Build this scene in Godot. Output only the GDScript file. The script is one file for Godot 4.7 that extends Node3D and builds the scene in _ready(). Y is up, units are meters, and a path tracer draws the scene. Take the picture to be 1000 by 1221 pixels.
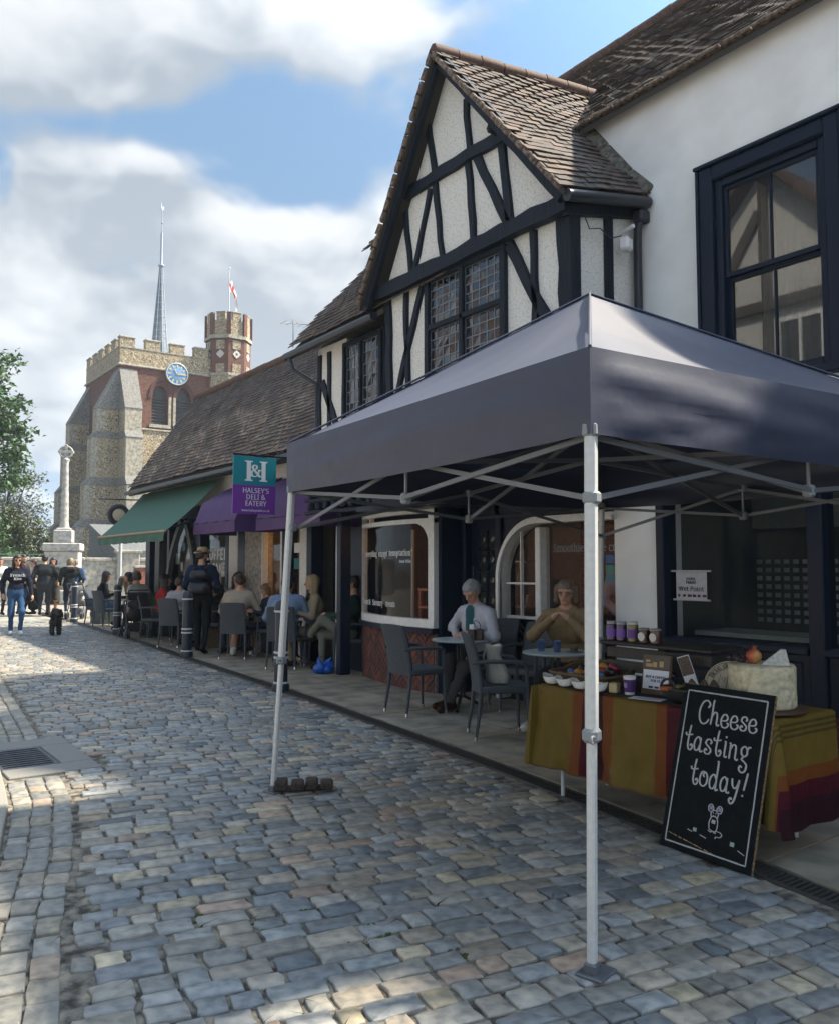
extends Node3D
# A cobbled market street: half-timbered tea shop, white rendered shop, deli with awnings, church tower behind,
# and a navy pop-up gazebo over a cheese stall.  X runs into the shop fronts, -Z runs up the street.

class MB:
	var v := PackedVector3Array()
	var n := PackedVector3Array()
	var c := PackedColorArray()
	var u := PackedVector2Array()
	var col := Color(1, 1, 1)
	var colored := false

	func put(a: Vector3, nn: Vector3) -> void:
		v.append(a); n.append(nn); c.append(col); u.append(Vector2.ZERO)

	func tri(a: Vector3, b: Vector3, d: Vector3, inside = null) -> void:
		var nn := (d - a).cross(b - a)
		if nn.length_squared() < 1e-18: return
		nn = nn.normalized()
		if inside != null and nn.dot((a + b + d) / 3.0 - inside) < 0.0:
			put(a, -nn); put(d, -nn); put(b, -nn)
		else:
			put(a, nn); put(b, nn); put(d, nn)

	func quad(a: Vector3, b: Vector3, d: Vector3, e: Vector3, inside = null) -> void:
		tri(a, b, d, inside); tri(a, d, e, inside)

	func quad_uv(a: Vector3, b: Vector3, d: Vector3, e: Vector3, inside = null) -> void:
		var k := v.size()
		quad(a, b, d, e, inside)
		var pts := [a, b, d, e]
		var uvs := [Vector2(0, 0), Vector2(1, 0), Vector2(1, 1), Vector2(0, 1)]
		for i in range(k, v.size()):
			for q in 4:
				if v[i].is_equal_approx(pts[q]): u[i] = uvs[q]

	# a hexahedron from eight corners: p[0..3] bottom ring, p[4..7] top ring
	func hexa(p: Array) -> void:
		var m := Vector3.ZERO
		for q in p: m += q
		m /= 8.0
		quad(p[0], p[1], p[2], p[3], m); quad(p[4], p[5], p[6], p[7], m)
		for i in 4:
			var j := (i + 1) % 4
			quad(p[i], p[j], p[4 + j], p[4 + i], m)

	func box(at: Vector3, size: Vector3, b := Basis.IDENTITY, bev := 0.0) -> void:
		var h := size * 0.5
		if bev <= 0.0:
			var p := []
			for y in [-1, 1]:
				for q in [[-1, -1], [1, -1], [1, 1], [-1, 1]]:
					p.append(at + b * Vector3(h.x * q[0], h.y * y, h.z * q[1]))
			hexa(p)
			return
		bev = minf(bev, minf(h.x, minf(h.y, h.z)) * 0.9)
		var i := h - Vector3(bev, bev, bev)
		for s in [-1, 1]:
			quad(at + b * Vector3(h.x * s, -i.y, -i.z), at + b * Vector3(h.x * s, i.y, -i.z), at + b * Vector3(h.x * s, i.y, i.z), at + b * Vector3(h.x * s, -i.y, i.z), at)
			quad(at + b * Vector3(-i.x, h.y * s, -i.z), at + b * Vector3(i.x, h.y * s, -i.z), at + b * Vector3(i.x, h.y * s, i.z), at + b * Vector3(-i.x, h.y * s, i.z), at)
			quad(at + b * Vector3(-i.x, -i.y, h.z * s), at + b * Vector3(i.x, -i.y, h.z * s), at + b * Vector3(i.x, i.y, h.z * s), at + b * Vector3(-i.x, i.y, h.z * s), at)
			for t in [-1, 1]:
				quad(at + b * Vector3(h.x * s, i.y * t, -i.z), at + b * Vector3(i.x * s, h.y * t, -i.z), at + b * Vector3(i.x * s, h.y * t, i.z), at + b * Vector3(h.x * s, i.y * t, i.z), at)
				quad(at + b * Vector3(h.x * s, -i.y, i.z * t), at + b * Vector3(i.x * s, -i.y, h.z * t), at + b * Vector3(i.x * s, i.y, h.z * t), at + b * Vector3(h.x * s, i.y, i.z * t), at)
				quad(at + b * Vector3(-i.x, h.y * s, i.z * t), at + b * Vector3(-i.x, i.y * s, h.z * t), at + b * Vector3(i.x, i.y * s, h.z * t), at + b * Vector3(i.x, h.y * s, i.z * t), at)
				for w in [-1, 1]:
					tri(at + b * Vector3(h.x * s, i.y * t, i.z * w), at + b * Vector3(i.x * s, h.y * t, i.z * w), at + b * Vector3(i.x * s, i.y * t, h.z * w), at)

	func span(a: Vector3, b: Vector3, bev := 0.0) -> void:   # a box between two opposite corners
		box((a + b) * 0.5, (b - a).abs(), Basis.IDENTITY, bev)

	# a bar of rectangular section from a to b; w across, t along 'up'
	func bar(a: Vector3, b: Vector3, w: float, t: float, up := Vector3.UP, bev := 0.0) -> void:
		var d := (b - a)
		var l := d.length()
		if l < 1e-6: return
		d /= l
		if absf(d.dot(up)) > 0.98: up = Vector3.RIGHT if absf(d.x) < 0.9 else Vector3.BACK
		var s := d.cross(up).normalized()
		box((a + b) * 0.5, Vector3(w, t, l), Basis(s, s.cross(d).normalized(), -d), bev)

	# rows of points joined into a smooth sheet
	func grid(rows: Array, wrap := false, outward = null, flip := false) -> void:
		var nr := rows.size()
		var nc: int = rows[0].size()
		var nm := []
		for i in nr:
			var r := PackedVector3Array()
			r.resize(nc)
			nm.append(r)
		var cols := nc if wrap else nc - 1
		var sgn := -1.0 if flip else 1.0
		var total := 0.0
		for i in nr - 1:
			for j in cols:
				var k := (j + 1) % nc
				var a: Vector3 = rows[i][j]
				var b: Vector3 = rows[i][k]
				var d: Vector3 = rows[i + 1][k]
				var e: Vector3 = rows[i + 1][j]
				var f := (d - a).cross(b - e) * sgn
				nm[i][j] += f; nm[i][k] += f; nm[i + 1][k] += f; nm[i + 1][j] += f
				if outward != null: total += f.dot((a + d) * 0.5 - outward)
		var inv := total < 0.0
		for i in nr - 1:
			for j in cols:
				var k := (j + 1) % nc
				var q := [[i, j], [i, k], [i + 1, k], [i + 1, j]]
				for o in [[0, 1, 2], [0, 2, 3]]:
					var p: Array = [q[o[0]], q[o[1]], q[o[2]]]
					if rows[p[0][0]][p[0][1]].is_equal_approx(rows[p[1][0]][p[1][1]]) or rows[p[1][0]][p[1][1]].is_equal_approx(rows[p[2][0]][p[2][1]]) or rows[p[0][0]][p[0][1]].is_equal_approx(rows[p[2][0]][p[2][1]]): continue
					if inv != flip: p = [p[0], p[2], p[1]]
					for x in p:
						var nn: Vector3 = nm[x[0]][x[1]]
						put(rows[x[0]][x[1]], (-nn if inv else nn).normalized())

	func tube(pts: Array, rad, sides := 8, caps := true, flat := 1.0) -> void:
		var rows := []
		var m := pts.size()
		var up := Vector3.UP
		var prev := Vector3.ZERO
		var c0 := Vector3.ZERO
		for i in m:
			var d: Vector3 = (pts[mini(i + 1, m - 1)] - pts[maxi(i - 1, 0)]).normalized()
			var s: Vector3
			if prev == Vector3.ZERO:
				s = d.cross(up)
				if s.length() < 0.05: s = d.cross(Vector3.RIGHT)
			else:
				s = prev - d * prev.dot(d)
			s = s.normalized()
			prev = s
			var t := s.cross(d)
			var r: float = rad[i] if rad is Array else rad
			var row := PackedVector3Array()
			for j in sides:
				var a := TAU * j / sides
				row.append(pts[i] + (s * cos(a) + t * sin(a) * flat) * r)
			rows.append(row)
		grid(rows, true)
		if caps:
			for e in [0, m - 1]:
				var row: PackedVector3Array = rows[e]
				var out: Vector3 = pts[e] - (pts[1] if e == 0 else pts[m - 2])
				for j in sides - 2:
					tri(row[0], row[j + 1], row[j + 2], pts[e] - out)

	func lathe(prof: Array, sides := 16, xf := Transform3D.IDENTITY, arc := TAU, start := 0.0) -> void:
		var rows := []
		var closed := arc > TAU - 0.001
		for p in prof:
			var row := PackedVector3Array()
			for j in (sides if closed else sides + 1):
				var a := start + arc * j / sides
				row.append(xf * Vector3(cos(a) * p.x, p.y, sin(a) * p.x))
			rows.append(row)
		grid(rows, closed, null, true)

	func ball(at: Vector3, r: Vector3, rings := 8, sides := 12, b := Basis.IDENTITY) -> void:
		var rows := []
		for i in rings + 1:
			var t := PI * i / rings
			var row := PackedVector3Array()
			for j in sides:
				var a := TAU * j / sides
				row.append(at + b * Vector3(sin(t) * cos(a) * r.x, -cos(t) * r.y, sin(t) * sin(a) * r.z))
			rows.append(row)
		grid(rows, true, at)

	# a flat outline (local XY) pushed out along local Z by depth
	func prism(poly: PackedVector2Array, depth: float, xf := Transform3D.IDENTITY, back := true) -> void:
		var t := Geometry2D.triangulate_polygon(poly)
		if t.is_empty(): return
		var fz := xf.basis.z.normalized()
		for i in range(0, t.size(), 3):
			var p := []
			for k in 3: p.append(xf * Vector3(poly[t[i + k]].x, poly[t[i + k]].y, depth))
			tri(p[0], p[1], p[2], p[0] - fz)
			if back:
				for k in 3: p[k] = xf * Vector3(poly[t[i + k]].x, poly[t[i + k]].y, 0)
				tri(p[0], p[1], p[2], p[0] + fz)
		var cw := Geometry2D.is_polygon_clockwise(poly)
		for i in poly.size():
			var a := poly[i]
			var b := poly[(i + 1) % poly.size()]
			var o := (b - a).orthogonal() * (1.0 if cw else -1.0)
			var inn := xf * Vector3((a.x + b.x) * 0.5 + o.x * -0.01, (a.y + b.y) * 0.5 + o.y * -0.01, depth * 0.5)
			var inn2 := xf * Vector3((a.x + b.x) * 0.5 + o.x * 0.01, (a.y + b.y) * 0.5 + o.y * 0.01, depth * 0.5)
			var mid := Vector2((a.x + b.x) * 0.5, (a.y + b.y) * 0.5) + o.normalized() * 1e-4
			quad(xf * Vector3(a.x, a.y, 0), xf * Vector3(b.x, b.y, 0), xf * Vector3(b.x, b.y, depth), xf * Vector3(a.x, a.y, depth), inn if not Geometry2D.is_point_in_polygon(mid, poly) else inn2)

	func add(o: MB, xf := Transform3D.IDENTITY) -> void:
		var nb := xf.basis.inverse().transposed()
		for i in o.v.size():
			v.append(xf * o.v[i]); n.append((nb * o.n[i]).normalized()); c.append(o.c[i] if o.colored else col); u.append(o.u[i])

	func mesh() -> ArrayMesh:
		var m := ArrayMesh.new()
		if v.is_empty(): return m
		var a := []
		a.resize(Mesh.ARRAY_MAX)
		a[Mesh.ARRAY_VERTEX] = v
		a[Mesh.ARRAY_NORMAL] = n
		a[Mesh.ARRAY_TEX_UV] = u
		if colored: a[Mesh.ARRAY_COLOR] = c
		m.add_surface_from_arrays(Mesh.PRIMITIVE_TRIANGLES, a)
		return m

var rng := RandomNumberGenerator.new()
var taken := {}
var M := {}
var T := {}

func V(x: float, y: float, z: float) -> Vector3: return Vector3(x, y, z)
func L(r: float, g: float, b: float) -> Color: return Color(r, g, b)
func rr(a: float, b: float) -> float: return rng.randf_range(a, b)

func numbered(called: String) -> String:
	if not taken.has(called):
		taken[called] = 0
		return called
	taken[called] += 1
	return "%s_%03d" % [called, taken[called]]

func thing(called: String, label: String, category: String, at := Vector3.ZERO, turn := 0.0, group := "") -> Node3D:
	var o := Node3D.new()
	o.name = numbered(called)
	add_child(o)
	o.position = at
	o.rotation.y = turn
	tag(o, label, category, group)
	return o

func tag(o: Node3D, label: String, category: String, group := "") -> Node3D:
	o.set_meta("label", label)
	o.set_meta("category", category)
	if group != "": o.set_meta("group", group)
	return o

# one named mesh; 'here' false: the mesh is in world coordinates, and the node undoes its parent's place
func obj(called: String, mb, m: Material, parent: Node3D = null, here := false) -> MeshInstance3D:
	var o := MeshInstance3D.new()
	o.mesh = mb.mesh() if mb is MB else mb
	o.material_override = m
	if parent == null:
		o.name = numbered(called)
		add_child(o)
	else:
		o.name = called
		parent.add_child(o, true)
		if not here: o.transform = parent.global_transform.affine_inverse()
	return o

func struct(called: String, mb, m: Material, parent: Node3D = null) -> MeshInstance3D:
	var o := obj(called, mb, m, parent)
	if parent == null: o.set_meta("kind", "structure")
	return o

func copy_of(o: Node3D, at: Vector3, turn: float, label := "", group := "") -> Node3D:
	var called := String(o.name)
	var cut := RegEx.create_from_string("_[0-9]{3}$").search(called)
	if cut: called = called.substr(0, cut.get_start())
	var d: Node3D = o.duplicate()
	d.name = numbered(called)
	add_child(d)
	d.position = at
	d.rotation.y = turn
	if label != "": d.set_meta("label", label)
	if group != "": d.set_meta("group", group)
	return d

# ---------------------------------------------------------------- textures and materials
func noise(seed_: int, freq: float, oct := 4, kind := FastNoiseLite.TYPE_SIMPLEX_SMOOTH) -> FastNoiseLite:
	var f := FastNoiseLite.new()
	f.seed = seed_
	f.noise_type = kind
	f.frequency = freq
	f.fractal_octaves = oct
	f.fractal_type = FastNoiseLite.FRACTAL_FBM if oct > 1 else FastNoiseLite.FRACTAL_NONE
	return f

func gray(f: FastNoiseLite, size := 512) -> Image:
	return f.get_seamless_image(size, size, false, false, 0.12, true)

func ramp(img: Image, stops: Array) -> ImageTexture:   # stops: [[t, Color(sRGB)], ...]
	var lut := []
	for i in 256:
		var t := i / 255.0
		var k := 0
		while k < stops.size() - 2 and t > stops[k + 1][0]: k += 1
		var w: float = clampf((t - stops[k][0]) / maxf(stops[k + 1][0] - stops[k][0], 1e-5), 0, 1)
		var q: Color = stops[k][1].lerp(stops[k + 1][1], w)
		lut.append([int(q.r * 255), int(q.g * 255), int(q.b * 255)])
	var g := img.duplicate()
	g.convert(Image.FORMAT_L8)
	var src: PackedByteArray = g.get_data()
	var out := PackedByteArray()
	out.resize(src.size() * 3)
	for i in src.size():
		var q: Array = lut[src[i]]
		out[i * 3] = q[0]; out[i * 3 + 1] = q[1]; out[i * 3 + 2] = q[2]
	var im := Image.create_from_data(img.get_width(), img.get_height(), false, Image.FORMAT_RGB8, out)
	return ImageTexture.create_from_image(im)

func bump(img: Image, strength: float) -> ImageTexture:
	var im := img.duplicate()
	im.convert(Image.FORMAT_RGBA8)
	im.bump_map_to_normal_map(strength)
	return ImageTexture.create_from_image(im)

func gr(x: float) -> Color: return Color(x, x, x)

func make_textures() -> void:
	var mott := gray(noise(3, 0.010, 5))
	var fine := gray(noise(5, 0.06, 4))
	var cell := noise(7, 0.05, 2, FastNoiseLite.TYPE_CELLULAR)
	cell.cellular_return_type = FastNoiseLite.RETURN_DISTANCE
	var pebble := gray(cell)
	var cellv := noise(9, 0.055, 1, FastNoiseLite.TYPE_CELLULAR)
	cellv.cellular_return_type = FastNoiseLite.RETURN_CELL_VALUE
	var cv := gray(cellv)
	T.soft = ramp(mott, [[0.0, gr(0.90)], [1.0, gr(1.0)]])
	T.mid = ramp(mott, [[0.0, Color(0.58, 0.60, 0.62)], [0.5, gr(0.85)], [1.0, Color(1.0, 0.98, 0.95)]])
	T.hard = ramp(mott, [[0.15, Color(0.35, 0.34, 0.33)], [0.5, gr(0.75)], [0.85, Color(1.0, 0.97, 0.92)]])
	T.speck = ramp(fine, [[0.1, gr(0.62)], [0.5, gr(0.88)], [0.9, gr(1.0)]])
	T.fineN = bump(fine, 3.0)
	T.mottN = bump(mott, 6.0)
	T.pebN = bump(pebble, 5.0)
	T.pebC = ramp(pebble, [[0.0, gr(1.0)], [0.5, gr(0.94)], [1.0, gr(0.80)]])
	# knapped flint: many small stones of mixed tone in pale mortar
	T.flint = ramp(cv, [[0.0, Color(0.36, 0.33, 0.29)], [0.2, Color(0.62, 0.52, 0.38)], [0.4, Color(0.72, 0.66, 0.54)], [0.55, Color(0.50, 0.43, 0.34)], [0.7, Color(0.80, 0.75, 0.64)], [0.85, Color(0.58, 0.50, 0.38)], [1.0, Color(0.86, 0.82, 0.74)]])
	T.flintN = bump(cv, 5.0)
	# wood grain, long in V
	var wood := Image.create(256, 256, false, Image.FORMAT_L8)
	var wn := noise(21, 0.02, 4)
	for y in 256:
		for x in 256:
			wood.set_pixel(x, y, gr(clampf(0.5 + 0.6 * wn.get_noise_2d(x * 5.0, y * 0.35) * (0.6 + 0.4 * cos(TAU * x / 256.0)), 0, 1)))
	T.wood = ramp(wood, [[0.1, gr(0.55)], [0.5, gr(0.85)], [0.9, gr(1.0)]])
	T.woodN = bump(wood, 4.0)
	# small far brickwork
	var bk := Image.create(256, 256, false, Image.FORMAT_RGB8)
	var bh := Image.create(256, 256, false, Image.FORMAT_L8)
	rng.seed = 40
	for r in 16:
		var off := 16 if r % 2 else 0
		for k in 8:
			var tone := rr(0.72, 1.05)
			var q := Color(0.60 * tone, 0.36 * tone, 0.28 * tone)
			for y in 16:
				for x in 32:
					var px := (k * 32 + x + off) % 256
					var joint := y < 2 or x < 2
					bk.set_pixel(px, r * 16 + y, Color(0.72, 0.66, 0.58) if joint else q)
					bh.set_pixel(px, r * 16 + y, gr(0.2 if joint else 0.8))
	T.brick = ImageTexture.create_from_image(bk)
	T.brickN = bump(bh, 2.0)
	# woven cane: over-and-under weave
	var wv := Image.create(128, 128, false, Image.FORMAT_L8)
	for y in 128:
		for x in 128:
			var cx := int(x / 16.0)
			var cy := int(y / 8.0)
			var fx := fposmod(x, 16.0) / 16.0
			var fy := fposmod(y, 8.0) / 8.0
			var over := (cx + cy) % 2 == 0
			var h := sin(PI * fy) * (0.55 + 0.45 * sin(PI * fx)) if over else sin(PI * fx) * (0.35 + 0.2 * sin(PI * fy))
			wv.set_pixel(x, y, gr(clampf(h, 0, 1)))
	T.weave = ramp(wv, [[0.0, gr(0.35)], [0.5, gr(0.8)], [1.0, gr(1.0)]])
	T.weaveN = bump(wv, 3.0)
	# checked shirt cloth
	var ck := Image.create(128, 128, false, Image.FORMAT_RGB8)
	for y in 128:
		for x in 128:
			var a := 1.0 if fposmod(x, 32.0) < 5.0 else 0.0
			var b := 1.0 if fposmod(y, 32.0) < 5.0 else 0.0
			ck.set_pixel(x, y, Color(0.95, 0.97, 1.0).lerp(Color(0.55, 0.62, 0.72), 0.5 * (a + b)))
	T.check = ImageTexture.create_from_image(ck)

func mat(key: String, q: Color, rough := 0.7, o := {}) -> StandardMaterial3D:
	if M.has(key): return M[key]
	var m := StandardMaterial3D.new()
	m.resource_name = key
	m.albedo_color = q.linear_to_srgb()
	m.roughness = rough
	m.metallic = o.get("metal", 0.0)
	m.metallic_specular = o.get("spec", 0.5)
	if o.has("tex") or o.has("nrm"):
		m.uv1_triplanar = true
		m.uv1_world_triplanar = o.get("world", true)
		var s = o.get("scale", 1.0)
		m.uv1_scale = s if s is Vector3 else V(s, s, s)
	if o.has("tex"): m.albedo_texture = T[o.tex]
	if o.has("nrm"):
		m.normal_enabled = true
		m.normal_texture = T[o.nrm]
		m.normal_scale = o.get("nk", 0.6)
	if o.get("vc", false): m.vertex_color_use_as_albedo = true
	if o.has("coat"):
		m.clearcoat_enabled = true
		m.clearcoat = o.coat
		m.clearcoat_roughness = o.get("coat_rough", 0.1)
	if o.has("glow"):
		m.emission_enabled = true
		m.emission = o.glow
		m.emission_energy_multiplier = o.get("power", 1.0)
	if o.has("alpha"):
		m.transparency = BaseMaterial3D.TRANSPARENCY_ALPHA
		m.albedo_color.a = o.alpha
	if o.has("back"):
		m.backlight_enabled = true
		m.backlight = o.back
	if o.has("rim"):
		m.rim_enabled = true
		m.rim = o.rim
	m.cull_mode = BaseMaterial3D.CULL_DISABLED
	M[key] = m
	return m

func lettering(text: String, size: float, depth: float, serif := false, bold := false) -> TextMesh:
	var f := SystemFont.new()
	f.font_names = PackedStringArray(["Droid Serif" if serif else "Droid Sans"])
	f.font_weight = 700 if bold else 400
	var t := TextMesh.new()
	t.font = f
	t.text = text
	t.font_size = 64
	t.pixel_size = size / 64.0
	t.depth = depth
	t.curve_step = 1.0
	return t

func words(called: String, text: String, size: float, m: Material, parent: Node3D, xf: Transform3D, serif := false, bold := false, depth := 0.002) -> MeshInstance3D:
	var o := MeshInstance3D.new()
	o.mesh = lettering(text, size, depth, serif, bold)
	o.material_override = m
	o.name = called
	parent.add_child(o, true)
	o.global_transform = xf
	return o

func _ready() -> void:
	# ------------------------------------------------------------ camera, sky, sun, exposure
	var cam := Camera3D.new()
	cam.name = "camera"
	add_child(cam)
	cam.position = V(0, 1.5, 0)
	cam.rotation = Vector3(atan(64.5 / 1000.0), deg_to_rad(-36.0), 0)
	cam.fov = rad_to_deg(2.0 * atan(610.5 / 1000.0))
	cam.near = 0.05
	cam.far = 900.0
	cam.current = true
	var env := Environment.new()
	env.background_mode = Environment.BG_SKY
	env.tonemap_mode = Environment.TONE_MAPPER_LINEAR
	env.tonemap_exposure = 3.35
	env.background_energy_multiplier = 1.0
	env.sdfgi_enabled = true
	env.ssao_enabled = true
	env.ssil_enabled = true
	env.fog_enabled = true
	env.fog_density = 0.0007
	env.fog_light_color = Color(0.80, 0.85, 0.90)
	var sky := Sky.new()
	var sm := PanoramaSkyMaterial.new()
	sm.panorama = sky_picture()
	sky.sky_material = sm
	env.sky = sky
	var we := WorldEnvironment.new()
	we.name = "world_environment"
	we.environment = env
	add_child(we)
	var sun := DirectionalLight3D.new()
	sun.name = "sun"
	add_child(sun)
	sun.light_energy = 1.15
	sun.light_color = Color(1.0, 0.95, 0.86)
	sun.light_angular_distance = 2.5
	sun.shadow_enabled = true
	sun.look_at_from_position(V(6.0, 8.0, 2.2), Vector3.ZERO)
	make_textures()
	# ------------------------------------------------------------ the place
	build_ground()
	build_white_house()
	build_gable_house()
	build_deli()
	build_opposite()
	build_church()
	build_churchyard()
	build_gazebo()
	build_stall()
	build_seats()
	build_people()
	build_street_things()

func sky_picture() -> ImageTexture:
	var w := 2048
	var h := 1024
	var f := noise(11, 1.0, 6)
	f.fractal_gain = 0.52
	var f2 := noise(12, 0.9, 3)
	var data := PackedFloat32Array()
	var sunward := V(6.0, 8.0, 2.2).normalized()
	data.resize(w * h * 3)
	# where the clouds of this afternoon stand: [bearing, height, width, height, amount] in tangents about the street
	var blobs := [[-0.42, 0.66, 0.36, 0.10, 0.70], [-0.05, 0.68, 0.22, 0.06, 0.40], [-0.42, 0.40, 0.22, 0.14, 0.80], [-0.12, 0.36, 0.14, 0.12, 0.70], [-0.3, 0.20, 0.4, 0.14, 0.65],
		[-0.13, 0.475, 0.14, 0.045, -0.55], [-0.20, 0.53, 0.18, 0.03, -0.35], [-0.38, 0.545, 0.14, 0.03, -0.35], [0.06, 0.56, 0.13, 0.12, -0.5], [0.25, 0.68, 0.2, 0.15, -0.6], [0.05, 0.40, 0.06, 0.08, -0.35]]
	for y in h:
		var el := (0.5 - (y + 0.5) / h) * PI
		var s := sin(el)
		var ce := cos(el)
		for x in w:
			var q: Vector3
			if s < -0.02:
				q = V(0.22, 0.23, 0.23)
			else:
				var az := (x + 0.5) / w * TAU
				var d := V(sin(az) * ce, s, -cos(az) * ce)
				# clouds lie in a sheet overhead: squeeze the noise towards the horizon
				var k := 1.35 / (maxf(s, 0.0) + 0.45)
				var p := V(d.x * k, s * 1.2, d.z * k) * 1.25
				var wob := f2.get_noise_3d(p.x * 2.0, p.y * 2.0, p.z * 2.0) * 0.16
				var dens := f.get_noise_3d(p.x + wob, p.y + wob, p.z - wob) + 0.16
				# the same field a little nearer the sun tells the lit tops from the grey bellies
				var lit := f.get_noise_3d(p.x + wob + 0.07, p.y + wob + 0.13, p.z - wob + 0.02) + 0.16
				var fw := d.x * 0.5878 - d.z * 0.8090
				if fw > 0.25:
					var gx := (d.x * 0.8090 + d.z * 0.5878) / fw
					var gy := s / fw
					for b in blobs:
						var ex: float = (gx - b[0]) / b[2]
						var ey: float = (gy - b[1]) / b[3]
						var r2 := ex * ex + ey * ey
						if r2 < 5.0:
							var g: float = exp(-r2 * 1.1) * b[4] * 0.8
							dens += g
							var ey2: float = (gy + 0.035 - b[1]) / b[3]
							lit += exp(-(ex * ex + ey2 * ey2) * 1.1) * b[4] * 0.8
				var a := smoothstep(0.02, 0.30, dens)
				var shade := clampf(0.60 + (dens - lit) * 2.6 - maxf(dens - 0.34, 0.0) * 1.05, 0.0, 1.0)
				var hz := exp(-maxf(s, 0.0) * 5.0)
				var blue := V(0.12, 0.215, 0.355).lerp(V(0.36, 0.44, 0.52), hz)
				var white := V(0.235, 0.27, 0.31).lerp(V(0.50, 0.515, 0.53), shade)
				white = white.lerp(V(0.62, 0.66, 0.70), hz * 0.5)
				q = blue.lerp(white, a * 0.97)
				# thin cloud scatters forward: the sky brightens smoothly towards the veiled sun
				q *= 1.0 + 5.0 * pow(maxf(d.dot(sunward), 0.0), 5.0)
			var i := (y * w + x) * 3
			data[i] = q.x * 0.57; data[i + 1] = q.y * 0.57; data[i + 2] = q.z * 0.57
	var im := Image.create_from_data(w, h, false, Image.FORMAT_RGBF, data.to_byte_array())
	return ImageTexture.create_from_image(im)

# ---------------------------------------------------------------- ground
const KR := [[3.2, 3.0], [3.55, 0.0], [3.9, -2.1], [4.08, -3.2], [4.33, -4.9], [4.74, -8.46], [4.9, -10.35], [5.14, -13.3], [5.45, -16.4], [5.84, -22.5], [6.1, -27.8], [6.5, -40.0]]
const KL := [[-1.2, 3.0], [-0.45, 0.0], [0.2, -2.4], [0.55, -3.8], [0.86, -4.89], [1.08, -5.87], [1.2, -6.91], [1.38, -8.5], [1.6, -10.7], [1.9, -14.0], [2.2, -20.0], [2.5, -40.0]]

func along(k: Array, z: float) -> float:
	for i in k.size() - 1:
		if z <= k[i][1] and z >= k[i + 1][1]:
			return lerpf(k[i][0], k[i + 1][0], (k[i][1] - z) / (k[i][1] - k[i + 1][1]))
	return k[k.size() - 1][0]

func sett(mb: MB, at: Vector3, ax: Vector3, az: Vector3, w: float, l: float, q: Color, h := 0.045) -> void:
	var cut := minf(w, l) * rr(0.05, 0.12)
	var o := [Vector2(-w + cut, -l), Vector2(0, -l - rr(-0.004, 0.006)), Vector2(w - cut, -l), Vector2(w, -l + cut), Vector2(w + rr(-0.004, 0.006), 0), Vector2(w, l - cut), Vector2(w - cut, l), Vector2(0, l + rr(-0.004, 0.006)), Vector2(-w + cut, l), Vector2(-w, l - cut), Vector2(-w + rr(-0.006, 0.004), 0), Vector2(-w, -l + cut)]
	var tilt := Vector2(rr(-0.03, 0.03), rr(-0.05, 0.05))
	var rows := []
	for ring in 4:
		rows.append(PackedVector3Array())
	for p in o:
		p += Vector2(rr(-0.006, 0.006), rr(-0.005, 0.005))
		for ring in 4:
			var s: float = [1.0, 0.99, 0.925, 0.0][ring]
			if ring == 2: s += rr(-0.025, 0.02)
			var y: float = [-h, -0.010, 0.0, 0.002][ring]
			var t: Vector2 = p * s
			rows[ring].append(at + ax * t.x + az * t.y + Vector3.UP * (y + (0.0 if ring == 0 else tilt.x * t.x + tilt.y * t.y)))
	mb.col = q
	mb.grid(rows, true, at - Vector3.UP * 0.03)

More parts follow.
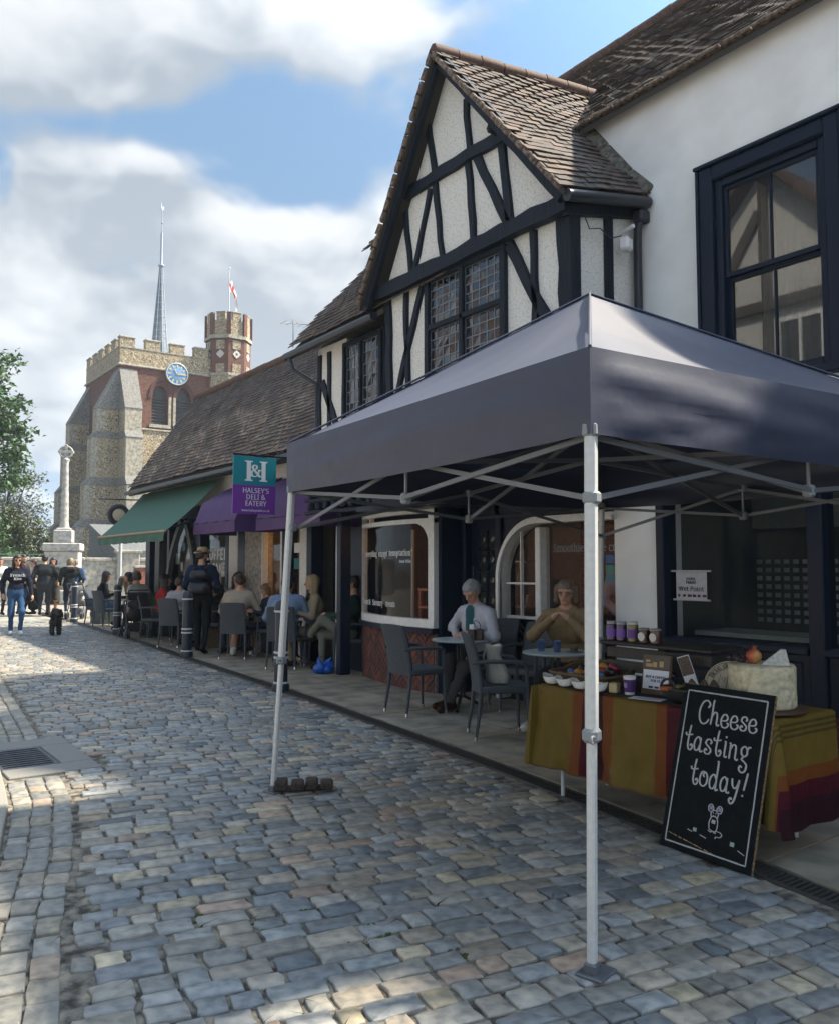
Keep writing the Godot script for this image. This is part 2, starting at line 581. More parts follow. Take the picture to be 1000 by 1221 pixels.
func build_ground() -> void:
	rng.seed = 101
	var g := MB.new()
	g.quad(V(-400, -0.06, 300), V(500, -0.06, 300), V(500, -0.06, -600), V(-400, -0.06, -600), V(0, -5, 0))
	struct("ground", g, mat("earth", L(0.16, 0.15, 0.13), 0.95, {"tex": "mid", "scale": 0.2}))
	# carriageway bed between the kerbs: sandy grey jointing
	var bed := MB.new()
	var rows := []
	for i in 90:
		var z := 3.0 - i * 0.31
		var row := PackedVector3Array()
		for k in 9: row.append(V(lerpf(along(KL, z), along(KR, z), k / 8.0), -0.0125, z))
		rows.append(row)
	bed.grid(rows, false, V(2, -5, -10))
	var road := struct("road", bed, mat("jointing", L(0.27, 0.245, 0.205), 0.95, {"tex": "hard", "scale": 1.7, "nrm": "fineN", "nk": 0.8}))
	road.set_meta("label", "cobbled street paved with worn grey setts")
	var smat := mat("sett_stone", L(1, 1, 1), 0.5, {"vc": true, "tex": "mid", "scale": 2.1, "nrm": "mottN", "nk": 0.6, "spec": 0.5})
	var tones := [L(0.215, 0.235, 0.255), L(0.245, 0.252, 0.255), L(0.275, 0.27, 0.255), L(0.18, 0.20, 0.225), L(0.30, 0.27, 0.235), L(0.32, 0.30, 0.27), L(0.12, 0.14, 0.165), L(0.34, 0.26, 0.215), L(0.40, 0.355, 0.27), L(0.255, 0.265, 0.28)]
	var odds := [0.20, 0.38, 0.52, 0.64, 0.74, 0.83, 0.88, 0.92, 0.955, 1.0]
	var all := []
	var sd := V(sin(deg_to_rad(11.0)), 0, -cos(deg_to_rad(11.0)))
	var rd := V(cos(deg_to_rad(11.0)), 0, sin(deg_to_rad(11.0)))
	var t := 0.6
	var wob := noise(77, 0.35, 2)
	while t < 25.5:
		var pitch := rr(0.098, 0.135)
		var a := -4.0 + rr(0.0, 0.3)
		while a < 9.0:
			var w := rr(0.11, 0.25)
			if rng.randf() < 0.12: w = rr(0.09, 0.13)
			var p := sd * (t + pitch * 0.5) + rd * (a + w * 0.5)
			p += sd * wob.get_noise_2d(a, t * 0.6) * 0.09
			var lo := along(KL, p.z) + 0.40
			var hi := along(KR, p.z) - 0.175
			a += w
			if p.x - w * 0.5 < lo - 0.1 or p.x + w * 0.5 > hi + 0.06: continue
			# the drain's concrete surround keeps the setts out
			if p.z < -6.55 and p.z > -7.95 and p.x < 1.86: continue
			var ww := w
			var c := p
			if p.x + w * 0.5 > hi:
				var over := p.x + w * 0.5 - hi
				ww -= over; c -= rd * over * 0.5
			if p.x - w * 0.5 < lo:
				var over := lo - (p.x - w * 0.5)
				ww -= over; c += rd * over * 0.5
			if ww < 0.07: continue
			all.append([c, rd.rotated(Vector3.UP, rr(-0.03, 0.03)), sd, ww * 0.5 - rr(0.005, 0.010), pitch * 0.5 - rr(0.004, 0.009)])
		t += pitch
	# three courses that follow the left kerb
	for k in 3:
		var z := 0.5
		while z > -14.0:
			var l := rr(0.14, 0.24)
			var zc := z - l * 0.5
			var x := along(KL, zc) + 0.075 + k * 0.118
			z -= l
			if zc < -6.55 and zc > -7.95: continue
			var dirz := V(along(KL, zc - 0.2) - along(KL, zc + 0.2), 0, -0.4).normalized()
			all.append([V(x, 0, zc), dirz.cross(Vector3.UP), dirz, 0.059 - rr(0.004, 0.009), l * 0.5 - rr(0.005, 0.011)])
	for s in all:
		var k := rng.randf()
		var i := 0
		while odds[i] < k: i += 1
		var q: Color = tones[i] * rr(0.95, 1.65)
		if s[0].x - along(KL, s[0].z) < 0.5 or rng.randf() < 0.1: q = q.lerp(L(0.36, 0.32, 0.25), 0.3)
		s.append(Color(q.r * 1.03, q.g, q.b * 0.93))
		var e: Vector3 = s[0] - V(0, 1.5, 0)
		var d := e.x * 0.5878 - e.z * 0.8090
		var lat := e.x * 0.8090 + e.z * 0.5878
		s.append(s[3] * s[4] / (d * d * d) if d > 2.6 and absf(lat / d) < 0.5 else 0.0)
	all.sort_custom(func(x, y): return x[6] > y[6])
	var rest := MB.new()
	rest.colored = true
	for i in all.size():
		var s: Array = all[i]
		var at: Vector3 = s[0] + Vector3.UP * rr(-0.004, 0.004)
		if i < 300:
			var one := MB.new()
			one.colored = true
			sett(one, Vector3.ZERO, s[1], s[2], s[3], s[4], s[5])
			obj("sett", one, smat, road).position = at
		else:
			sett(rest, at, s[1], s[2], s[3], s[4], s[5], 0.03)
	obj("setts_beyond", rest, smat, road).set_meta("kind", "stuff")
	# tufts of moss in a few joints
	var moss := MB.new()
	for k in 26:
		var base: Array = [[1.75, -3.3], [1.5, -3.55], [2.5, -4.3], [2.05, -2.6], [1.9, -3.0], [2.75, -4.6]][k % 6]
		var c := V(base[0] + rr(-0.16, 0.16), -0.012, base[1] + rr(-0.1, 0.1))
		for j in 9:
			var d := V(rr(-0.03, 0.03), 0, rr(-0.012, 0.012))
			moss.ball(c + d, V(rr(0.006, 0.014), rr(0.006, 0.012), rr(0.005, 0.01)), 3, 5)
	var mo := obj("moss", moss, mat("moss", L(0.075, 0.10, 0.025), 0.95, {"tex": "speck", "scale": 6.0}), road)
	mo.set_meta("kind", "stuff")
	# right-hand pavement of York stone flags, flush with the street
	var pb := MB.new()
	rows = []
	for i in 34:
		var z := 3.0 - i
		rows.append(PackedVector3Array([V(along(KR, z) - 0.02, -0.02, z), V(6.9, -0.02, z)]))
	pb.grid(rows, false, V(5, -5, -10))
	var pave := struct("pavement", pb, mat("flag_joint", L(0.07, 0.065, 0.055), 0.95, {"tex": "mid", "scale": 2.0}))
	pave.set_meta("label", "pavement of buff stone flags before the shops")
	var fm := mat("flag_stone", L(1, 1, 1), 0.75, {"vc": true, "tex": "mid", "scale": 0.45, "nrm": "fineN", "nk": 0.25})
	for k in 3:
		var z := 2.0 + k * 0.3
		while z > -29.0:
			var l := rr(0.55, 0.95)
			var one := MB.new()
			one.colored = true
			one.col = L(0.38, 0.335, 0.26) * rr(0.80, 1.1)
			var p := []
			for y in [-0.03, 0.004]:
				for q in [[0, 0], [1, 0], [1, 1], [0, 1]]:
					var zz: float = z - 0.007 - q[1] * (l - 0.014)
					var x0 := along(KR, zz) + 0.012
					p.append(V(lerpf(x0, 6.88, (k + q[0]) / 3.0) + (0.008 if q[0] == 0 else -0.008), y + rr(-0.0015, 0.0015), zz))
			one.hexa(p)
			obj("flagstone", one, fm, pave)
			z -= l
	# left pavement edge: a pale curved kerb
	var lp := MB.new()
	rows = []
	for i in 60:
		var z := 3.0 - i * 0.4
		rows.append(PackedVector3Array([V(-3.2, 0.03, z), V(along(KL, z) - 0.015, 0.03, z), V(along(KL, z) - 0.003, 0.018, z), V(along(KL, z) - 0.003, -0.05, z)]))
	lp.grid(rows, false, V(-2, -5, -10))
	struct("left_pavement", lp, mat("kerb_granite", L(0.36, 0.34, 0.30), 0.85, {"tex": "speck", "scale": 3.0, "nrm": "fineN", "nk": 0.4}))
	# pale paving of the square before the churchyard
	var sq := MB.new()
	sq.quad(V(-60, -0.03, -25.2), V(60, -0.03, -25.2), V(60, -0.03, -46), V(-60, -0.03, -46), V(0, -5, 0))
	sq.quad(V(-60, -0.03, -12.0), V(1.7, -0.03, -12.0), V(2.3, -0.03, -25.2), V(-60, -0.03, -25.2), V(0, -5, 0))
	struct("square_paving", sq, mat("square_slab", L(0.36, 0.335, 0.29), 0.9, {"tex": "mid", "scale": 0.35, "nrm": "fineN", "nk": 0.3}))
	# slotted iron drain along the right kerb
	var dr := thing("channel_drain", "dark slotted drain channel between setts and flagstones", "drain", V(along(KR, -8.0) - 0.08, 0, -8.0))
	var tray := MB.new()
	var ribs := MB.new()
	var iron := mat("drain_iron", L(0.055, 0.05, 0.045), 0.65, {"tex": "mid", "scale": 3.0})
	rows = []
	var z := 1.0
	while z > -29.0:
		rows.append(PackedVector3Array([V(along(KR, z) - 0.155, -0.012, z), V(along(KR, z) - 0.008, -0.012, z)]))
		z -= 0.5
	tray.grid(rows, false, V(4, -5, -10))
	obj("channel", tray, iron, dr)
	for e in [-0.15, -0.012]:
		var rail := MB.new()
		rows = []
		z = 1.0
		while z > -29.0:
			var x: float = along(KR, z) + e
			rows.append(PackedVector3Array([V(x - 0.008, -0.012, z), V(x - 0.008, 0.001, z), V(x + 0.008, 0.001, z), V(x + 0.008, -0.012, z)]))
			z -= 0.5
		rail.grid(rows, false, V(4, -5, -10))
		obj("rail", rail, iron, dr)
	z = 0.9
	while z > -16.0:
		var x := along(KR, z) - 0.081
		ribs.box(V(x, -0.005, z), V(0.124, 0.011, 0.014))
		z -= 0.032
	var rb := obj("ribs", ribs, iron, dr)
	rb.set_meta("kind", "stuff")
	# road gully at the left with its concrete collar
	var gu := thing("drain_grate", "square iron drain grate in a concrete collar beside the kerb", "drain", V(1.42, 0, -7.2))
	var collar := MB.new()
	for b in [[V(1.20, -0.02, -6.58), V(1.84, 0.004, -6.86)], [V(1.62, -0.02, -6.87), V(1.85, 0.004, -7.6)], [V(1.22, -0.02, -7.61), V(1.86, 0.004, -7.93)]]:
		collar.span(b[0], b[1], 0.006)
	obj("collar", collar, mat("concrete", L(0.27, 0.265, 0.25), 0.9, {"tex": "speck", "scale": 4.0, "nrm": "fineN", "nk": 0.4}), gu)
	var gm := mat("grate_iron", L(0.10, 0.11, 0.13), 0.5, {"metal": 0.4, "tex": "mid", "scale": 4.0})
	var fr := MB.new()
	for b in [[V(1.2, -0.01, -6.88), V(1.61, 0.003, -6.91)], [V(1.2, -0.01, -7.56), V(1.61, 0.003, -7.6)], [V(1.2, -0.01, -6.91), V(1.23, 0.003, -7.56)], [V(1.58, -0.01, -6.91), V(1.61, 0.003, -7.56)]]:
		fr.span(b[0], b[1], 0.003)
	obj("frame", fr, gm, gu)
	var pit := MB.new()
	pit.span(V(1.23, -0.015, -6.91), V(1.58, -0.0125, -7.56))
	obj("pit", pit, mat("pit_shade_black", L(0.015, 0.015, 0.016), 0.95), gu)  # flat near-black sheet that paints the shade of the hole below the bars
	for k in 8:
		var b := MB.new()
		b.bar(V(1.23, -0.004, -6.97 - k * 0.075), V(1.58, -0.004, -6.97 - k * 0.075), 0.03, 0.012)
		obj("grate_bar", b, gm, gu)

# ---------------------------------------------------------------- shared house pieces
# a hewn timber on a wall that faces -X: from (z0,y0) to (z1,y1) on plane x, proud by t
func beam(x: float, z0: float, y0: float, z1: float, y1: float, w: float, t := 0.05, wob := 1.0) -> MB:
	var mb := MB.new()
	var a := V(x, y0, z0)
	var b := V(x, y1, z1)
	var d := (b - a).normalized()
	var s := d.cross(Vector3.RIGHT).normalized()
	var nseg := maxi(3, int(a.distance_to(b) / 0.22))
	var rows := []
	for i in nseg + 1:
		var p := a.lerp(b, float(i) / nseg)
		var hw := w * 0.5 * (1.0 + rr(-0.10, 0.10) * wob)
		var off := rr(-0.012, 0.012) * wob
		rows.append([p + s * (hw + off), p - s * (hw - off), p - s * (hw - off - 0.006) + V(-t, 0, 0), p + s * (hw + off - 0.006) + V(-t, 0, 0)])
	for i in nseg:
		mb.hexa([rows[i][0], rows[i][1], rows[i][2], rows[i][3], rows[i + 1][0], rows[i + 1][1], rows[i + 1][2], rows[i + 1][3]])
	return mb

# plain clay tiles over the warped sheet e0-e1 (eave) to r1-r0 (ridge); keep(u, v) says where
func tile_roof(roof: Node3D, e0: Vector3, e1: Vector3, r0: Vector3, r1: Vector3, tone: Array, singles := 0, width := 0.165, gauge := 0.10) -> void:
	var m := mat("clay_tile", L(1, 1, 1), 0.85, {"vc": true, "tex": "mid", "scale": 3.1, "nrm": "fineN", "nk": 0.5})
	var lenu := (e0.distance_to(e1) + r0.distance_to(r1)) * 0.5
	var lenv := (e0.distance_to(r0) + e1.distance_to(r1)) * 0.5
	var nu := int(lenu / width)
	var nv := int(lenv / gauge)
	var up := (e1 - e0).cross(r0 - e0).normalized()
	if up.y < 0: up = -up
	var list := []
	for j in nv:
		for i in nu + 1:
			var fu := (i + (0.5 if j % 2 else 0.0) - 0.25) / nu
			if fu < 0.0 or fu > 1.0: continue
			var fv := float(j) / nv
			var p := e0.lerp(e1, fu).lerp(r0.lerp(r1, fu), fv)
			list.append([p, fu, fv, -p.distance_to(V(0, 1.5, 0))])
	list.sort_custom(func(x, y): return x[3] > y[3])
	var rest := MB.new()
	rest.colored = true
	var sag := noise(31, 0.5, 2)
	for k in list.size():
		var q: Array = list[k]
		var one := rest
		if k < singles:
			one = MB.new()
			one.colored = true
		var ud: Vector3 = e0.lerp(r0, q[2]).direction_to(e1.lerp(r1, q[2]))
		var vd: Vector3 = e0.lerp(e1, q[1]).direction_to(r0.lerp(r1, q[1]))
		var nn := up
		var at: Vector3 = q[0] + nn * (0.012 + sag.get_noise_2d(q[0].x * 2 + q[0].z * 2, q[0].y * 2) * 0.025)
		var hw := width * 0.5 - rr(0.001, 0.005)
		var th := 0.013
		var lift := rr(0.012, 0.018)
		var sk := rr(-0.008, 0.008)
		var lv := rr(-0.010, 0.006)
		var ln := gauge * 1.25
		var b := [at - ud * hw + vd * (lv + sk) + nn * lift, at + ud * hw + vd * (lv - sk) + nn * (lift + rr(-0.004, 0.004)), at + ud * hw + vd * ln, at - ud * hw + vd * ln]
		var tc: Color = tone[rng.randi() % tone.size()] * rr(0.82, 1.14)
		one.col = Color(tc.r, tc.g, tc.b)
		one.hexa([b[0], b[1], b[2], b[3], b[0] + nn * th, b[1] + nn * th, b[2] + nn * th, b[3] + nn * th])
		if k < singles: obj("tile", one, m, roof)
	if not rest.v.is_empty(): obj("tiles_beyond", rest, m, roof).set_meta("kind", "stuff")

# leaded light: panes set one by one in lead bars, on a wall facing -X
func leaded(parent: Node3D, x: float, z0: float, z1: float, y0: float, y1: float, nz: int, ny: int, glass: Array) -> void:
	var lead := MB.new()
	for i in nz + 1:
		var z := lerpf(z0, z1, float(i) / nz)
		lead.box(V(x, (y0 + y1) * 0.5, z), V(0.012, y1 - y0, 0.009))
	for j in ny + 1:
		var y := lerpf(y0, y1, float(j) / ny)
		lead.box(V(x - 0.001, y, (z0 + z1) * 0.5), V(0.012, 0.009, absf(z1 - z0)))
	for i in nz:
		for j in ny:
			var za := lerpf(z0, z1, (i + 0.04) / nz)
			var zb := lerpf(z0, z1, (i + 0.96) / nz)
			var ya := lerpf(y0, y1, (j + 0.04) / ny)
			var yb := lerpf(y0, y1, (j + 0.96) / ny)
			var p := MB.new()
			var a := rr(-0.004, 0.004)
			var b := rr(-0.004, 0.004)
			p.hexa([V(x + a, ya, za), V(x - a, ya, zb), V(x - a + 0.003, ya, zb), V(x + a + 0.003, ya, za), V(x + b, yb, za), V(x - b, yb, zb), V(x - b + 0.003, yb, zb), V(x + b + 0.003, yb, za)])
			obj("pane", p, glass[rng.randi() % glass.size()], parent)
	obj("lead_bars", lead, mat("lead", L(0.23, 0.25, 0.28), 0.5, {"metal": 0.3}), parent)

# herringbone brickwork over z in [z0,z1], y in [y0,y1], on a front whose depth is fx(z)
func herringbone(parent: Node3D, z0: float, z1: float, y0: float, y1: float, fx: Callable) -> void:
	var bl := 0.215
	var bw := 0.068
	var zone := PackedVector2Array([Vector2(z0, y0), Vector2(z1, y0), Vector2(z1, y1), Vector2(z0, y1)])
	var ms := []
	for k in 4: ms.append(mat("red_brick_%d" % k, [L(0.19, 0.065, 0.045), L(0.155, 0.055, 0.04), L(0.23, 0.085, 0.06), L(0.12, 0.05, 0.045)][k], 0.8, {"tex": "mid", "scale": 4.0, "nrm": "fineN", "nk": 0.6}))
	var n := 26
	for i in range(-n, n):
		for j in range(-n, n):
			for dir in 2:
				# herringbone lattice in brick units, then turned by 45 degrees
				var o := Vector2(i * bw + j * bl, i * bw - j * bl + (0.0 if dir == 0 else bw))
				var sz := Vector2(bl, bw) if dir == 0 else Vector2(bw, bl)
				if dir == 1: o += Vector2(bl - bw - bl + bw, 0) * 0.0
				var quad := PackedVector2Array()
				for c in [Vector2(0.004, 0.004), Vector2(sz.x - 0.004, 0.004), Vector2(sz.x - 0.004, sz.y - 0.004), Vector2(0.004, sz.y - 0.004)]:
					var p: Vector2 = (o + c).rotated(PI / 4)
					quad.append(p + Vector2((z0 + z1) * 0.5, (y0 + y1) * 0.5))
				var mid := (quad[0] + quad[2]) * 0.5
				if mid.x < z0 - 0.2 or mid.x > z1 + 0.2 or mid.y < y0 - 0.2 or mid.y > y1 + 0.2: continue
				for piece in Geometry2D.intersect_polygons(quad, zone):
					if piece.size() < 3: continue
					var mb := MB.new()
					var t := Geometry2D.triangulate_polygon(piece)
					var out := rr(0.010, 0.016)
					for q in range(0, t.size(), 3):
						var w := []
						for k in 3: w.append(V(fx.call(piece[t[q + k]].x) - out, piece[t[q + k]].y, piece[t[q + k]].x))
						mb.tri(w[0], w[1], w[2], w[0] + V(1, 0, 0))
					for q in piece.size():
						var a: Vector2 = piece[q]
						var b: Vector2 = piece[(q + 1) % piece.size()]
						mb.quad(V(fx.call(a.x) - out, a.y, a.x), V(fx.call(b.x) - out, b.y, b.x), V(fx.call(b.x) + 0.004, b.y, b.x), V(fx.call(a.x) + 0.004, a.y, a.x), V(fx.call(mid.x), mid.y, mid.x))
					obj("brick", mb, ms[rng.randi() % 4], parent)

func glass_mat() -> StandardMaterial3D:
	return mat("shop_glass", L(0.02, 0.025, 0.03), 0.015, {"alpha": 0.10, "spec": 0.35})

func build_white_house() -> void:
	rng.seed = 202
	var h := thing("white_house", "white rendered house with a navy shopfront and a tall navy sash window", "house", V(6.4, 0, -2.0))
	var render := mat("white_render", L(0.92, 0.92, 0.905), 0.85, {"tex": "soft", "scale": 0.25, "nrm": "mottN", "nk": 0.2})
	var navy := mat("navy_paint", L(0.009, 0.016, 0.034), 0.35, {"nrm": "woodN", "scale": Vector3(4, 1, 4), "nk": 0.15, "spec": 0.3})
	var dark := mat("teal_room", L(0.065, 0.085, 0.092), 0.85, {"tex": "soft", "scale": 1.0})
	var wall := MB.new()
	for b in [[V(6.4, 2.5, -6.0), V(6.7, 6.06, -4.40)], [V(6.4, 5.0, -4.40), V(6.7, 6.06, -3.25)], [V(6.4, 2.5, -4.40), V(6.7, 3.06, -3.25)], [V(6.4, 2.5, -3.25), V(6.7, 6.06, 5.0)]]:
		wall.span(b[0], b[1])
	wall.span(V(6.4, 0, -5.55), V(6.75, 2.5, -5.03))
	obj("wall", wall, render, h)
	# unseen sides, floors and back so that light comes in by the windows only
	var shell := MB.new()
	for b in [[V(6.7, 2.5, -6.0), V(12.6, 2.75, 5.0)], [V(12.4, 0, -6.0), V(12.6, 6.0, 5.0)], [V(6.75, 0, -5.55), V(12.4, 6.0, -5.3)], [V(6.7, 0, 4.8), V(12.4, 6.0, 5.0)], [V(6.7, 5.9, -6.0), V(12.6, 6.0, 5.0)]]:
		shell.span(b[0], b[1])
	shell.span(V(6.75, -0.02, -5.3), V(12.4, 0.01, 4.8))
	obj("inner_wall", shell, dark, h)
	# roof: eave at the wall head, ridge three metres back
	var slab := MB.new()
	slab.hexa([V(6.28, 5.94, -6.3), V(9.5, 9.16, -10.15), V(9.5, 9.16, 5.2), V(6.28, 5.94, 5.2), V(6.28, 6.0, -6.3), V(9.5, 9.22, -10.15), V(9.5, 9.22, 5.2), V(6.28, 6.0, 5.2)])
	slab.hexa([V(12.8, 5.9, -10.1), V(9.5, 9.16, -10.1), V(9.5, 9.16, 5.2), V(12.8, 5.9, 5.2), V(12.8, 5.95, -10.1), V(9.5, 9.22, -10.1), V(9.5, 9.22, 5.2), V(12.8, 5.95, 5.2)])
	slab.tri(V(12.6, 5.9, 5.0), V(9.5, 9.16, 5.0), V(6.5, 5.9, 5.0))
	var roof := obj("roof", slab, mat("roof_felt", L(0.05, 0.045, 0.04), 0.9), h)
	tile_roof(roof, V(6.3, 6.02, -10.1), V(6.3, 6.02, 5.2), V(9.5, 9.24, -10.1), V(9.5, 9.24, 5.2), [L(0.085, 0.062, 0.055), L(0.10, 0.078, 0.068), L(0.07, 0.06, 0.06), L(0.115, 0.086, 0.072)], 300, 0.15, 0.088)
	var ridge := MB.new()
	var z := -10.1
	while z < 5.0:
		ridge.tube([V(9.5, 9.25 + rr(-0.008, 0.008), z), V(9.5, 9.25 + rr(-0.008, 0.008), z + 0.30)], 0.11, 8)
		z += 0.31
	obj("ridge_tiles", ridge, mat("ridge_clay", L(0.16, 0.09, 0.065), 0.85, {"tex": "mid", "scale": 3.0}), roof).set_meta("kind", "stuff")
	var fil := MB.new()
	z = -5.95
	while z < 5.0:
		fil.bar(V(6.31, 6.035, z), V(6.31, 6.035, z + 0.29), 0.16, 0.035, Vector3.UP, 0.01)
		z += 0.30
	obj("eaves_course", fil, mat("eave_mortar", L(0.30, 0.23, 0.185), 0.9, {"tex": "hard", "scale": 2.5, "nrm": "fineN"}), roof)
	# first-floor sash window
	var win := obj("sash_window", MB.new(), navy, h)
	var fr := MB.new()
	for b in [[V(6.33, 3.0, -4.46), V(6.52, 5.04, -4.33)], [V(6.33, 3.0, -3.32), V(6.52, 5.04, -3.19)], [V(6.33, 4.91, -4.33), V(6.52, 5.04, -3.32)], [V(6.30, 3.0, -4.50), V(6.55, 3.07, -3.15)]]:
		fr.span(b[0], b[1], 0.012)
	for b in [[V(6.30, 5.04, -4.50), V(6.42, 5.075, -3.15)], [V(6.315, 3.07, -4.49), V(6.40, 5.04, -4.46)], [V(6.315, 3.07, -3.19), V(6.40, 5.04, -3.16)], [V(6.38, 3.07, -4.33), V(6.50, 4.91, -4.26)], [V(6.38, 3.07, -3.39), V(6.50, 4.91, -3.32)], [V(6.38, 4.84, -4.26), V(6.50, 4.91, -3.39)], [V(6.38, 3.07, -4.26), V(6.50, 3.12, -3.39)]]:
		fr.span(b[0], b[1], 0.008)
	win.mesh = fr.mesh()
	var glass := mat("sash_glass", L(0.03, 0.032, 0.035), 0.01, {"alpha": 0.35, "spec": 1.0, "coat": 1.0})
	for s in [[4.02, 4.84, 6.43], [3.12, 4.02, 6.47]]:
		var sash := MB.new()
		var x: float = s[2]
		for b in [[V(x - 0.02, s[0], -4.26), V(x + 0.02, s[1], -4.225)], [V(x - 0.02, s[0], -3.425), V(x + 0.02, s[1], -3.39)], [V(x - 0.02, s[1] - 0.035, -4.225), V(x + 0.02, s[1], -3.425)], [V(x - 0.02, s[0], -4.225), V(x + 0.02, s[0] + 0.045, -3.425)], [V(x - 0.015, s[0] + 0.045, -3.835), V(x + 0.015, s[1] - 0.035, -3.815)]]:
			sash.span(b[0], b[1], 0.004)
		obj("sash", sash, navy, win)
		for g in [[-4.225, -3.835], [-3.815, -3.425]]:
			var p := MB.new()
			p.span(V(x, s[0] + 0.045, g[0]), V(x + 0.003, s[1] - 0.035, g[1]))
			obj("pane", p, glass, win)
	var cur := MB.new()
	var rows := []
	for i in 30:
		var zz := lerpf(-4.24, -3.4, i / 29.0)
		rows.append(PackedVector3Array([V(6.95 + 0.03 * sin(i * 1.9), 3.0, zz), V(6.95 + 0.03 * sin(i * 1.9 + 0.4), 4.9, zz)]))
	cur.grid(rows)
	obj("net_curtain", cur, mat("net_cloth", L(0.34, 0.33, 0.31), 0.9, {"tex": "soft", "scale": 3.0}), win)
	# navy shopfront
	var front := MB.new()
	for b in [[V(6.36, 0, -5.03), V(6.56, 2.5, -4.94)], [V(6.36, 0.0, -3.57), V(6.56, 2.5, -3.44)], [V(6.36, 0, -1.9), V(6.56, 2.5, -1.75)], [V(6.36, 0, 0.2), V(6.56, 2.5, 0.4)], [V(6.38, 2.33, -4.94), V(6.56, 2.5, 4.8)], [V(6.40, 0.34, -4.94), V(6.56, 0.80, -3.57)], [V(6.40, 0.34, -3.44), V(6.56, 0.80, 4.8)], [V(6.33, 0.80, -4.94), V(6.56, 0.86, -3.57)], [V(6.33, 0.80, -3.44), V(6.56, 0.86, -1.9)], [V(6.33, 0.80, -1.75), V(6.56, 0.86, 4.8)]]:
		front.span(b[0], b[1], 0.01)
	for q in [[-4.86, -4.28], [-4.2, -3.64], [-3.36, -2.7], [-2.62, -1.98]]:
		front.span(V(6.385, 0.42, q[0]), V(6.41, 0.74, q[1]), 0.012)
	obj("shopfront_frame", front, navy, h)
	var rec := MB.new()
	rec.span(V(6.44, 0, -4.94), V(6.56, 0.34, 4.8))
	var ris := obj("stall_riser", rec, mat("brick_mortar", L(0.34, 0.27, 0.22), 0.9, {"tex": "mid", "scale": 3.0}), h)
	herringbone(ris, -3.42, -1.92, 0.0, 0.335, func(_z): return 6.44)
	var fas := MB.new()
	fas.span(V(6.27, 2.5, -5.0), V(6.40, 2.86, 4.8), 0.01)
	obj("fascia", fas, mat("fascia_blue", L(0.02, 0.06, 0.16), 0.35), h)
	var cor := MB.new()
	cor.span(V(6.20, 2.86, -5.03), V(6.40, 2.94, 4.85), 0.015)
	obj("cornice", cor, mat("white_gloss", L(0.78, 0.78, 0.76), 0.35, {"tex": "soft", "scale": 2.0}), h)
	for g in [[-4.94, -3.57], [-3.44, -1.9], [-1.75, 0.2], [0.4, 4.8]]:
		var p := MB.new()
		p.span(V(6.46, 0.86, g[0]), V(6.466, 2.33, g[1]))
		obj("shop_pane", p, mat("blue_shop_glass", L(0.02, 0.03, 0.035), 0.012, {"alpha": 0.12, "spec": 0.10}), h)
	# inside the shop: shelf and pillar
	var ins := MB.new()
	ins.span(V(7.4, 0.0, -4.05), V(7.46, 2.3, -3.99), 0.005)
	ins.span(V(6.75, 0.86, -4.9), V(7.3, 0.90, -3.6))
	ins.span(V(8.2, 1.9, -5.2), V(8.5, 2.35, -1.0))
	obj("shop_fitting", ins, mat("shop_grey", L(0.30, 0.33, 0.32), 0.7, {"tex": "soft", "scale": 2.0}), h)
	var dots := MB.new()  # pale dots modelled to imitate a reflection in the shop glass
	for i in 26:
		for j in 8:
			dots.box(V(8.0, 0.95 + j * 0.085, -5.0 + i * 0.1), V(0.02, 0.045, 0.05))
	obj("display_rack", dots, mat("reflection_pale", L(0.36, 0.38, 0.40), 0.6), h).set_meta("kind", "stuff")
	# poster hung inside the pane
	var po := obj("poster", MB.new(), mat("paper", L(0.56, 0.55, 0.58), 0.7, {"tex": "soft", "scale": 3.0}), h)
	var pm := MB.new()
	pm.span(V(6.449, 1.20, -4.87), V(6.452, 1.45, -4.545))
	po.mesh = pm.mesh()
	var rods := MB.new()
	rods.tube([V(6.447, 1.455, -4.92), V(6.447, 1.455, -4.50)], 0.009, 8)
	rods.tube([V(6.447, 1.195, -4.90), V(6.447, 1.195, -4.51)], 0.009, 8)
	obj("hanging_rod", rods, mat("rod_clear", L(0.45, 0.47, 0.50), 0.3), po)
	var face := Basis(V(0, 0, 1), V(0, 1, 0), V(-1, 0, 0))
	words("poster_print", "Wet Point", 0.062, mat("ink_black", L(0.03, 0.03, 0.035), 0.8), po, Transform3D(face, V(6.446, 1.295, -4.71)))
	words("poster_print", "TRADE", 0.036, mat("ink_black", L(0.03, 0.03, 0.035), 0.8), po, Transform3D(face, V(6.446, 1.352, -4.71)), false, true)
	words("poster_print", "DUKA", 0.036, mat("ink_green", L(0.04, 0.10, 0.04), 0.8), po, Transform3D(face, V(6.446, 1.384, -4.71)), false, true)
	var logos := MB.new()
	for k in 6: logos.span(V(6.446, 1.222, -4.85 + k * 0.052), V(6.449, 1.245, -4.85 + k * 0.052 + [0.022, 0.03, 0.04, 0.036, 0.03, 0.04][k]))
	obj("logo_strip", logos, mat("ink_wine", L(0.10, 0.02, 0.05), 0.8), po)

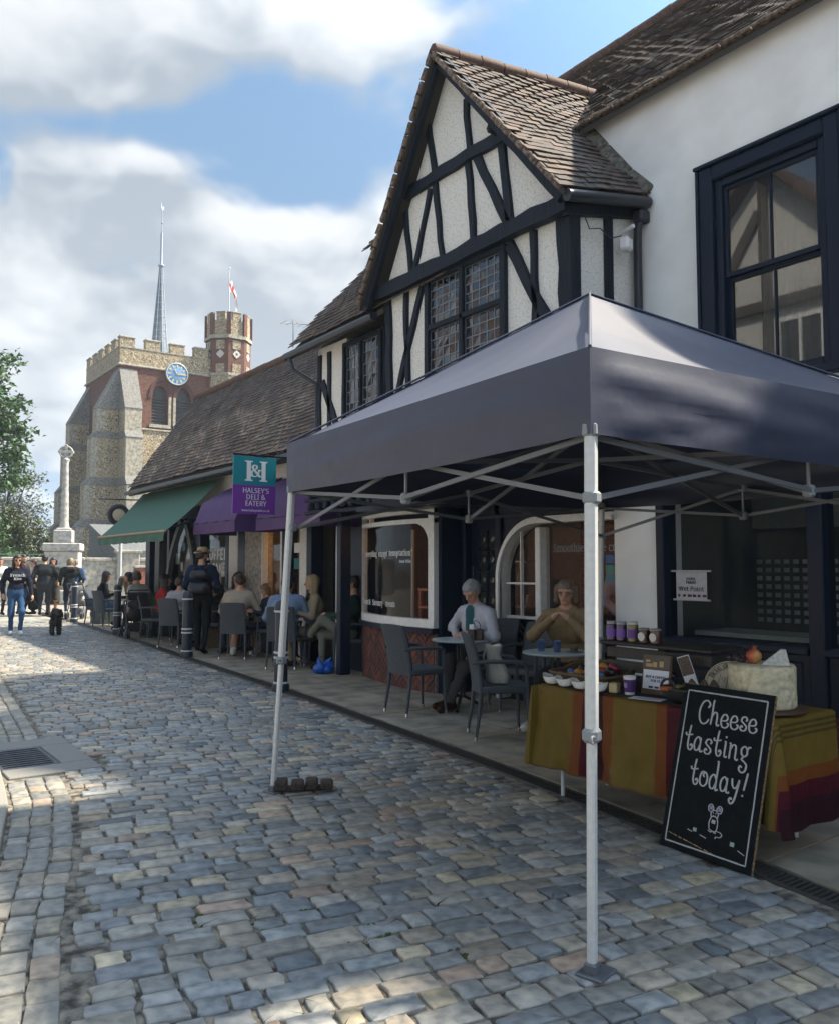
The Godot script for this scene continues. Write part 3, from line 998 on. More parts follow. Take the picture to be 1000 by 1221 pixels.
func build_gable_house() -> void:
	rng.seed = 303
	var h := thing("timber_house", "half-timbered tea shop with a jettied gable and a white bow window", "house", V(5.46, 0, -7.0))
	var dash := mat("pebble_dash", L(0.80, 0.79, 0.75), 0.92, {"tex": "pebC", "scale": 1.6, "nrm": "pebN", "nk": 1.0})
	var tim := mat("black_timber", L(0.012, 0.020, 0.036), 0.55, {"spec": 0.3, "nrm": "woodN", "scale": Vector3(1.5, 1.5, 1.5), "nk": 0.5, "tex": "wood"})
	var navy := mat("navy_paint", L(0.009, 0.016, 0.034), 0.35)
	var gloss := mat("white_gloss", L(0.78, 0.78, 0.76), 0.35, {"tex": "soft", "scale": 2.0})
	var dark := mat("room_wall", L(0.20, 0.185, 0.165), 0.9, {"tex": "soft", "scale": 1.0})
	# plaster of the gable, round the window
	var pw := MB.new()
	var face := Transform3D(Basis(V(0, 0, 1), V(0, 1, 0), V(-1, 0, 0)), V(5.58, 0, 0))
	for poly in [[[-8.2, 2.3], [-7.33, 2.3], [-7.33, 4.68], [-8.2, 4.68]], [[-6.10, 2.3], [-5.2, 2.3], [-5.2, 4.68], [-6.10, 4.68]], [[-7.33, 2.3], [-6.10, 2.3], [-6.10, 3.42], [-7.33, 3.42]], [[-8.2, 4.68], [-5.2, 4.68], [-5.2, 4.80], [-6.95, 6.92], [-7.02, 6.92], [-8.2, 4.80]]]:
		var pp := PackedVector2Array()
		for q in poly: pp.append(Vector2(q[0], q[1]))
		pw.prism(pp, 0.11, face)
	# return wall towards the white house, and the recessed wall on the other side
	pw.span(V(5.56, 2.3, -5.3), V(6.42, 5.0, -5.23))
	for b in [[-10.1, -9.36, 2.3, 4.5], [-9.36, -8.45, 2.3, 3.2], [-8.45, -8.1, 2.3, 4.5]]:
		pw.span(V(5.62, b[2], b[0]), V(5.74, b[3], b[1]))
	obj("plaster", pw, dash, h)
	var x := 5.47
	for t in [[-7.36, 6.55, -7.22, 5.86, 0.085], [-6.67, 6.45, -6.61, 5.86, 0.08], [-7.78, 5.60, -7.67, 4.84, 0.075], [-7.29, 5.70, -7.62, 4.82, 0.075], [-7.22, 5.74, -7.08, 4.84, 0.075], [-6.64, 5.76, -6.55, 4.85, 0.085], [-6.50, 5.76, -6.02, 4.85, 0.11], [-6.12, 5.72, -5.99, 4.87, 0.10]]:
		obj("strut", beam(x, t[0], t[1], t[2], t[3], t[4], 0.035), tim, h)
	obj("collar_beam", beam(x - 0.012, -7.80, 5.80, -6.08, 5.80, 0.14, 0.05), tim, h)
	obj("bressummer", beam(x - 0.03, -8.26, 4.74, -5.16, 4.77, 0.17, 0.09), tim, h)
	for t in [[-8.13, 4.66, -8.05, 2.35, 0.11], [-7.77, 4.66, -7.68, 2.35, 0.075], [-7.44, 4.64, -7.97, 3.40, 0.085], [-5.66, 4.68, -5.62, 2.35, 0.085], [-6.02, 4.66, -5.38, 3.60, 0.12], [-5.26, 4.69, -5.23, 2.35, 0.17]]:
		obj("post", beam(x, t[0], t[1], t[2], t[3], t[4], 0.04), tim, h)
	obj("jetty_beam", beam(5.5, -8.3, 2.28, -5.15, 2.26, 0.24, 0.16), tim, h)
	# side studs of the return wall
	var sb := MB.new()
	sb.span(V(5.44, 2.3, -5.23), V(5.60, 4.75, -5.195), 0.01)
	sb.span(V(5.93, 2.3, -5.23), V(6.05, 4.9, -5.20), 0.01)
	sb.hexa([V(5.40, 4.66, -5.24), V(6.42, 4.88, -5.24), V(6.42, 4.88, -5.17), V(5.40, 4.66, -5.17), V(5.40, 4.84, -5.24), V(6.42, 5.04, -5.24), V(6.42, 5.04, -5.17), V(5.40, 4.84, -5.17)])
	obj("side_stud", sb, tim, h)
	# recessed wall studs
	for t in [[-10.06, 4.4, -10.08, 2.4, 0.10], [-9.80, 4.4, -9.78, 2.4, 0.10], [-9.41, 4.4, -9.42, 2.4, 0.075], [-9.98, 4.02, -9.55, 3.3, 0.12], [-8.45, 4.45, -8.45, 2.4, 0.07]]:
		obj("post", beam(5.63, t[0], t[1], t[2], t[3], t[4], 0.035), tim, h)
	# barge boards and gable roof
	for q in [[-8.40, 4.62, -7.0, 7.0], [-5.14, 4.80, -6.97, 7.0]]:
		obj("barge_board", beam(5.34, q[0], q[1], q[2], q[3], 0.15, 0.05, 0.3), tim, h)
	var slab := MB.new()
	var e0 := V(5.26, 4.64, -8.47)
	var e1 := V(6.6, 4.64, -8.47)
	var r0 := V(5.26, 7.05, -7.0)
	var r1 := V(7.55, 7.1, -6.62)
	var f0 := V(5.26, 4.84, -5.10)
	var f1 := V(6.42, 5.05, -5.06)
	for q in [[e0, e1, r1, r0], [f0, f1, r1, r0]]:
		var p := []
		for k in 4: p.append(q[k] - V(0, 0.06, 0))
		for k in 4: p.append(q[k])
		slab.hexa(p)
	var roof := obj("gable_roof", slab, mat("roof_felt", L(0.05, 0.045, 0.04), 0.9), h)
	var warm := [L(0.15, 0.10, 0.078), L(0.12, 0.088, 0.074), L(0.175, 0.125, 0.095), L(0.10, 0.08, 0.07), L(0.13, 0.105, 0.09)]
	tile_roof(roof, f1, f0, r1, r0, warm, 300)
	tile_roof(roof, e0, e1, r0, r1, warm, 0)
	var rt := MB.new()
	for k in 8: rt.tube([r0.lerp(r1, k / 8.0) + V(0, 0.015 + rr(-0.008, 0.008), 0), r0.lerp(r1, (k + 0.96) / 8.0) + V(0, 0.015, 0)], 0.095, 8)
	obj("ridge_tiles", rt, mat("ridge_clay", L(0.16, 0.09, 0.065), 0.85), roof)
	var fl := MB.new()   # mortar fillet where the tiles meet the white wall
	var pts := [V(6.37, 5.08, -5.05), V(6.36, 5.34, -5.30), V(6.36, 5.72, -5.60), V(6.36, 6.08, -5.88)]
	for k in 3: fl.bar(pts[k], pts[k + 1], 0.17, 0.07, V(-1, 0.4, 0.6), 0.02)
	obj("mortar_fillet", fl, mat("lichen_mortar", L(0.23, 0.22, 0.19), 0.95, {"tex": "hard", "scale": 3.0, "nrm": "fineN"}), roof)
	var vg := MB.new()   # mortared verge along the right barge
	var zz := 0.0
	while zz < 0.96:
		vg.bar(f0.lerp(r0, zz) + V(-0.02, 0.0, 0), f0.lerp(r0, zz + 0.045) + V(-0.02, 0.0, 0), 0.05, 0.05 + rr(0, 0.012), V(0, 0.6, 0.8), 0.012)
		vg.bar(e0.lerp(r0, zz) + V(-0.02, 0.0, 0), e0.lerp(r0, zz + 0.045) + V(-0.02, 0.0, 0), 0.05, 0.05 + rr(0, 0.012), V(0, 0.6, -0.8), 0.012)
		zz += 0.05
	obj("verge", vg, mat("eave_mortar", L(0.30, 0.23, 0.185), 0.9), roof)
	# main roof over the recessed wall, up to the high ridge
	var ms := MB.new()
	ms.hexa([V(5.42, 4.46, -10.55), V(9.5, 9.16, -10.15), V(9.5, 9.16, -6.2), V(5.42, 4.50, -8.2), V(5.42, 4.52, -10.55), V(9.5, 9.22, -10.15), V(9.5, 9.22, -6.2), V(5.42, 4.56, -8.2)])
	var mr := obj("main_roof", ms, mat("roof_felt", L(0.05, 0.045, 0.04), 0.9), h)
	tile_roof(mr, V(5.40, 4.56, -10.6), V(5.40, 4.60, -7.0), V(9.5, 9.26, -10.3), V(9.5, 9.26, -7.0), warm, 0)
	var ew := MB.new()
	ew.tri(V(5.62, 4.5, -10.08), V(9.5, 9.1, -10.08), V(12.6, 5.9, -10.08))
	ew.span(V(5.62, 2.3, -10.12), V(12.6, 4.5, -10.02))
	ew.quad(V(5.62, 4.5, -10.08), V(12.6, 5.9, -10.08), V(12.6, 4.5, -10.08), V(5.7, 4.5, -10.08))
	ew.span(V(12.4, 0, -10.1), V(12.6, 6.0, -6.0))
	obj("end_wall", ew, dash, h)
	# gutters and downpipe
	var gut := mat("black_iron", L(0.018, 0.022, 0.03), 0.4)
	var g1 := MB.new()
	g1.tube([V(5.37, 4.46, -10.62), V(5.37, 4.49, -8.32)], 0.055, 10)
	g1.tube([V(5.37, 4.44, -10.50), V(5.40, 4.24, -10.42), V(5.60, 4.02, -10.14), V(5.62, 3.8, -10.14), V(5.62, 2.4, -10.14)], 0.035, 8)
	obj("gutter", g1, gut, h)
	var g2 := MB.new()
	g2.tube([V(5.30, 4.78, -5.08), V(6.36, 4.97, -5.04)], 0.055, 10)
	g2.tube([V(6.34, 4.93, -5.08), V(6.30, 4.72, -5.12), V(6.33, 4.6, -5.15), V(6.33, 2.4, -5.15)], 0.04, 8)
	g2.box(V(6.33, 4.84, -5.1), V(0.14, 0.12, 0.12), Basis.IDENTITY, 0.02)
	var g3 := MB.new()
	g3.tube([V(5.30, 4.62, -8.42), V(5.50, 4.62, -8.44)], 0.06, 10)
	obj("gutter_stop", g3, gut, h)
	obj("gutter", g2, gut, h)
	var wire := MB.new()
	wire.tube([V(5.62, 4.7, -5.17), V(5.66, 4.58, -5.15), V(5.80, 4.62, -5.15), V(5.95, 4.56, -5.15), V(6.10, 4.62, -5.15)], 0.006, 5)
	obj("cable", wire, gut, h)
	var cam := MB.new()
	cam.box(V(6.10, 4.52, -5.10), V(0.13, 0.13, 0.10), Basis(Vector3.UP, 0.3), 0.02)
	cam.tube([V(6.12, 4.66, -5.16), V(6.12, 4.68, -5.02)], 0.02, 8)
	obj("alarm_box", cam, mat("white_plastic", L(0.72, 0.73, 0.74), 0.4), h)
	var bat := MB.new()
	bat.box(V(5.36, 5.86, -6.12), V(0.14, 0.12, 0.10), Basis(Vector3.RIGHT, 0.6), 0.03)
	bat.box(V(5.36, 5.72, -7.86), V(0.12, 0.10, 0.10), Basis(Vector3.RIGHT, -0.6), 0.03)
	obj("purlin_end", bat, tim, h)
	# leaded windows
	var panes := [mat("old_glass_0", L(0.02, 0.025, 0.03), 0.04, {"alpha": 0.75, "spec": 0.9}), mat("old_glass_1", L(0.03, 0.036, 0.045), 0.06, {"alpha": 0.8, "spec": 0.9}), mat("old_glass_2", L(0.015, 0.018, 0.022), 0.02, {"alpha": 0.7, "spec": 1.0})]
	var w1 := obj("leaded_window", MB.new(), tim, h)
	var fr := MB.new()
	for b in [[-7.38, -7.31, 3.40, 4.68], [-6.13, -6.05, 3.40, 4.68], [-6.77, -6.71, 3.44, 4.66], [-7.31, -6.13, 4.09, 4.15], [-7.31, -6.13, 4.63, 4.68], [-7.31, -6.13, 3.36, 3.44]]:
		fr.span(V(5.42, b[2], b[0]), V(5.52, b[3], b[1]), 0.006)
	w1.mesh = fr.mesh()
	leaded(w1, 5.47, -7.31, -6.77, 4.15, 4.63, 5, 5, panes)
	leaded(w1, 5.47, -6.71, -6.13, 4.15, 4.63, 5, 5, panes)
	leaded(w1, 5.47, -7.31, -6.77, 3.44, 4.09, 5, 6, panes)
	leaded(w1, 5.47, -6.71, -6.13, 3.44, 4.09, 5, 6, panes)
	var pap := MB.new()   # papers propped inside the panes
	pap.span(V(5.50, 4.16, -7.26), V(5.51, 4.34, -7.06)); pap.span(V(5.50, 4.18, -6.98), V(5.51, 4.30, -6.86)); pap.span(V(5.49, 4.17, -6.35), V(5.50, 4.36, -6.16))
	obj("paper", pap, mat("cream_paper", L(0.62, 0.50, 0.34), 0.8), w1)
	var w2 := obj("leaded_window", MB.new(), tim, h)
	fr = MB.new()
	for b in [[-9.38, -9.33, 3.1, 4.42], [-8.53, -8.47, 3.1, 4.42], [-8.96, -8.93, 3.15, 4.36], [-9.33, -8.53, 4.36, 4.42], [-9.33, -8.53, 3.1, 3.15]]:
		fr.span(V(5.56, b[2], b[0]), V(5.68, b[3], b[1]), 0.006)
	w2.mesh = fr.mesh()
	leaded(w2, 5.61, -9.33, -8.96, 3.15, 4.36, 4, 8, panes)
	leaded(w2, 5.61, -8.93, -8.53, 3.15, 4.36, 4, 8, panes)
	# upper floor, shut off from the shop below
	var fl2 := MB.new()
	fl2.span(V(5.6, 2.36, -10.05), V(12.4, 2.5, -5.3))
	fl2.span(V(6.9, 2.5, -10.05), V(7.0, 4.6, -5.3))
	fl2.span(V(6.45, -0.02, -10.05), V(12.4, 0.01, -5.55))
	fl2.span(V(9.2, 0.0, -10.05), V(9.3, 2.36, -5.55))
	obj("inner_wall", fl2, dark, h)
	# jetty over the shop: joist ends under the recessed wall, a sloping hood over the bow window
	var pl := MB.new()
	pl.span(V(5.66, 2.28, -10.15), V(5.70, 2.56, -8.2))
	obj("jetty_plaster", pl, dash, h)
	for row in 2:
		for k in 8:
			var j := MB.new()
			j.box(V(5.62, 2.30 + row * 0.16, -10.05 + k * 0.21), V(0.34, 0.10, 0.10), Basis(Vector3.UP, rr(-0.05, 0.05)), 0.02)
			obj("joist_end", j, tim, h)
	for y in [2.38, 2.22]:
		obj("jetty_rail", beam(5.52, -10.2, y, -8.3, y, 0.055, 0.05), tim, h)
	var hood := MB.new()
	hood.hexa([V(5.40, 2.16, -8.75), V(5.40, 2.16, -5.2), V(6.45, 2.20, -5.2), V(6.45, 2.20, -8.75), V(5.40, 2.22, -8.75), V(5.40, 2.22, -5.2), V(6.45, 2.48, -5.2), V(6.45, 2.48, -8.75)])
	obj("hood", hood, navy, h)
	# ground floor: bow window
	var bow := obj("bow_window", MB.new(), gloss, h)
	var bx := func(z): return 6.40 - 0.42 * pow(clampf((z + 10.04) / 1.25, 0, 1), 0.45) * (1.0 - 0.10 * pow(clampf((z + 8.6) / 0.65, 0, 1), 2.0))
	var rail := func(y0: float, y1: float, o0: float, o1: float, z0: float, z1: float) -> MB:
		var mb := MB.new()
		var n := 22
		for i in n:
			var a := lerpf(z0, z1, float(i) / n)
			var b := lerpf(z0, z1, float(i + 1) / n)
			mb.hexa([V(bx.call(a) - o0, y0, a), V(bx.call(b) - o0, y0, b), V(bx.call(b) + o1, y0, b), V(bx.call(a) + o1, y0, a), V(bx.call(a) - o0, y1, a), V(bx.call(b) - o0, y1, b), V(bx.call(b) + o1, y1, b), V(bx.call(a) + o1, y1, a)])
		return mb
	var bf: MB = rail.call(0.765, 0.865, 0.035, 0.06, -10.02, -7.96)
	bf.add(rail.call(2.02, 2.075, 0.03, 0.06, -10.02, -7.96))
	bf.add(rail.call(2.14, 2.19, 0.03, 0.06, -10.02, -7.96))
	for q in [[-10.03, -9.93], [-8.06, -7.96]]:
		bf.add(rail.call(0.865, 2.19, 0.03, 0.06, q[0], q[1]))
	bf.add(rail.call(2.075, 2.14, 0.02, 0.05, -9.56, -9.52))
	# rounded spandrels in the two upper corners
	for s in [-1, 1]:
		var zc := -8.06 if s > 0 else -9.93
		for k in 8:
			var a0 := PI / 2 * k / 8
			var a1 := PI / 2 * (k + 1) / 8
			var r := 0.26 if s > 0 else 0.05
			var pa := Vector2(zc - s * r + s * r * sin(a0), 2.02 - r + r * cos(a0))
			var pb := Vector2(zc - s * r + s * r * sin(a1), 2.02 - r + r * cos(a1))
			var qa := Vector2(pa.x, 2.02)
			var qb := Vector2(pb.x, 2.02)
			var p := []
			for o in [-0.025, 0.04]:
				for w in [pa, pb, qb, qa]: p.append(V(bx.call(w.x) + o, w.y, w.x))
			bf.hexa(p)
	bow.mesh = bf.mesh()
	obj("sill", rail.call(0.70, 0.765, 0.075, 0.06, -10.05, -7.94), navy, bow)
	var gl := MB.new()
	var rows := []
	for i in 23:
		var z := lerpf(-9.93, -8.06, i / 22.0)
		rows.append(PackedVector3Array([V(bx.call(z), 0.865, z), V(bx.call(z), 2.02, z)]))
	gl.grid(rows, false, V(8, 1.4, -9))
	obj("curved_pane", gl, glass_mat(), bow)
	var plinth: MB = rail.call(0.0, 0.70, 0.0, 0.05, -10.03, -7.97)
	var pn := obj("brick_plinth", plinth, mat("brick_mortar", L(0.34, 0.27, 0.22), 0.9), h)
	herringbone(pn, -10.02, -7.98, 0.0, 0.695, bx)
	var retn := MB.new()
	retn.span(V(6.06, 0.0, -7.97), V(6.42, 2.2, -7.90))
	obj("bow_return", retn, navy, h)
	# white lettering on the bow
	var ink := mat("white_vinyl", L(0.62, 0.63, 0.62), 0.6)
	for q in [["everything", -9.50, 1.66, 0.105], ["except", -9.09, 1.66, 0.105], ["temptation\"", -8.62, 1.665, 0.105], ["Oscar Wilde", -8.52, 1.56, 0.05], ["Sweet &", -9.66, 1.02, 0.105], ["Savoury", -9.26, 1.02, 0.105], ["treats", -8.86, 1.02, 0.105]]:
		var z: float = q[1]
		var tx: float = (bx.call(z + 0.15) - bx.call(z - 0.15)) / 0.3
		var ax := V(tx, 0, 1).normalized()
		words("window_lettering", q[0], q[3], ink, bow, Transform3D(Basis(ax * 0.8, V(0, 1, 0), ax.cross(Vector3.UP) * 1.0), V(bx.call(z) - 0.008, q[2], z)), true, true)
	# things in the window: red jacket on a stand, wire rack with cards, shelves
	var red := MB.new()
	red.lathe([Vector2(0.0, 1.42), Vector2(0.07, 1.40), Vector2(0.15, 1.30), Vector2(0.13, 1.05), Vector2(0.17, 0.75), Vector2(0.0, 0.74)], 12, Transform3D(Basis.IDENTITY, V(6.75, 0, -8.72)))
	red.tube([V(6.75, 1.34, -8.86), V(6.72, 1.1, -8.98), V(6.68, 0.95, -8.92)], 0.045, 8)
	red.tube([V(6.75, 1.34, -8.58), V(6.72, 1.1, -8.46), V(6.68, 0.95, -8.52)], 0.045, 8)
	red.ball(V(6.75, 1.5, -8.72), V(0.07, 0.09, 0.07))
	obj("display_figure", red, mat("red_cloth", L(0.35, 0.015, 0.015), 0.7), bow)
	var stand := MB.new()
	for z in [-8.92, -8.42]:
		for xx in [6.5, 6.68]: stand.bar(V(xx, 0.8, z), V(xx, 1.2, z), 0.03, 0.03)
	for y in [1.18, 0.95]: stand.span(V(6.48, y, -8.96), V(6.70, y + 0.03, -8.38))
	obj("display_stand", stand, mat("orange_wood", L(0.30, 0.06, 0.02), 0.5), bow)
	var rack := MB.new()
	for k in 6: rack.bar(V(6.2, 0.87, -8.32 + k * 0.04), V(6.2, 1.2, -8.32 + k * 0.04), 0.006, 0.006)
	rack.bar(V(6.2, 1.2, -8.33), V(6.2, 1.2, -8.11), 0.008, 0.008); rack.bar(V(6.2, 0.88, -8.33), V(6.2, 0.88, -8.11), 0.008, 0.008)
	rack.span(V(6.21, 0.88, -8.30), V(6.22, 1.02, -8.14))
	obj("wire_rack", rack, mat("white_wire", L(0.6, 0.62, 0.58), 0.5), bow)
	var shelf := MB.new()
	for y in [0.95, 1.25, 1.55]: shelf.span(V(7.6, y, -9.9), V(7.9, y + 0.02, -8.1))
	shelf.bar(V(6.75, 0.8, -9.45), V(6.75, 2.0, -9.45), 0.03, 0.03)
	shelf.bar(V(6.95, 0.8, -9.15), V(6.95, 2.0, -9.15), 0.05, 0.05)
	obj("shelf", shelf, mat("shelf_pale", L(0.42, 0.42, 0.40), 0.6), bow)
	for k in 22:
		var jar := MB.new()
		var y: float = [0.97, 1.27, 1.57][k % 3]
		jar.lathe([Vector2(0, 0), Vector2(0.04, 0), Vector2(0.045, 0.09), Vector2(0.03, 0.12), Vector2(0.032, 0.15), Vector2(0, 0.15)], 8, Transform3D(Basis.IDENTITY, V(7.7, y, -9.8 + k * 0.078)))
		obj("shelf_jar", jar, mat("jar_%d" % (k % 4), [L(0.3, 0.28, 0.22), L(0.35, 0.36, 0.36), L(0.2, 0.08, 0.04), L(0.12, 0.16, 0.12)][k % 4], 0.3), bow)
	# pier, shop door with bottle panes
	var pier := MB.new()
	for b in [[-10.12, -9.98], [-7.92, -7.84], [-7.30, -7.2]]: pier.span(V(6.36, 0, b[0]), V(6.6, 2.3, b[1]), 0.012)
	pier.span(V(5.96, 0.0, -10.17), V(6.13, 2.24, -10.055), 0.012)
	pier.span(V(6.36, 2.08, -10.0), V(6.6, 2.34, -5.55), 0.01)
	obj("door_post", pier, navy, h)
	var door := obj("shop_door", MB.new(), navy, h)
	var dm := MB.new()
	for b in [[V(6.46, 0.0, -7.84), V(6.51, 2.08, -7.70)], [V(6.46, 0.0, -7.40), V(6.51, 2.08, -7.30)], [V(6.46, 0.0, -7.70), V(6.51, 0.95, -7.40)], [V(6.46, 1.92, -7.70), V(6.51, 2.08, -7.40)]]:
		dm.span(b[0], b[1], 0.006)
	for k in 4: dm.span(V(6.465, 0.95 + k * 0.243, -7.70), V(6.505, 0.97 + k * 0.243, -7.40))
	dm.span(V(6.465, 0.95, -7.56), V(6.505, 1.92, -7.54))
	door.mesh = dm.mesh()
	for i in 2:
		for j in 4:
			var p := MB.new()
			var c := V(6.485, 1.09 + j * 0.243, -7.63 + i * 0.16)
			p.box(c, V(0.004, 0.22, 0.135))
			p.ball(c + V(-0.012, 0, 0), V(0.014, 0.05, 0.05), 6, 10)
			obj("bottle_pane", p, mat("bottle_glass", L(0.03, 0.045, 0.045), 0.05, {"spec": 1.0, "alpha": 0.7}), door)
	var hd := MB.new()
	hd.bar(V(6.44, 1.05, -7.77), V(6.44, 1.22, -7.77), 0.025, 0.012)
	hd.tube([V(6.45, 1.30, -7.77), V(6.43, 1.30, -7.77)], 0.02, 8)
	hd.bar(V(6.44, 1.38, -7.77), V(6.44, 1.50, -7.77), 0.03, 0.012)
	obj("handle", hd, mat("chrome", L(0.55, 0.55, 0.55), 0.25, {"metal": 1.0}), door)
	# arched white window frame of the ice-cream counter
	var arch := obj("arched_window", MB.new(), gloss, h)
	var am := MB.new()
	var pts2 := []
	for k in 15:
		var a := PI / 2 * k / 14.0
		pts2.append(Vector2(-6.60 - 0.58 * cos(a), 1.36 + 0.60 * sin(a)))
	pts2.push_front(Vector2(-7.18, 0.02))
	pts2.append(Vector2(-5.52, 1.96))
	for layer in [[0.075, 6.34, 6.5], [0.045, 6.31, 6.36]]:
		for k in pts2.size() - 1:
			var a: Vector2 = pts2[k]
			var b: Vector2 = pts2[k + 1]
			var d0: Vector2 = (pts2[k] - pts2[maxi(k - 1, 0)]).normalized() if k > 0 else (b - a).normalized()
			var d1: Vector2 = (b - a).normalized()
			var d2: Vector2 = (pts2[mini(k + 2, pts2.size() - 1)] - b).normalized() if k < pts2.size() - 2 else d1
			var na: Vector2 = (d0 + d1).normalized().orthogonal() * layer[0]
			var nb: Vector2 = (d1 + d2).normalized().orthogonal() * layer[0]
			am.hexa([V(layer[1], a.y, a.x), V(layer[1], b.y, b.x), V(layer[2], b.y, b.x), V(layer[2], a.y, a.x), V(layer[1], a.y - na.y, a.x - na.x), V(layer[1], b.y - nb.y, b.x - nb.x), V(layer[2], b.y - nb.y, b.x - nb.x), V(layer[2], a.y - na.y, a.x - na.x)])
	am.span(V(6.34, 0.02, -6.62), V(6.5, 1.92, -6.54), 0.01)
	am.span(V(6.38, 1.30, -7.12), V(6.44, 1.32, -6.62)); am.span(V(6.38, 0.92, -7.12), V(6.44, 0.95, -6.62)); am.span(V(6.39, 0.95, -6.90), V(6.43, 1.9, -6.885))
	arch.mesh = am.mesh()
	var wm := MB.new()   # navy wall round the arch
	var wp := PackedVector2Array([Vector2(-7.22, 0.0), Vector2(-7.20, 1.36)])
	for k in 15:
		var a := PI / 2 * k / 14.0
		wp.append(Vector2(-6.60 - 0.60 * cos(a), 1.36 + 0.62 * sin(a)))
	wp.append(Vector2(-5.55, 1.98)); wp.append(Vector2(-5.55, 2.1)); wp.append(Vector2(-7.3, 2.1)); wp.append(Vector2(-7.3, 0.0))
	wm.prism(wp, 0.16, Transform3D(Basis(V(0, 0, 1), V(0, 1, 0), V(-1, 0, 0)), V(6.56, 0, 0)))
	obj("arch_surround", wm, navy, h)
	for b in [[-7.12, -6.62, 0.95, 1.9], [-6.54, -5.56, 0.10, 1.92]]:
		var p := MB.new()
		p.span(V(6.44, b[2], b[0]), V(6.446, b[3], b[1]))
		obj("pane", p, glass_mat(), arch)
	var lowp := MB.new()
	lowp.span(V(6.45, 0.0, -7.12), V(6.5, 0.92, -6.62))
	obj("lower_panel", lowp, navy, arch)
	for k in 2:
		for j in 3:
			var cz := -6.98 + k * 0.2
			var zig := MB.new()
			zig.bar(V(6.445, 0.62 + j * 0.09, cz - 0.09), V(6.445, 0.70 + j * 0.09, cz), 0.012, 0.02, V(1, 0, 0)); zig.bar(V(6.445, 0.70 + j * 0.09, cz), V(6.445, 0.62 + j * 0.09, cz + 0.09), 0.012, 0.02, V(1, 0, 0))
			obj("zigzag_brick", zig, mat("zig_tan", L(0.13, 0.10, 0.08), 0.8), arch)
	var fz := Basis(V(0, 0, 0.85), V(0, 1, 0), V(-1, 0, 0))
	words("window_lettering", "Smoothies & Ice cream", 0.115, mat("grey_vinyl", L(0.24, 0.26, 0.27), 0.6), arch, Transform3D(fz, V(6.436, 1.69, -5.90)), true)
	for q in [[1.53, L(0.02, 0.10, 0.30), "a"], [1.43, L(0.03, 0.22, 0.16), "b"], [1.335, L(0.05, 0.18, 0.24), "c"]]:
		var s := MB.new()
		s.span(V(6.436, q[0], -5.70), V(6.439, q[0] + 0.08, -5.60), 0.0)
		s.span(V(6.434, q[0] + 0.02, -5.67), V(6.436, q[0] + 0.04, -5.63), 0.0)
		obj("sticker", s, mat("sticker_" + q[2], q[1], 0.5), arch)
	# the brick pier and counter inside, with a warm filament lamp
	var bp := MB.new()
	bp.span(V(7.2, 0.0, -6.75), V(7.5, 2.36, -6.15))
	obj("inner_pier", bp, mat("inner_brick", L(0.32, 0.28, 0.26), 0.9, {"tex": "brick", "nrm": "brickN", "scale": 1.1}), h)
	filament(V(6.95, 1.60, -5.72), h)
	filament(V(7.0, 1.86, -8.55), h)

func filament(at: Vector3, parent: Node3D, power := 0.03) -> void:
	var b := MB.new()
	b.lathe([Vector2(0, -0.06), Vector2(0.018, -0.055), Vector2(0.026, -0.02), Vector2(0.02, 0.03), Vector2(0.012, 0.05), Vector2(0, 0.05)], 8, Transform3D(Basis.IDENTITY, at))
	var o := obj("lamp", b, mat("filament_glow", L(1.0, 0.42, 0.06), 0.4, {"glow": Color(1.0, 0.62, 0.18), "power": 2.2}), parent)
	var c := MB.new()
	c.tube([at + V(0, 0.05, 0), at + V(0, 0.35, 0)], 0.006, 5)
	obj("lamp_cord", c, mat("black_iron", L(0.018, 0.022, 0.03), 0.4), o)
	var l := OmniLight3D.new()
	l.name = "lamp_light"
	parent.add_child(l, true)
	l.global_position = at
	l.light_color = Color(1.0, 0.72, 0.38)
	l.light_energy = power
	l.light_size = 0.03
	l.omni_range = 8.0
	l.omni_attenuation = 2.0
	l.shadow_enabled = true

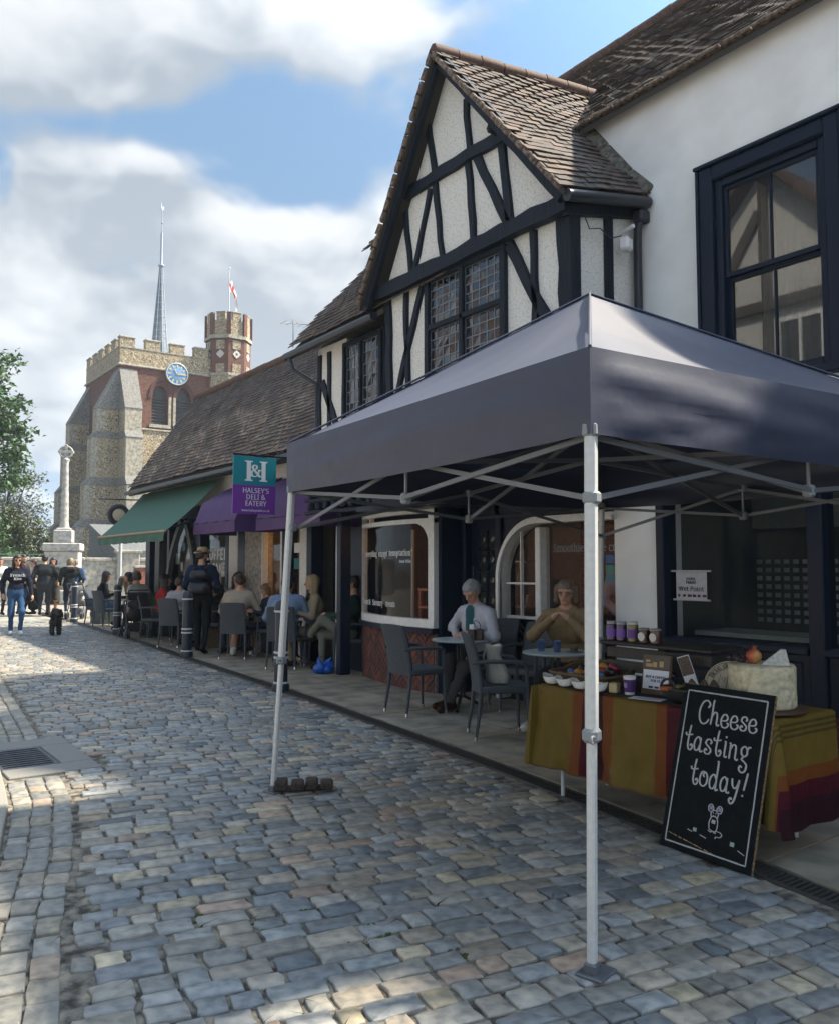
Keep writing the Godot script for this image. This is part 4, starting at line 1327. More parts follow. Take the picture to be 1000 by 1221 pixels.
# ---------------------------------------------------------------- deli with awnings
func build_deli() -> void:
	rng.seed = 404
	var h := thing("deli_house", "low tiled deli building with dark timber shopfronts beneath its awnings", "house", V(6.45, 0, -15.0))
	var navy := mat("navy_paint", L(0.012, 0.020, 0.042), 0.28)
	var grey := mat("grey_timber", L(0.085, 0.09, 0.095), 0.55, {"tex": "wood", "scale": 2.0})
	var stone := mat("pale_render", L(0.42, 0.39, 0.36), 0.85, {"tex": "mid", "scale": 1.5})
	var cream := mat("cream_paint", L(0.62, 0.61, 0.58), 0.6, {"tex": "soft", "scale": 2.0})
	var dark := mat("room_wall", L(0.20, 0.185, 0.165), 0.9, {"tex": "soft", "scale": 1.0})
	var slab := MB.new()
	slab.hexa([V(6.05, 3.26, -19.9), V(8.2, 5.86, -21.4), V(8.2, 5.86, -9.9), V(6.05, 3.26, -9.9), V(6.05, 3.31, -19.9), V(8.2, 5.92, -21.4), V(8.2, 5.92, -9.9), V(6.05, 3.31, -9.9)])
	slab.hexa([V(10.4, 3.26, -19.9), V(8.2, 5.86, -21.4), V(8.2, 5.86, -9.9), V(10.4, 3.26, -9.9), V(10.4, 3.31, -19.9), V(8.2, 5.92, -21.4), V(8.2, 5.92, -9.9), V(10.4, 3.31, -9.9)])
	var roof := obj("roof", slab, mat("roof_felt", L(0.05, 0.045, 0.04), 0.9), h)
	tile_roof(roof, V(6.02, 3.32, -10.14), V(6.02, 3.32, -19.85), V(8.2, 5.94, -10.14), V(8.2, 5.94, -21.4), [L(0.115, 0.078, 0.06), L(0.095, 0.068, 0.056), L(0.14, 0.098, 0.075), L(0.08, 0.062, 0.055), L(0.15, 0.115, 0.09)], 300, 0.18, 0.115)
	var rt := MB.new()
	var z := -21.4
	while z < -10.3:
		rt.tube([V(8.2, 5.97 + rr(-0.012, 0.012), z), V(8.2, 5.97 + rr(-0.012, 0.012), z + 0.32)], 0.11, 8)
		z += 0.33
	obj("ridge_tiles", rt, mat("ridge_clay", L(0.16, 0.09, 0.065), 0.85), roof).set_meta("kind", "stuff")
	var ev := MB.new()
	ev.span(V(6.02, 3.14, -19.9), V(6.10, 3.29, -10.2), 0.01)
	obj("eaves_board", ev, mat("black_timber", L(0.016, 0.020, 0.030), 0.42), h)
	var gu := MB.new()
	gu.tube([V(5.98, 3.20, -19.95), V(5.98, 3.22, -10.2)], 0.05, 8)
	obj("gutter", gu, mat("black_iron", L(0.018, 0.022, 0.03), 0.4), h)
	# end wall, back, floor and ceiling
	var sh := MB.new()
	sh.span(V(6.45, 0, -19.75), V(10.3, 3.3, -19.5)); sh.span(V(10.2, 0, -19.5), V(10.4, 3.3, -9.9)); sh.span(V(6.45, 2.72, -19.6), V(10.3, 3.25, -10.15))
	sh.tri(V(6.1, 3.3, -19.9), V(8.2, 5.86, -21.3), V(10.4, 3.3, -19.9))
	obj("end_wall", sh, cream, h)
	var inn := MB.new()
	inn.span(V(8.6, 0, -19.5), V(8.7, 2.72, -10.15)); inn.span(V(6.6, -0.02, -19.5), V(8.6, 0.012, -10.15)); inn.span(V(6.6, 2.66, -19.5), V(8.6, 2.715, -10.15))
	inn.span(V(6.6, 0, -15.2), V(8.6, 2.66, -15.1)); inn.span(V(6.6, 0, -12.0), V(8.6, 2.66, -11.9))
	obj("inner_wall", inn, dark, h)
	# front: posts and panels from the far end to the near end  [z0, z1, y0, y1, material]
	for q in [[-19.75, -19.45, 0.0, 2.72, navy, "post"], [-19.1, -18.8, 0.0, 2.72, grey, "post"], [-18.30, -18.16, 0.0, 2.72, navy, "post"], [-16.72, -16.35, 0.0, 2.72, navy, "post"], [-15.1, -14.95, 0.0, 2.72, navy, "post"], [-14.92, -14.52, 0.0, 2.72, cream, "pilaster"], [-14.5, -14.2, 0.0, 2.72, navy, "pier"], [-14.2, -13.5, 0.0, 2.72, stone, "panel"], [-12.72, -12.55, 0.0, 2.72, navy, "post"], [-12.1, -11.86, 0.0, 2.72, cream, "pilaster"], [-11.86, -11.70, 0.0, 2.72, navy, "post"], [-10.95, -10.72, 0.0, 2.72, cream, "pilaster"], [-10.72, -10.2, 0.0, 2.72, navy, "pier"]]:
		var b := MB.new()
		b.span(V(6.40, q[2], q[0]), V(6.62, q[3], q[1]), 0.01)
		obj(q[5], b, q[4], h)
	for q in [[-19.45, -19.1, 0.0, 0.55], [-18.8, -18.3, 0.0, 0.55], [-18.16, -16.72, 0.0, 0.55], [-16.35, -15.1, 0.0, 0.55], [-13.5, -12.72, 0.0, 0.55], [-19.45, -15.1, 2.45, 2.72], [-13.5, -10.95, 2.45, 2.72]]:
		var st := MB.new()
		st.span(V(6.42, q[2], q[0]), V(6.6, q[3], q[1]))
		obj("stall_riser" if q[2] < 1.0 else "lintel", st, navy, h)
	var wf := MB.new()
	for q in [[-13.5, -12.72]]:
		wf.span(V(6.38, 0.55, q[0]), V(6.5, 0.62, q[1])); wf.span(V(6.40, 0.62, q[0]), V(6.5, 2.45, q[0] + 0.06)); wf.span(V(6.40, 0.62, q[1] - 0.06), V(6.5, 2.45, q[1]))
	obj("window_frame", wf, cream, h)
	for q in [[-19.45, -19.1], [-18.8, -18.3], [-18.16, -16.72], [-16.35, -15.1], [-13.5, -12.72], [-12.55, -12.1]]:
		var p := MB.new()
		p.span(V(6.50, 0.55, q[0]), V(6.506, 2.45, q[1]))
		obj("shop_pane", p, glass_mat(), h)
	# curved braces of the old arcade
	for q in [[-18.2, -17.3], [-16.45, -17.1]]:
		var c := MB.new()
		var pts := []
		for k in 9: pts.append(V(6.38, 0.0 + 2.45 * pow(k / 8.0, 0.9), lerpf(q[0], q[1], pow(k / 8.0, 3.0))))
		for k in 8: c.bar(pts[k], pts[k + 1], 0.13, 0.10, V(1, 0, 0))
		obj("brace", c, grey, h)
	# sheets and leaflets stuck in the panes
	for k in 22:
		var zz: float = rr(-18.1, -16.8) if k < 9 else (rr(-18.75, -18.35) if k < 12 else rr(-16.2, -15.25))
		var y := rr(1.15, 2.2)
		var s := MB.new()
		s.span(V(6.515, y, zz), V(6.518, y + rr(0.15, 0.3), zz + rr(0.12, 0.26)))
		obj("leaflet", s, mat("leaflet_%d" % (k % 4), [L(0.62, 0.68, 0.74), L(0.30, 0.45, 0.62), L(0.72, 0.74, 0.74), L(0.45, 0.55, 0.52)][k % 4], 0.7), h)
	var ink := mat("white_vinyl", L(0.62, 0.63, 0.62), 0.6)
	var face := Basis(V(0, 0, 1), V(0, 1, 0), V(-1, 0, 0))
	words("window_lettering", "COFFEE", 0.30, ink, h, Transform3D(face, V(6.49, 1.72, -15.75)), false, true)
	words("window_lettering", "& CAKE", 0.26, ink, h, Transform3D(face, V(6.49, 1.46, -15.75)), false, true)
	var gb := MB.new()
	gb.span(V(6.52, 2.15, -16.35), V(6.56, 2.30, -15.1))
	obj("blind", gb, mat("teal_blind", L(0.02, 0.10, 0.10), 0.6), h)
	filament(V(7.3, 1.85, -12.95), h, 0.08); filament(V(7.3, 1.78, -13.12), h, 0.08)
	# wares inside the lamp window
	var sc := MB.new()
	sc.span(V(6.9, 0.75, -13.4), V(7.3, 0.95, -12.8), 0.03); sc.ball(V(7.1, 1.08, -13.05), V(0.12, 0.10, 0.12)); sc.span(V(6.8, 0.0, -13.45), V(7.5, 0.72, -12.75))
	obj("counter_scale", sc, mat("scale_white", L(0.5, 0.52, 0.52), 0.35), h)
	# door notices
	for q in [[1.72, 0.16, L(0.6, 0.6, 0.6)], [1.45, 0.18, L(0.02, 0.14, 0.14)]]:
		var s := MB.new()
		s.span(V(6.485, q[0], -12.44), V(6.49, q[0] + q[1], -12.22))
		obj("door_notice", s, mat("notice_%d" % int(q[0] * 10), q[2], 0.6), h)
	var dr := MB.new()
	dr.span(V(6.8, 0.0, -11.7), V(6.86, 2.45, -10.95))
	var door := obj("door", dr, navy, h)
	var dh := MB.new()
	dh.tube([V(6.77, 1.15, -11.12), V(6.73, 1.18, -11.12), V(6.73, 1.42, -11.12), V(6.77, 1.45, -11.12)], 0.012, 6)
	obj("handle", dh, mat("brass", L(0.5, 0.4, 0.2), 0.3, {"metal": 1.0}), door)
	var fl := MB.new()   # spiked flowers and wires along the gutter
	for k in 40:
		var p := V(5.95 + rr(-0.03, 0.06), 3.24, -11.0 - k * 0.07)
		fl.tube([p, p + V(rr(-0.05, 0.05), rr(0.04, 0.12), rr(-0.05, 0.05))], 0.006, 4)
	obj("dry_creeper", fl, mat("creeper_dark", L(0.02, 0.02, 0.018), 0.9), h).set_meta("kind", "stuff")
	# ---- awnings
	var green := mat("green_canvas", L(0.035, 0.12, 0.08), 0.75, {"tex": "soft", "scale": 1.2, "nrm": "mottN", "nk": 0.15, "back": Color(0.06, 0.14, 0.10)})
	var ga := thing("green_awning", "sloping green canvas awning with a scalloped valance", "awning", V(6.3, 2.1, -17.2))
	var c := MB.new()
	var rows := []
	for i in 25:
		var f := i / 24.0
		var row := PackedVector3Array()
		for k in 9:
			var g := k / 8.0
			row.append(V(lerpf(6.36, 5.12, g), lerpf(3.20, 2.12, g) - 0.05 * sin(PI * g) + 0.006 * sin(i * 1.7) * g, lerpf(lerpf(-19.9, -15.2, f), lerpf(-18.95, -14.75, f), g)))
		rows.append(row)
	c.grid(rows, false, V(6.4, 1.0, -17))
	obj("canvas", c, green, ga)
	var sv := MB.new()
	rows = []
	for i in 49:
		var f := i / 48.0
		var zz := lerpf(-18.95, -14.75, f)
		rows.append(PackedVector3Array([V(5.115, 2.115, zz), V(5.10 + 0.012 * sin(i * 0.9), 2.03, zz), V(5.105 + 0.02 * sin(i * 0.9), 1.945 + (0.014 if i % 4 == 0 else 0.0), zz)]))
	sv.grid(rows, false, V(6.4, 1.0, -17))
	obj("valance", sv, green, ga)
	var ab := MB.new()
	ab.tube([V(5.11, 2.125, -18.97), V(5.11, 2.125, -14.72)], 0.02, 8)
	obj("front_bar", ab, mat("awning_wood", L(0.30, 0.20, 0.11), 0.6), ga)
	for zz in [-18.6, -15.0]:
		var arm := MB.new()
		arm.tube([V(6.4, 2.5, zz - 0.1), V(5.75, 2.35, zz), V(5.13, 2.13, zz + 0.05)], 0.02, 6)
		obj("arm", arm, navy, ga)
	var purple := mat("purple_canvas", L(0.072, 0.026, 0.125), 0.7, {"tex": "soft", "scale": 1.2, "nrm": "mottN", "nk": 0.15, "back": Color(0.08, 0.035, 0.13)})
	var k2 := 0
	for q in [[-14.56, -12.78, 5.58], [-12.36, -10.29, 5.76]]:
		var label: String = ["purple canvas awning with boxed valance next to the green awning", "purple canvas awning with boxed valance next to the timbered house"][k2]
		k2 += 1
		var pa := thing("purple_awning", label, "awning", V(6.4, 2.1, (q[0] + q[1]) * 0.5), 0.0, "purple awnings")
		var top := MB.new()
		var prof := [Vector2(6.42, 3.0), Vector2(6.1, 2.86), Vector2(q[2] + 0.14, 2.62), Vector2(q[2], 2.25)]
		rows = []
		for i in 13:
			var zz := lerpf(q[0], q[1], i / 12.0)
			var row := PackedVector3Array()
			for p in prof: row.append(V(p.x, p.y + 0.008 * sin(i * 2.1), zz))
			rows.append(row)
		top.grid(rows, false, V(6.5, 2.0, -13))
		obj("canvas", top, purple, pa)
		for e in 2:
			var side := MB.new()
			var ze: float = q[e]
			side.tri(V(6.42, 3.0, ze), V(6.1, 2.86, ze), V(6.42, 2.24, ze)); side.tri(V(6.1, 2.86, ze), V(q[2] + 0.14, 2.62, ze), V(6.42, 2.24, ze)); side.tri(V(q[2] + 0.14, 2.62, ze), V(q[2], 2.24, ze), V(6.42, 2.24, ze))
			side.quad(V(q[2], 2.24, ze), V(6.42, 2.24, ze), V(6.42, 2.06, ze), V(q[2], 2.06, ze))
			obj("side_panel", side, purple, pa)
		var val := MB.new()
		rows = []
		for i in 21:
			var zz := lerpf(q[0], q[1], i / 20.0)
			rows.append(PackedVector3Array([V(q[2] - 0.004, 2.24, zz), V(q[2] - 0.006 + 0.006 * sin(i * 1.3), 2.06, zz)]))
		val.grid(rows, false, V(6.5, 2.0, -13))
		obj("valance", val, purple, pa)
		var rod := MB.new()
		rod.tube([V(q[2] + 0.01, 2.235, q[0]), V(q[2] + 0.01, 2.235, q[1])], 0.012, 6)
		obj("front_bar", rod, navy, pa)
	# ---- projecting signboard
	var sg := thing("deli_sign", "teal and purple hanging deli sign with white lettering", "sign", V(5.4, 2.262, -11.6))
	var zf := -11.6
	var tl := V(5.025, 3.136, zf)
	var up := MB.new()
	up.hexa([V(5.030, 2.712, zf - 0.02), V(5.720, 2.712, zf - 0.02), V(5.720, 2.712, zf), V(5.030, 2.712, zf), V(5.030, 3.145, zf - 0.02), V(5.730, 3.136, zf - 0.02), V(5.730, 3.136, zf), V(5.030, 3.145, zf)])
	obj("teal_panel", up, mat("sign_teal", L(0.0, 0.21, 0.26), 0.4), sg)
	var lo := MB.new()
	lo.hexa([V(5.025, 2.280, zf - 0.02), V(5.710, 2.280, zf - 0.02), V(5.710, 2.280, zf), V(5.025, 2.280, zf), V(5.030, 2.711, zf - 0.02), V(5.720, 2.711, zf - 0.02), V(5.720, 2.711, zf), V(5.030, 2.711, zf)])
	obj("purple_panel", lo, mat("sign_purple", L(0.15, 0.03, 0.28), 0.4), sg)
	var wt := mat("sign_white", L(0.75, 0.77, 0.78), 0.5)
	for q in [["H", 0.40, 5.285, true], ["H", 0.40, 5.485, true], ["&", 0.26, 5.390, true]]:
		if q[0] == "H": continue
		words("lettering", q[0], q[1], wt, sg, Transform3D(Basis.IDENTITY, V(q[2], 2.924, zf + 0.004)), true, true)
	var hh := MB.new()
	for x0 in [5.245, 5.485]:
		hh.span(V(x0, 2.777, zf + 0.001), V(x0 + 0.065, 3.071, zf + 0.004))
		for y in [2.772, 3.057]: hh.span(V(x0 - 0.03, y, zf + 0.001), V(x0 + 0.095, y + 0.02, zf + 0.0045))
	obj("letter_h", hh, wt, sg)
	words("lettering", "HALSEY'S", 0.105, wt, sg, Transform3D(Basis.IDENTITY, V(5.395, 2.630, zf + 0.004)))
	words("lettering", "DELI &", 0.105, wt, sg, Transform3D(Basis.IDENTITY, V(5.395, 2.533, zf + 0.004)))
	words("lettering", "EATERY", 0.105, wt, sg, Transform3D(Basis.IDENTITY, V(5.395, 2.436, zf + 0.004)))
	words("lettering", "www.halseysdeli.co.uk", 0.045, wt, sg, Transform3D(Basis.IDENTITY, V(5.395, 2.331, zf + 0.004)))
	var br := MB.new()
	br.bar(V(5.025, 3.163, zf - 0.01), V(6.42, 3.163, zf - 0.01), 0.025, 0.025)
	obj("bracket", br, navy, sg)
	# round hanging sign at the far corner
	var rs := thing("round_sign", "small black ring-shaped sign hanging beyond the green awning", "sign", V(6.0, 2.6, -20.4))
	var ring := MB.new()
	ring.lathe([Vector2(0.26, -0.02), Vector2(0.26, 0.02), Vector2(0.15, 0.02), Vector2(0.15, -0.02), Vector2(0.26, -0.02)], 24, Transform3D(Basis(Vector3.RIGHT, PI / 2), V(5.95, 2.72, -20.4)))
	obj("ring", ring, mat("black_iron", L(0.018, 0.022, 0.03), 0.4), rs)
	var disc := MB.new()
	disc.lathe([Vector2(0, -0.01), Vector2(0.15, -0.01), Vector2(0.15, 0.012), Vector2(0, 0.012)], 20, Transform3D(Basis(Vector3.RIGHT, PI / 2), V(5.95, 2.72, -20.4)))
	obj("disc", disc, mat("cream_disc", L(0.5, 0.45, 0.33), 0.6), rs)
	var bk := MB.new()
	bk.bar(V(5.5, 3.08, -20.4), V(6.6, 3.10, -20.4), 0.03, 0.03); bk.bar(V(5.95, 3.08, -20.4), V(5.95, 3.03, -20.4), 0.012, 0.012)
	obj("bracket", bk, mat("black_iron", L(0.018, 0.022, 0.03), 0.4), rs)

# the house across the street: sunlit and mirrored in the sash window
func build_opposite() -> void:
	rng.seed = 505
	var cream := mat("opposite_plaster", L(0.58, 0.57, 0.54), 0.9, {"tex": "soft", "scale": 0.8})
	var tim := mat("opposite_timber", L(0.05, 0.045, 0.04), 0.7)
	var h := thing("opposite_house", "cream timber-framed house across the street, mirrored in the sash window", "house", V(-4.5, 0, -9.0))
	var w := MB.new()
	w.span(V(-9.0, 0, -13.5), V(-4.5, 7.4, -7.0))
	w.prism(PackedVector2Array([Vector2(-13.5, 7.4), Vector2(-7.5, 7.4), Vector2(-10.5, 10.6)]), 0.3, Transform3D(Basis(V(0, 0, 1), V(0, 1, 0), V(-1, 0, 0)), V(-4.5, 0, 0)))
	obj("wall", w, cream, h)
	for q in [[-13.4, 0, -13.4, 7.4], [-12.0, 3, -12.0, 8.8], [-10.5, 3, -10.5, 10.4], [-9.0, 3, -9.0, 8.8], [-7.6, 0, -7.6, 7.4], [-13.4, 4.0, -12.0, 7.2], [-9.0, 7.2, -7.7, 4.2], [-12.0, 7.5, -10.6, 9.6]]:
		var b := MB.new()
		b.bar(V(-4.46, q[1], q[0]), V(-4.46, q[3], q[2]), 0.22, 0.12, V(1, 0, 0))
		obj("post", b, tim, h)
	for y in [3.0, 5.4, 7.4]:
		var b := MB.new()
		b.bar(V(-4.43, y, -13.5), V(-4.43, y, -7.0), 0.24, 0.16, V(1, 0, 0))
		obj("rail", b, tim, h)
	var rf := MB.new()
	for s in [[-13.9, -10.5], [-7.1, -10.5]]: rf.hexa([V(-4.1, 7.0, s[0]), V(-4.1, 10.7, s[1]), V(-9.0, 10.7, s[1]), V(-9.0, 7.0, s[0]), V(-4.1, 7.15, s[0]), V(-4.1, 10.85, s[1]), V(-9.0, 10.85, s[1]), V(-9.0, 7.15, s[0])])
	obj("roof", rf, mat("opposite_tile", L(0.13, 0.08, 0.06), 0.9, {"tex": "mid", "scale": 1.5}), h)
	for q in [[-9.7, 5.7], [-11.3, 3.4], [-11.3, 0.8], [-8.6, 0.8]]:
		var f := MB.new()
		for b in [[V(-4.45, q[1], q[0] - 0.55), V(-4.36, q[1] + 1.3, q[0] - 0.47)], [V(-4.45, q[1], q[0] + 0.47), V(-4.36, q[1] + 1.3, q[0] + 0.55)], [V(-4.45, q[1], q[0] - 0.47), V(-4.36, q[1] + 0.08, q[0] + 0.47)], [V(-4.45, q[1] + 1.22, q[0] - 0.47), V(-4.36, q[1] + 1.3, q[0] + 0.47)], [V(-4.45, q[1] + 0.08, q[0] - 0.03), V(-4.36, q[1] + 1.22, q[0] + 0.03)]]: f.span(b[0], b[1])
		var o := obj("window", f, mat("white_gloss", L(0.78, 0.78, 0.76), 0.35), h)
		var g := MB.new()
		g.span(V(-4.49, q[1] + 0.08, q[0] - 0.47), V(-4.42, q[1] + 1.22, q[0] + 0.47))
		obj("pane", g, mat("far_glass", L(0.02, 0.025, 0.03), 0.05), o)
	var bh := thing("brick_house", "red brick house across the street beyond the cream one", "house", V(-4.6, 0, -17))
	var bw := MB.new()
	bw.span(V(-9.0, 0, -21.0), V(-4.6, 6.6, -13.6))
	obj("wall", bw, mat("opposite_brick", L(0.4, 0.36, 0.34), 0.9, {"tex": "brick", "nrm": "brickN", "scale": 0.9}), bh)
	var br := MB.new()
	br.hexa([V(-4.3, 6.5, -21.2), V(-4.3, 6.5, -13.55), V(-6.9, 9.3, -13.55), V(-6.9, 9.3, -21.2), V(-4.3, 6.65, -21.2), V(-4.3, 6.65, -13.55), V(-6.9, 9.45, -13.55), V(-6.9, 9.45, -21.2)])
	obj("roof", br, mat("opposite_tile", L(0.13, 0.08, 0.06), 0.9), bh)

# ---------------------------------------------------------------- church
func build_church() -> void:
	rng.seed = 606
	var X0 := 18.25
	var X1 := 27.4
	var Z0 := -63.2
	var Z1 := -72.6
	var flint := mat("flint_wall", L(0.84, 0.88, 0.93), 0.9, {"tex": "flint", "scale": 0.42, "nrm": "flintN", "nk": 0.7})
	var brick := mat("church_brick", L(0.46, 0.42, 0.42), 0.9, {"tex": "brick", "nrm": "brickN", "scale": 0.6})
	var ash := mat("ashlar", L(0.50, 0.46, 0.37), 0.88, {"tex": "mid", "scale": 0.6, "nrm": "mottN", "nk": 0.3})
	var slate := mat("weathering_stone", L(0.27, 0.26, 0.24), 0.85, {"tex": "mid", "scale": 0.8})
	var h := thing("church", "flint and brick church tower with clock, battlements and lead spike", "church", V((X0 + X1) * 0.5, 0, (Z0 + Z1) * 0.5))
	var t := MB.new()
	t.span(V(X0, 0, Z1), V(X1, 11.9, Z0))
	t.span(V(X0, 16.62, Z1), V(X1, 17.9, Z0))
	obj("tower_wall", t, flint, h)
	# belfry stage in brick, with two louvred windows towards the street and one on the side
	var bs := MB.new()
	var face := Transform3D(Basis.IDENTITY, V(0, 0, Z0 - 0.7))
	var arch := func(cx: float, hw: float, y0: float, ys: float, yt: float) -> PackedVector2Array:
		var p := PackedVector2Array([Vector2(cx - hw, y0)])
		for k in 7: p.append(Vector2(cx - hw + hw * k / 6.0 * 1.0, ys + (yt - ys) * sin(acos(1.0 - k / 6.0) * 0.98) * 1.0))
		for k in range(5, -1, -1): p.append(Vector2(cx + hw - hw * k / 6.0, ys + (yt - ys) * sin(acos(1.0 - k / 6.0) * 0.98)))
		p.append(Vector2(cx + hw, y0))
		return p
	var w1: PackedVector2Array = arch.call(21.35, 0.62, 12.3, 14.3, 15.35)
	var w2: PackedVector2Array = arch.call(23.2, 0.60, 12.3, 14.3, 15.35)
	# walls between the openings, as strips that follow the arches
	for q in [[X0 + 0.02, 20.73], [21.97, 22.6], [23.8, X1 - 0.02]]: bs.span(V(q[0], 11.9, Z0 - 0.6), V(q[1], 16.62, Z0 - 0.02))
	for w in [[w1, 20.73, 21.97], [w2, 22.6, 23.8]]:
		bs.span(V(w[1], 11.9, Z0 - 0.6), V(w[2], 12.3, Z0 - 0.02))
		var pts: PackedVector2Array = w[0]
		for k in range(1, pts.size() - 2):
			var a := pts[k]
			var b := pts[k + 1]
			bs.hexa([V(a.x, a.y, Z0 - 0.6), V(b.x, b.y, Z0 - 0.6), V(b.x, b.y, Z0 - 0.02), V(a.x, a.y, Z0 - 0.02), V(a.x, 16.62, Z0 - 0.6), V(b.x, 16.62, Z0 - 0.6), V(b.x, 16.62, Z0 - 0.02), V(a.x, 16.62, Z0 - 0.02)])
	bs.span(V(X0 + 0.02, 11.9, Z1), V(X0 + 0.6, 16.62, Z0 - 0.6)); bs.span(V(X1 - 0.6, 11.9, Z1), V(X1 - 0.02, 16.62, Z0 - 0.6)); bs.span(V(X0, 11.9, Z1), V(X1, 16.62, Z1 + 0.5))
	obj("belfry_wall", bs, brick, h)
	var dk := mat("belfry_boards", L(0.12, 0.105, 0.09), 0.8)
	for w in [[w1, 21.35, 0.62], [w2, 23.2, 0.6]]:
		var win := obj("belfry_window", MB.new(), dk, h)
		var bm := MB.new()
		bm.prism(w[0], 0.05, Transform3D(Basis.IDENTITY, V(0, 0, Z0 - 0.55)))
		win.mesh = bm.mesh()
		for k in 9:
			var l := MB.new()
			l.box(V(w[1], 12.5 + k * 0.24, Z0 - 0.38), V(w[2] * 1.96, 0.05, 0.26), Basis(Vector3.RIGHT, 0.6))
			obj("louvre", l, mat("louvre_slate", L(0.075, 0.08, 0.09), 0.6), win)
		var tr := MB.new()
		for k in 5:
			tr.bar(V(w[1] - w[2] + 0.1 + k * 0.25, 14.55, Z0 - 0.3), V(w[1] - w[2] * 0.5 + k * 0.22, 15.2 - absf(k - 2) * 0.1, Z0 - 0.3), 0.05, 0.05)
			tr.bar(V(w[1] + w[2] - 0.1 - k * 0.25, 14.55, Z0 - 0.3), V(w[1] + w[2] * 0.5 - k * 0.22, 15.2 - absf(k - 2) * 0.1, Z0 - 0.3), 0.05, 0.05)
		obj("tracery", tr, mat("louvre_slate", L(0.075, 0.08, 0.09), 0.6), win)
		for rim in [[1.18, 0.0], [1.38, 0.06]]:   # moulded brick arch orders
			var rg := MB.new()
			var pts: PackedVector2Array = w[0]
			for k in range(1, pts.size() - 2):
				var c := Vector2(w[1], 14.3)
				var a: Vector2 = c + (pts[k] - c) * rim[0]
				var b: Vector2 = c + (pts[k + 1] - c) * rim[0]
				rg.bar(V(a.x, a.y, Z0 + 0.0), V(b.x, b.y, Z0 + 0.0), 0.13, 0.09 + rim[1], V(0, 0, 1))
			obj("arch_moulding", rg, mat("arch_brick", L(0.15, 0.06, 0.05), 0.9, {"tex": "mid", "scale": 2.0}), win)
		var sl := MB.new()
		sl.span(V(w[1] - w[2] - 0.2, 12.05, Z0 - 0.2), V(w[1] + w[2] + 0.2, 12.3, Z0 + 0.12))
		obj("sill", sl, ash, win)
	var mu := MB.new()
	mu.span(V(22.0, 12.3, Z0 - 0.1), V(22.2, 14.5, Z0 + 0.08)); mu.span(V(22.36, 12.3, Z0 - 0.1), V(22.56, 14.5, Z0 + 0.08))
	obj("mullion", mu, ash, h)
	# side window and its brick frame
	var sw := MB.new()
	sw.span(V(X0 - 0.05, 12.2, -69.0), V(X0 + 0.03, 14.6, -67.6))
	obj("side_window", sw, mat("arch_brick", L(0.15, 0.06, 0.05), 0.9), h)
	# string course, parapet, merlons
	var sc := MB.new()
	sc.span(V(X0 - 0.14, 16.52, Z1 - 0.14), V(X1 + 0.14, 16.68, Z0 + 0.14), 0.04)
	sc.span(V(X0 - 0.1, 11.78, Z1 - 0.1), V(X1 + 0.1, 11.92, Z0 + 0.1), 0.03)
	obj("string_course", sc, ash, h)
	var cap := ash
	for side in 2:
		var n := 5 if side == 0 else 5
		for k in n:
			var m := MB.new()
			var a: Vector3
			var b: Vector3
			if side == 0:
				var x := lerpf(X0 + 0.55, X1 - 0.9, k / 4.0)
				a = V(x - 0.56, 17.9, Z0 - 0.5); b = V(x + 0.56, 18.66, Z0)
			else:
				var z := lerpf(Z0 - 1.75, Z1 + 0.6, k / 4.0)
				a = V(X0, 17.9, z - 0.55); b = V(X0 + 0.5, 18.66, z + 0.55)
			m.span(a, b)
			var o := obj("merlon", m, flint, h)
			var c := MB.new()
			c.span(V(a.x - 0.05, 18.66, minf(a.z, b.z) - 0.05), V(b.x + 0.05, 18.80, maxf(a.z, b.z) + 0.05), 0.03)
			obj("coping", c, ash, o)
	var cr := MB.new()
	cr.span(V(X0 - 0.04, 17.9, Z0 - 0.52), V(X1, 17.97, Z0 + 0.04)); cr.span(V(X0 - 0.04, 17.9, Z1), V(X0 + 0.54, 17.97, Z0 - 0.52))
	obj("crenel_coping", cr, ash, h)
	# clock
	var ck := obj("clock", MB.new(), mat("clock_blue", L(0.13, 0.27, 0.46), 0.5), h)
	var cm := MB.new()
	var cc := V(22.55, 16.35, Z0 + 0.16)
	cm.lathe([Vector2(0.0, 0.0), Vector2(0.86, 0.0), Vector2(0.86, 0.10), Vector2(0.0, 0.10)], 32, Transform3D(Basis(Vector3.RIGHT, PI / 2), cc))
	ck.mesh = cm.mesh()
	var rim := MB.new()
	rim.lathe([Vector2(0.80, 0.08), Vector2(0.80, 0.14), Vector2(0.88, 0.14), Vector2(0.88, 0.0)], 32, Transform3D(Basis(Vector3.RIGHT, PI / 2), cc))
	obj("rim", rim, mat("clock_rim", L(0.40, 0.46, 0.50), 0.5), ck)
	var gold := mat("gilt", L(0.65, 0.50, 0.22), 0.45)
	for k in 12:
		var a := TAU * k / 12.0
		var nm := MB.new()
		nm.bar(cc + V(sin(a) * 0.52, cos(a) * 0.52, 0.11), cc + V(sin(a) * 0.74, cos(a) * 0.74, 0.11), 0.09, 0.02, V(0, 0, 1))
		obj("numeral", nm, gold, ck)
	for q in [[-0.55, 0.42], [1.60, 0.66]]:
		var hd := MB.new()
		hd.bar(cc + V(-sin(q[0]) * 0.1, -cos(q[0]) * 0.1, 0.13), cc + V(sin(q[0]) * q[1], cos(q[0]) * q[1], 0.13), 0.07, 0.02, V(0, 0, 1))
		obj("hand", hd, gold, ck)
	# stepped buttresses  [kind, across0, across1, reach at each stage]
	var stage := [[0.0, 4.3, 2.75], [4.9, 7.4, 2.25], [8.0, 10.9, 1.85], [11.4, 13.1, 1.5]]
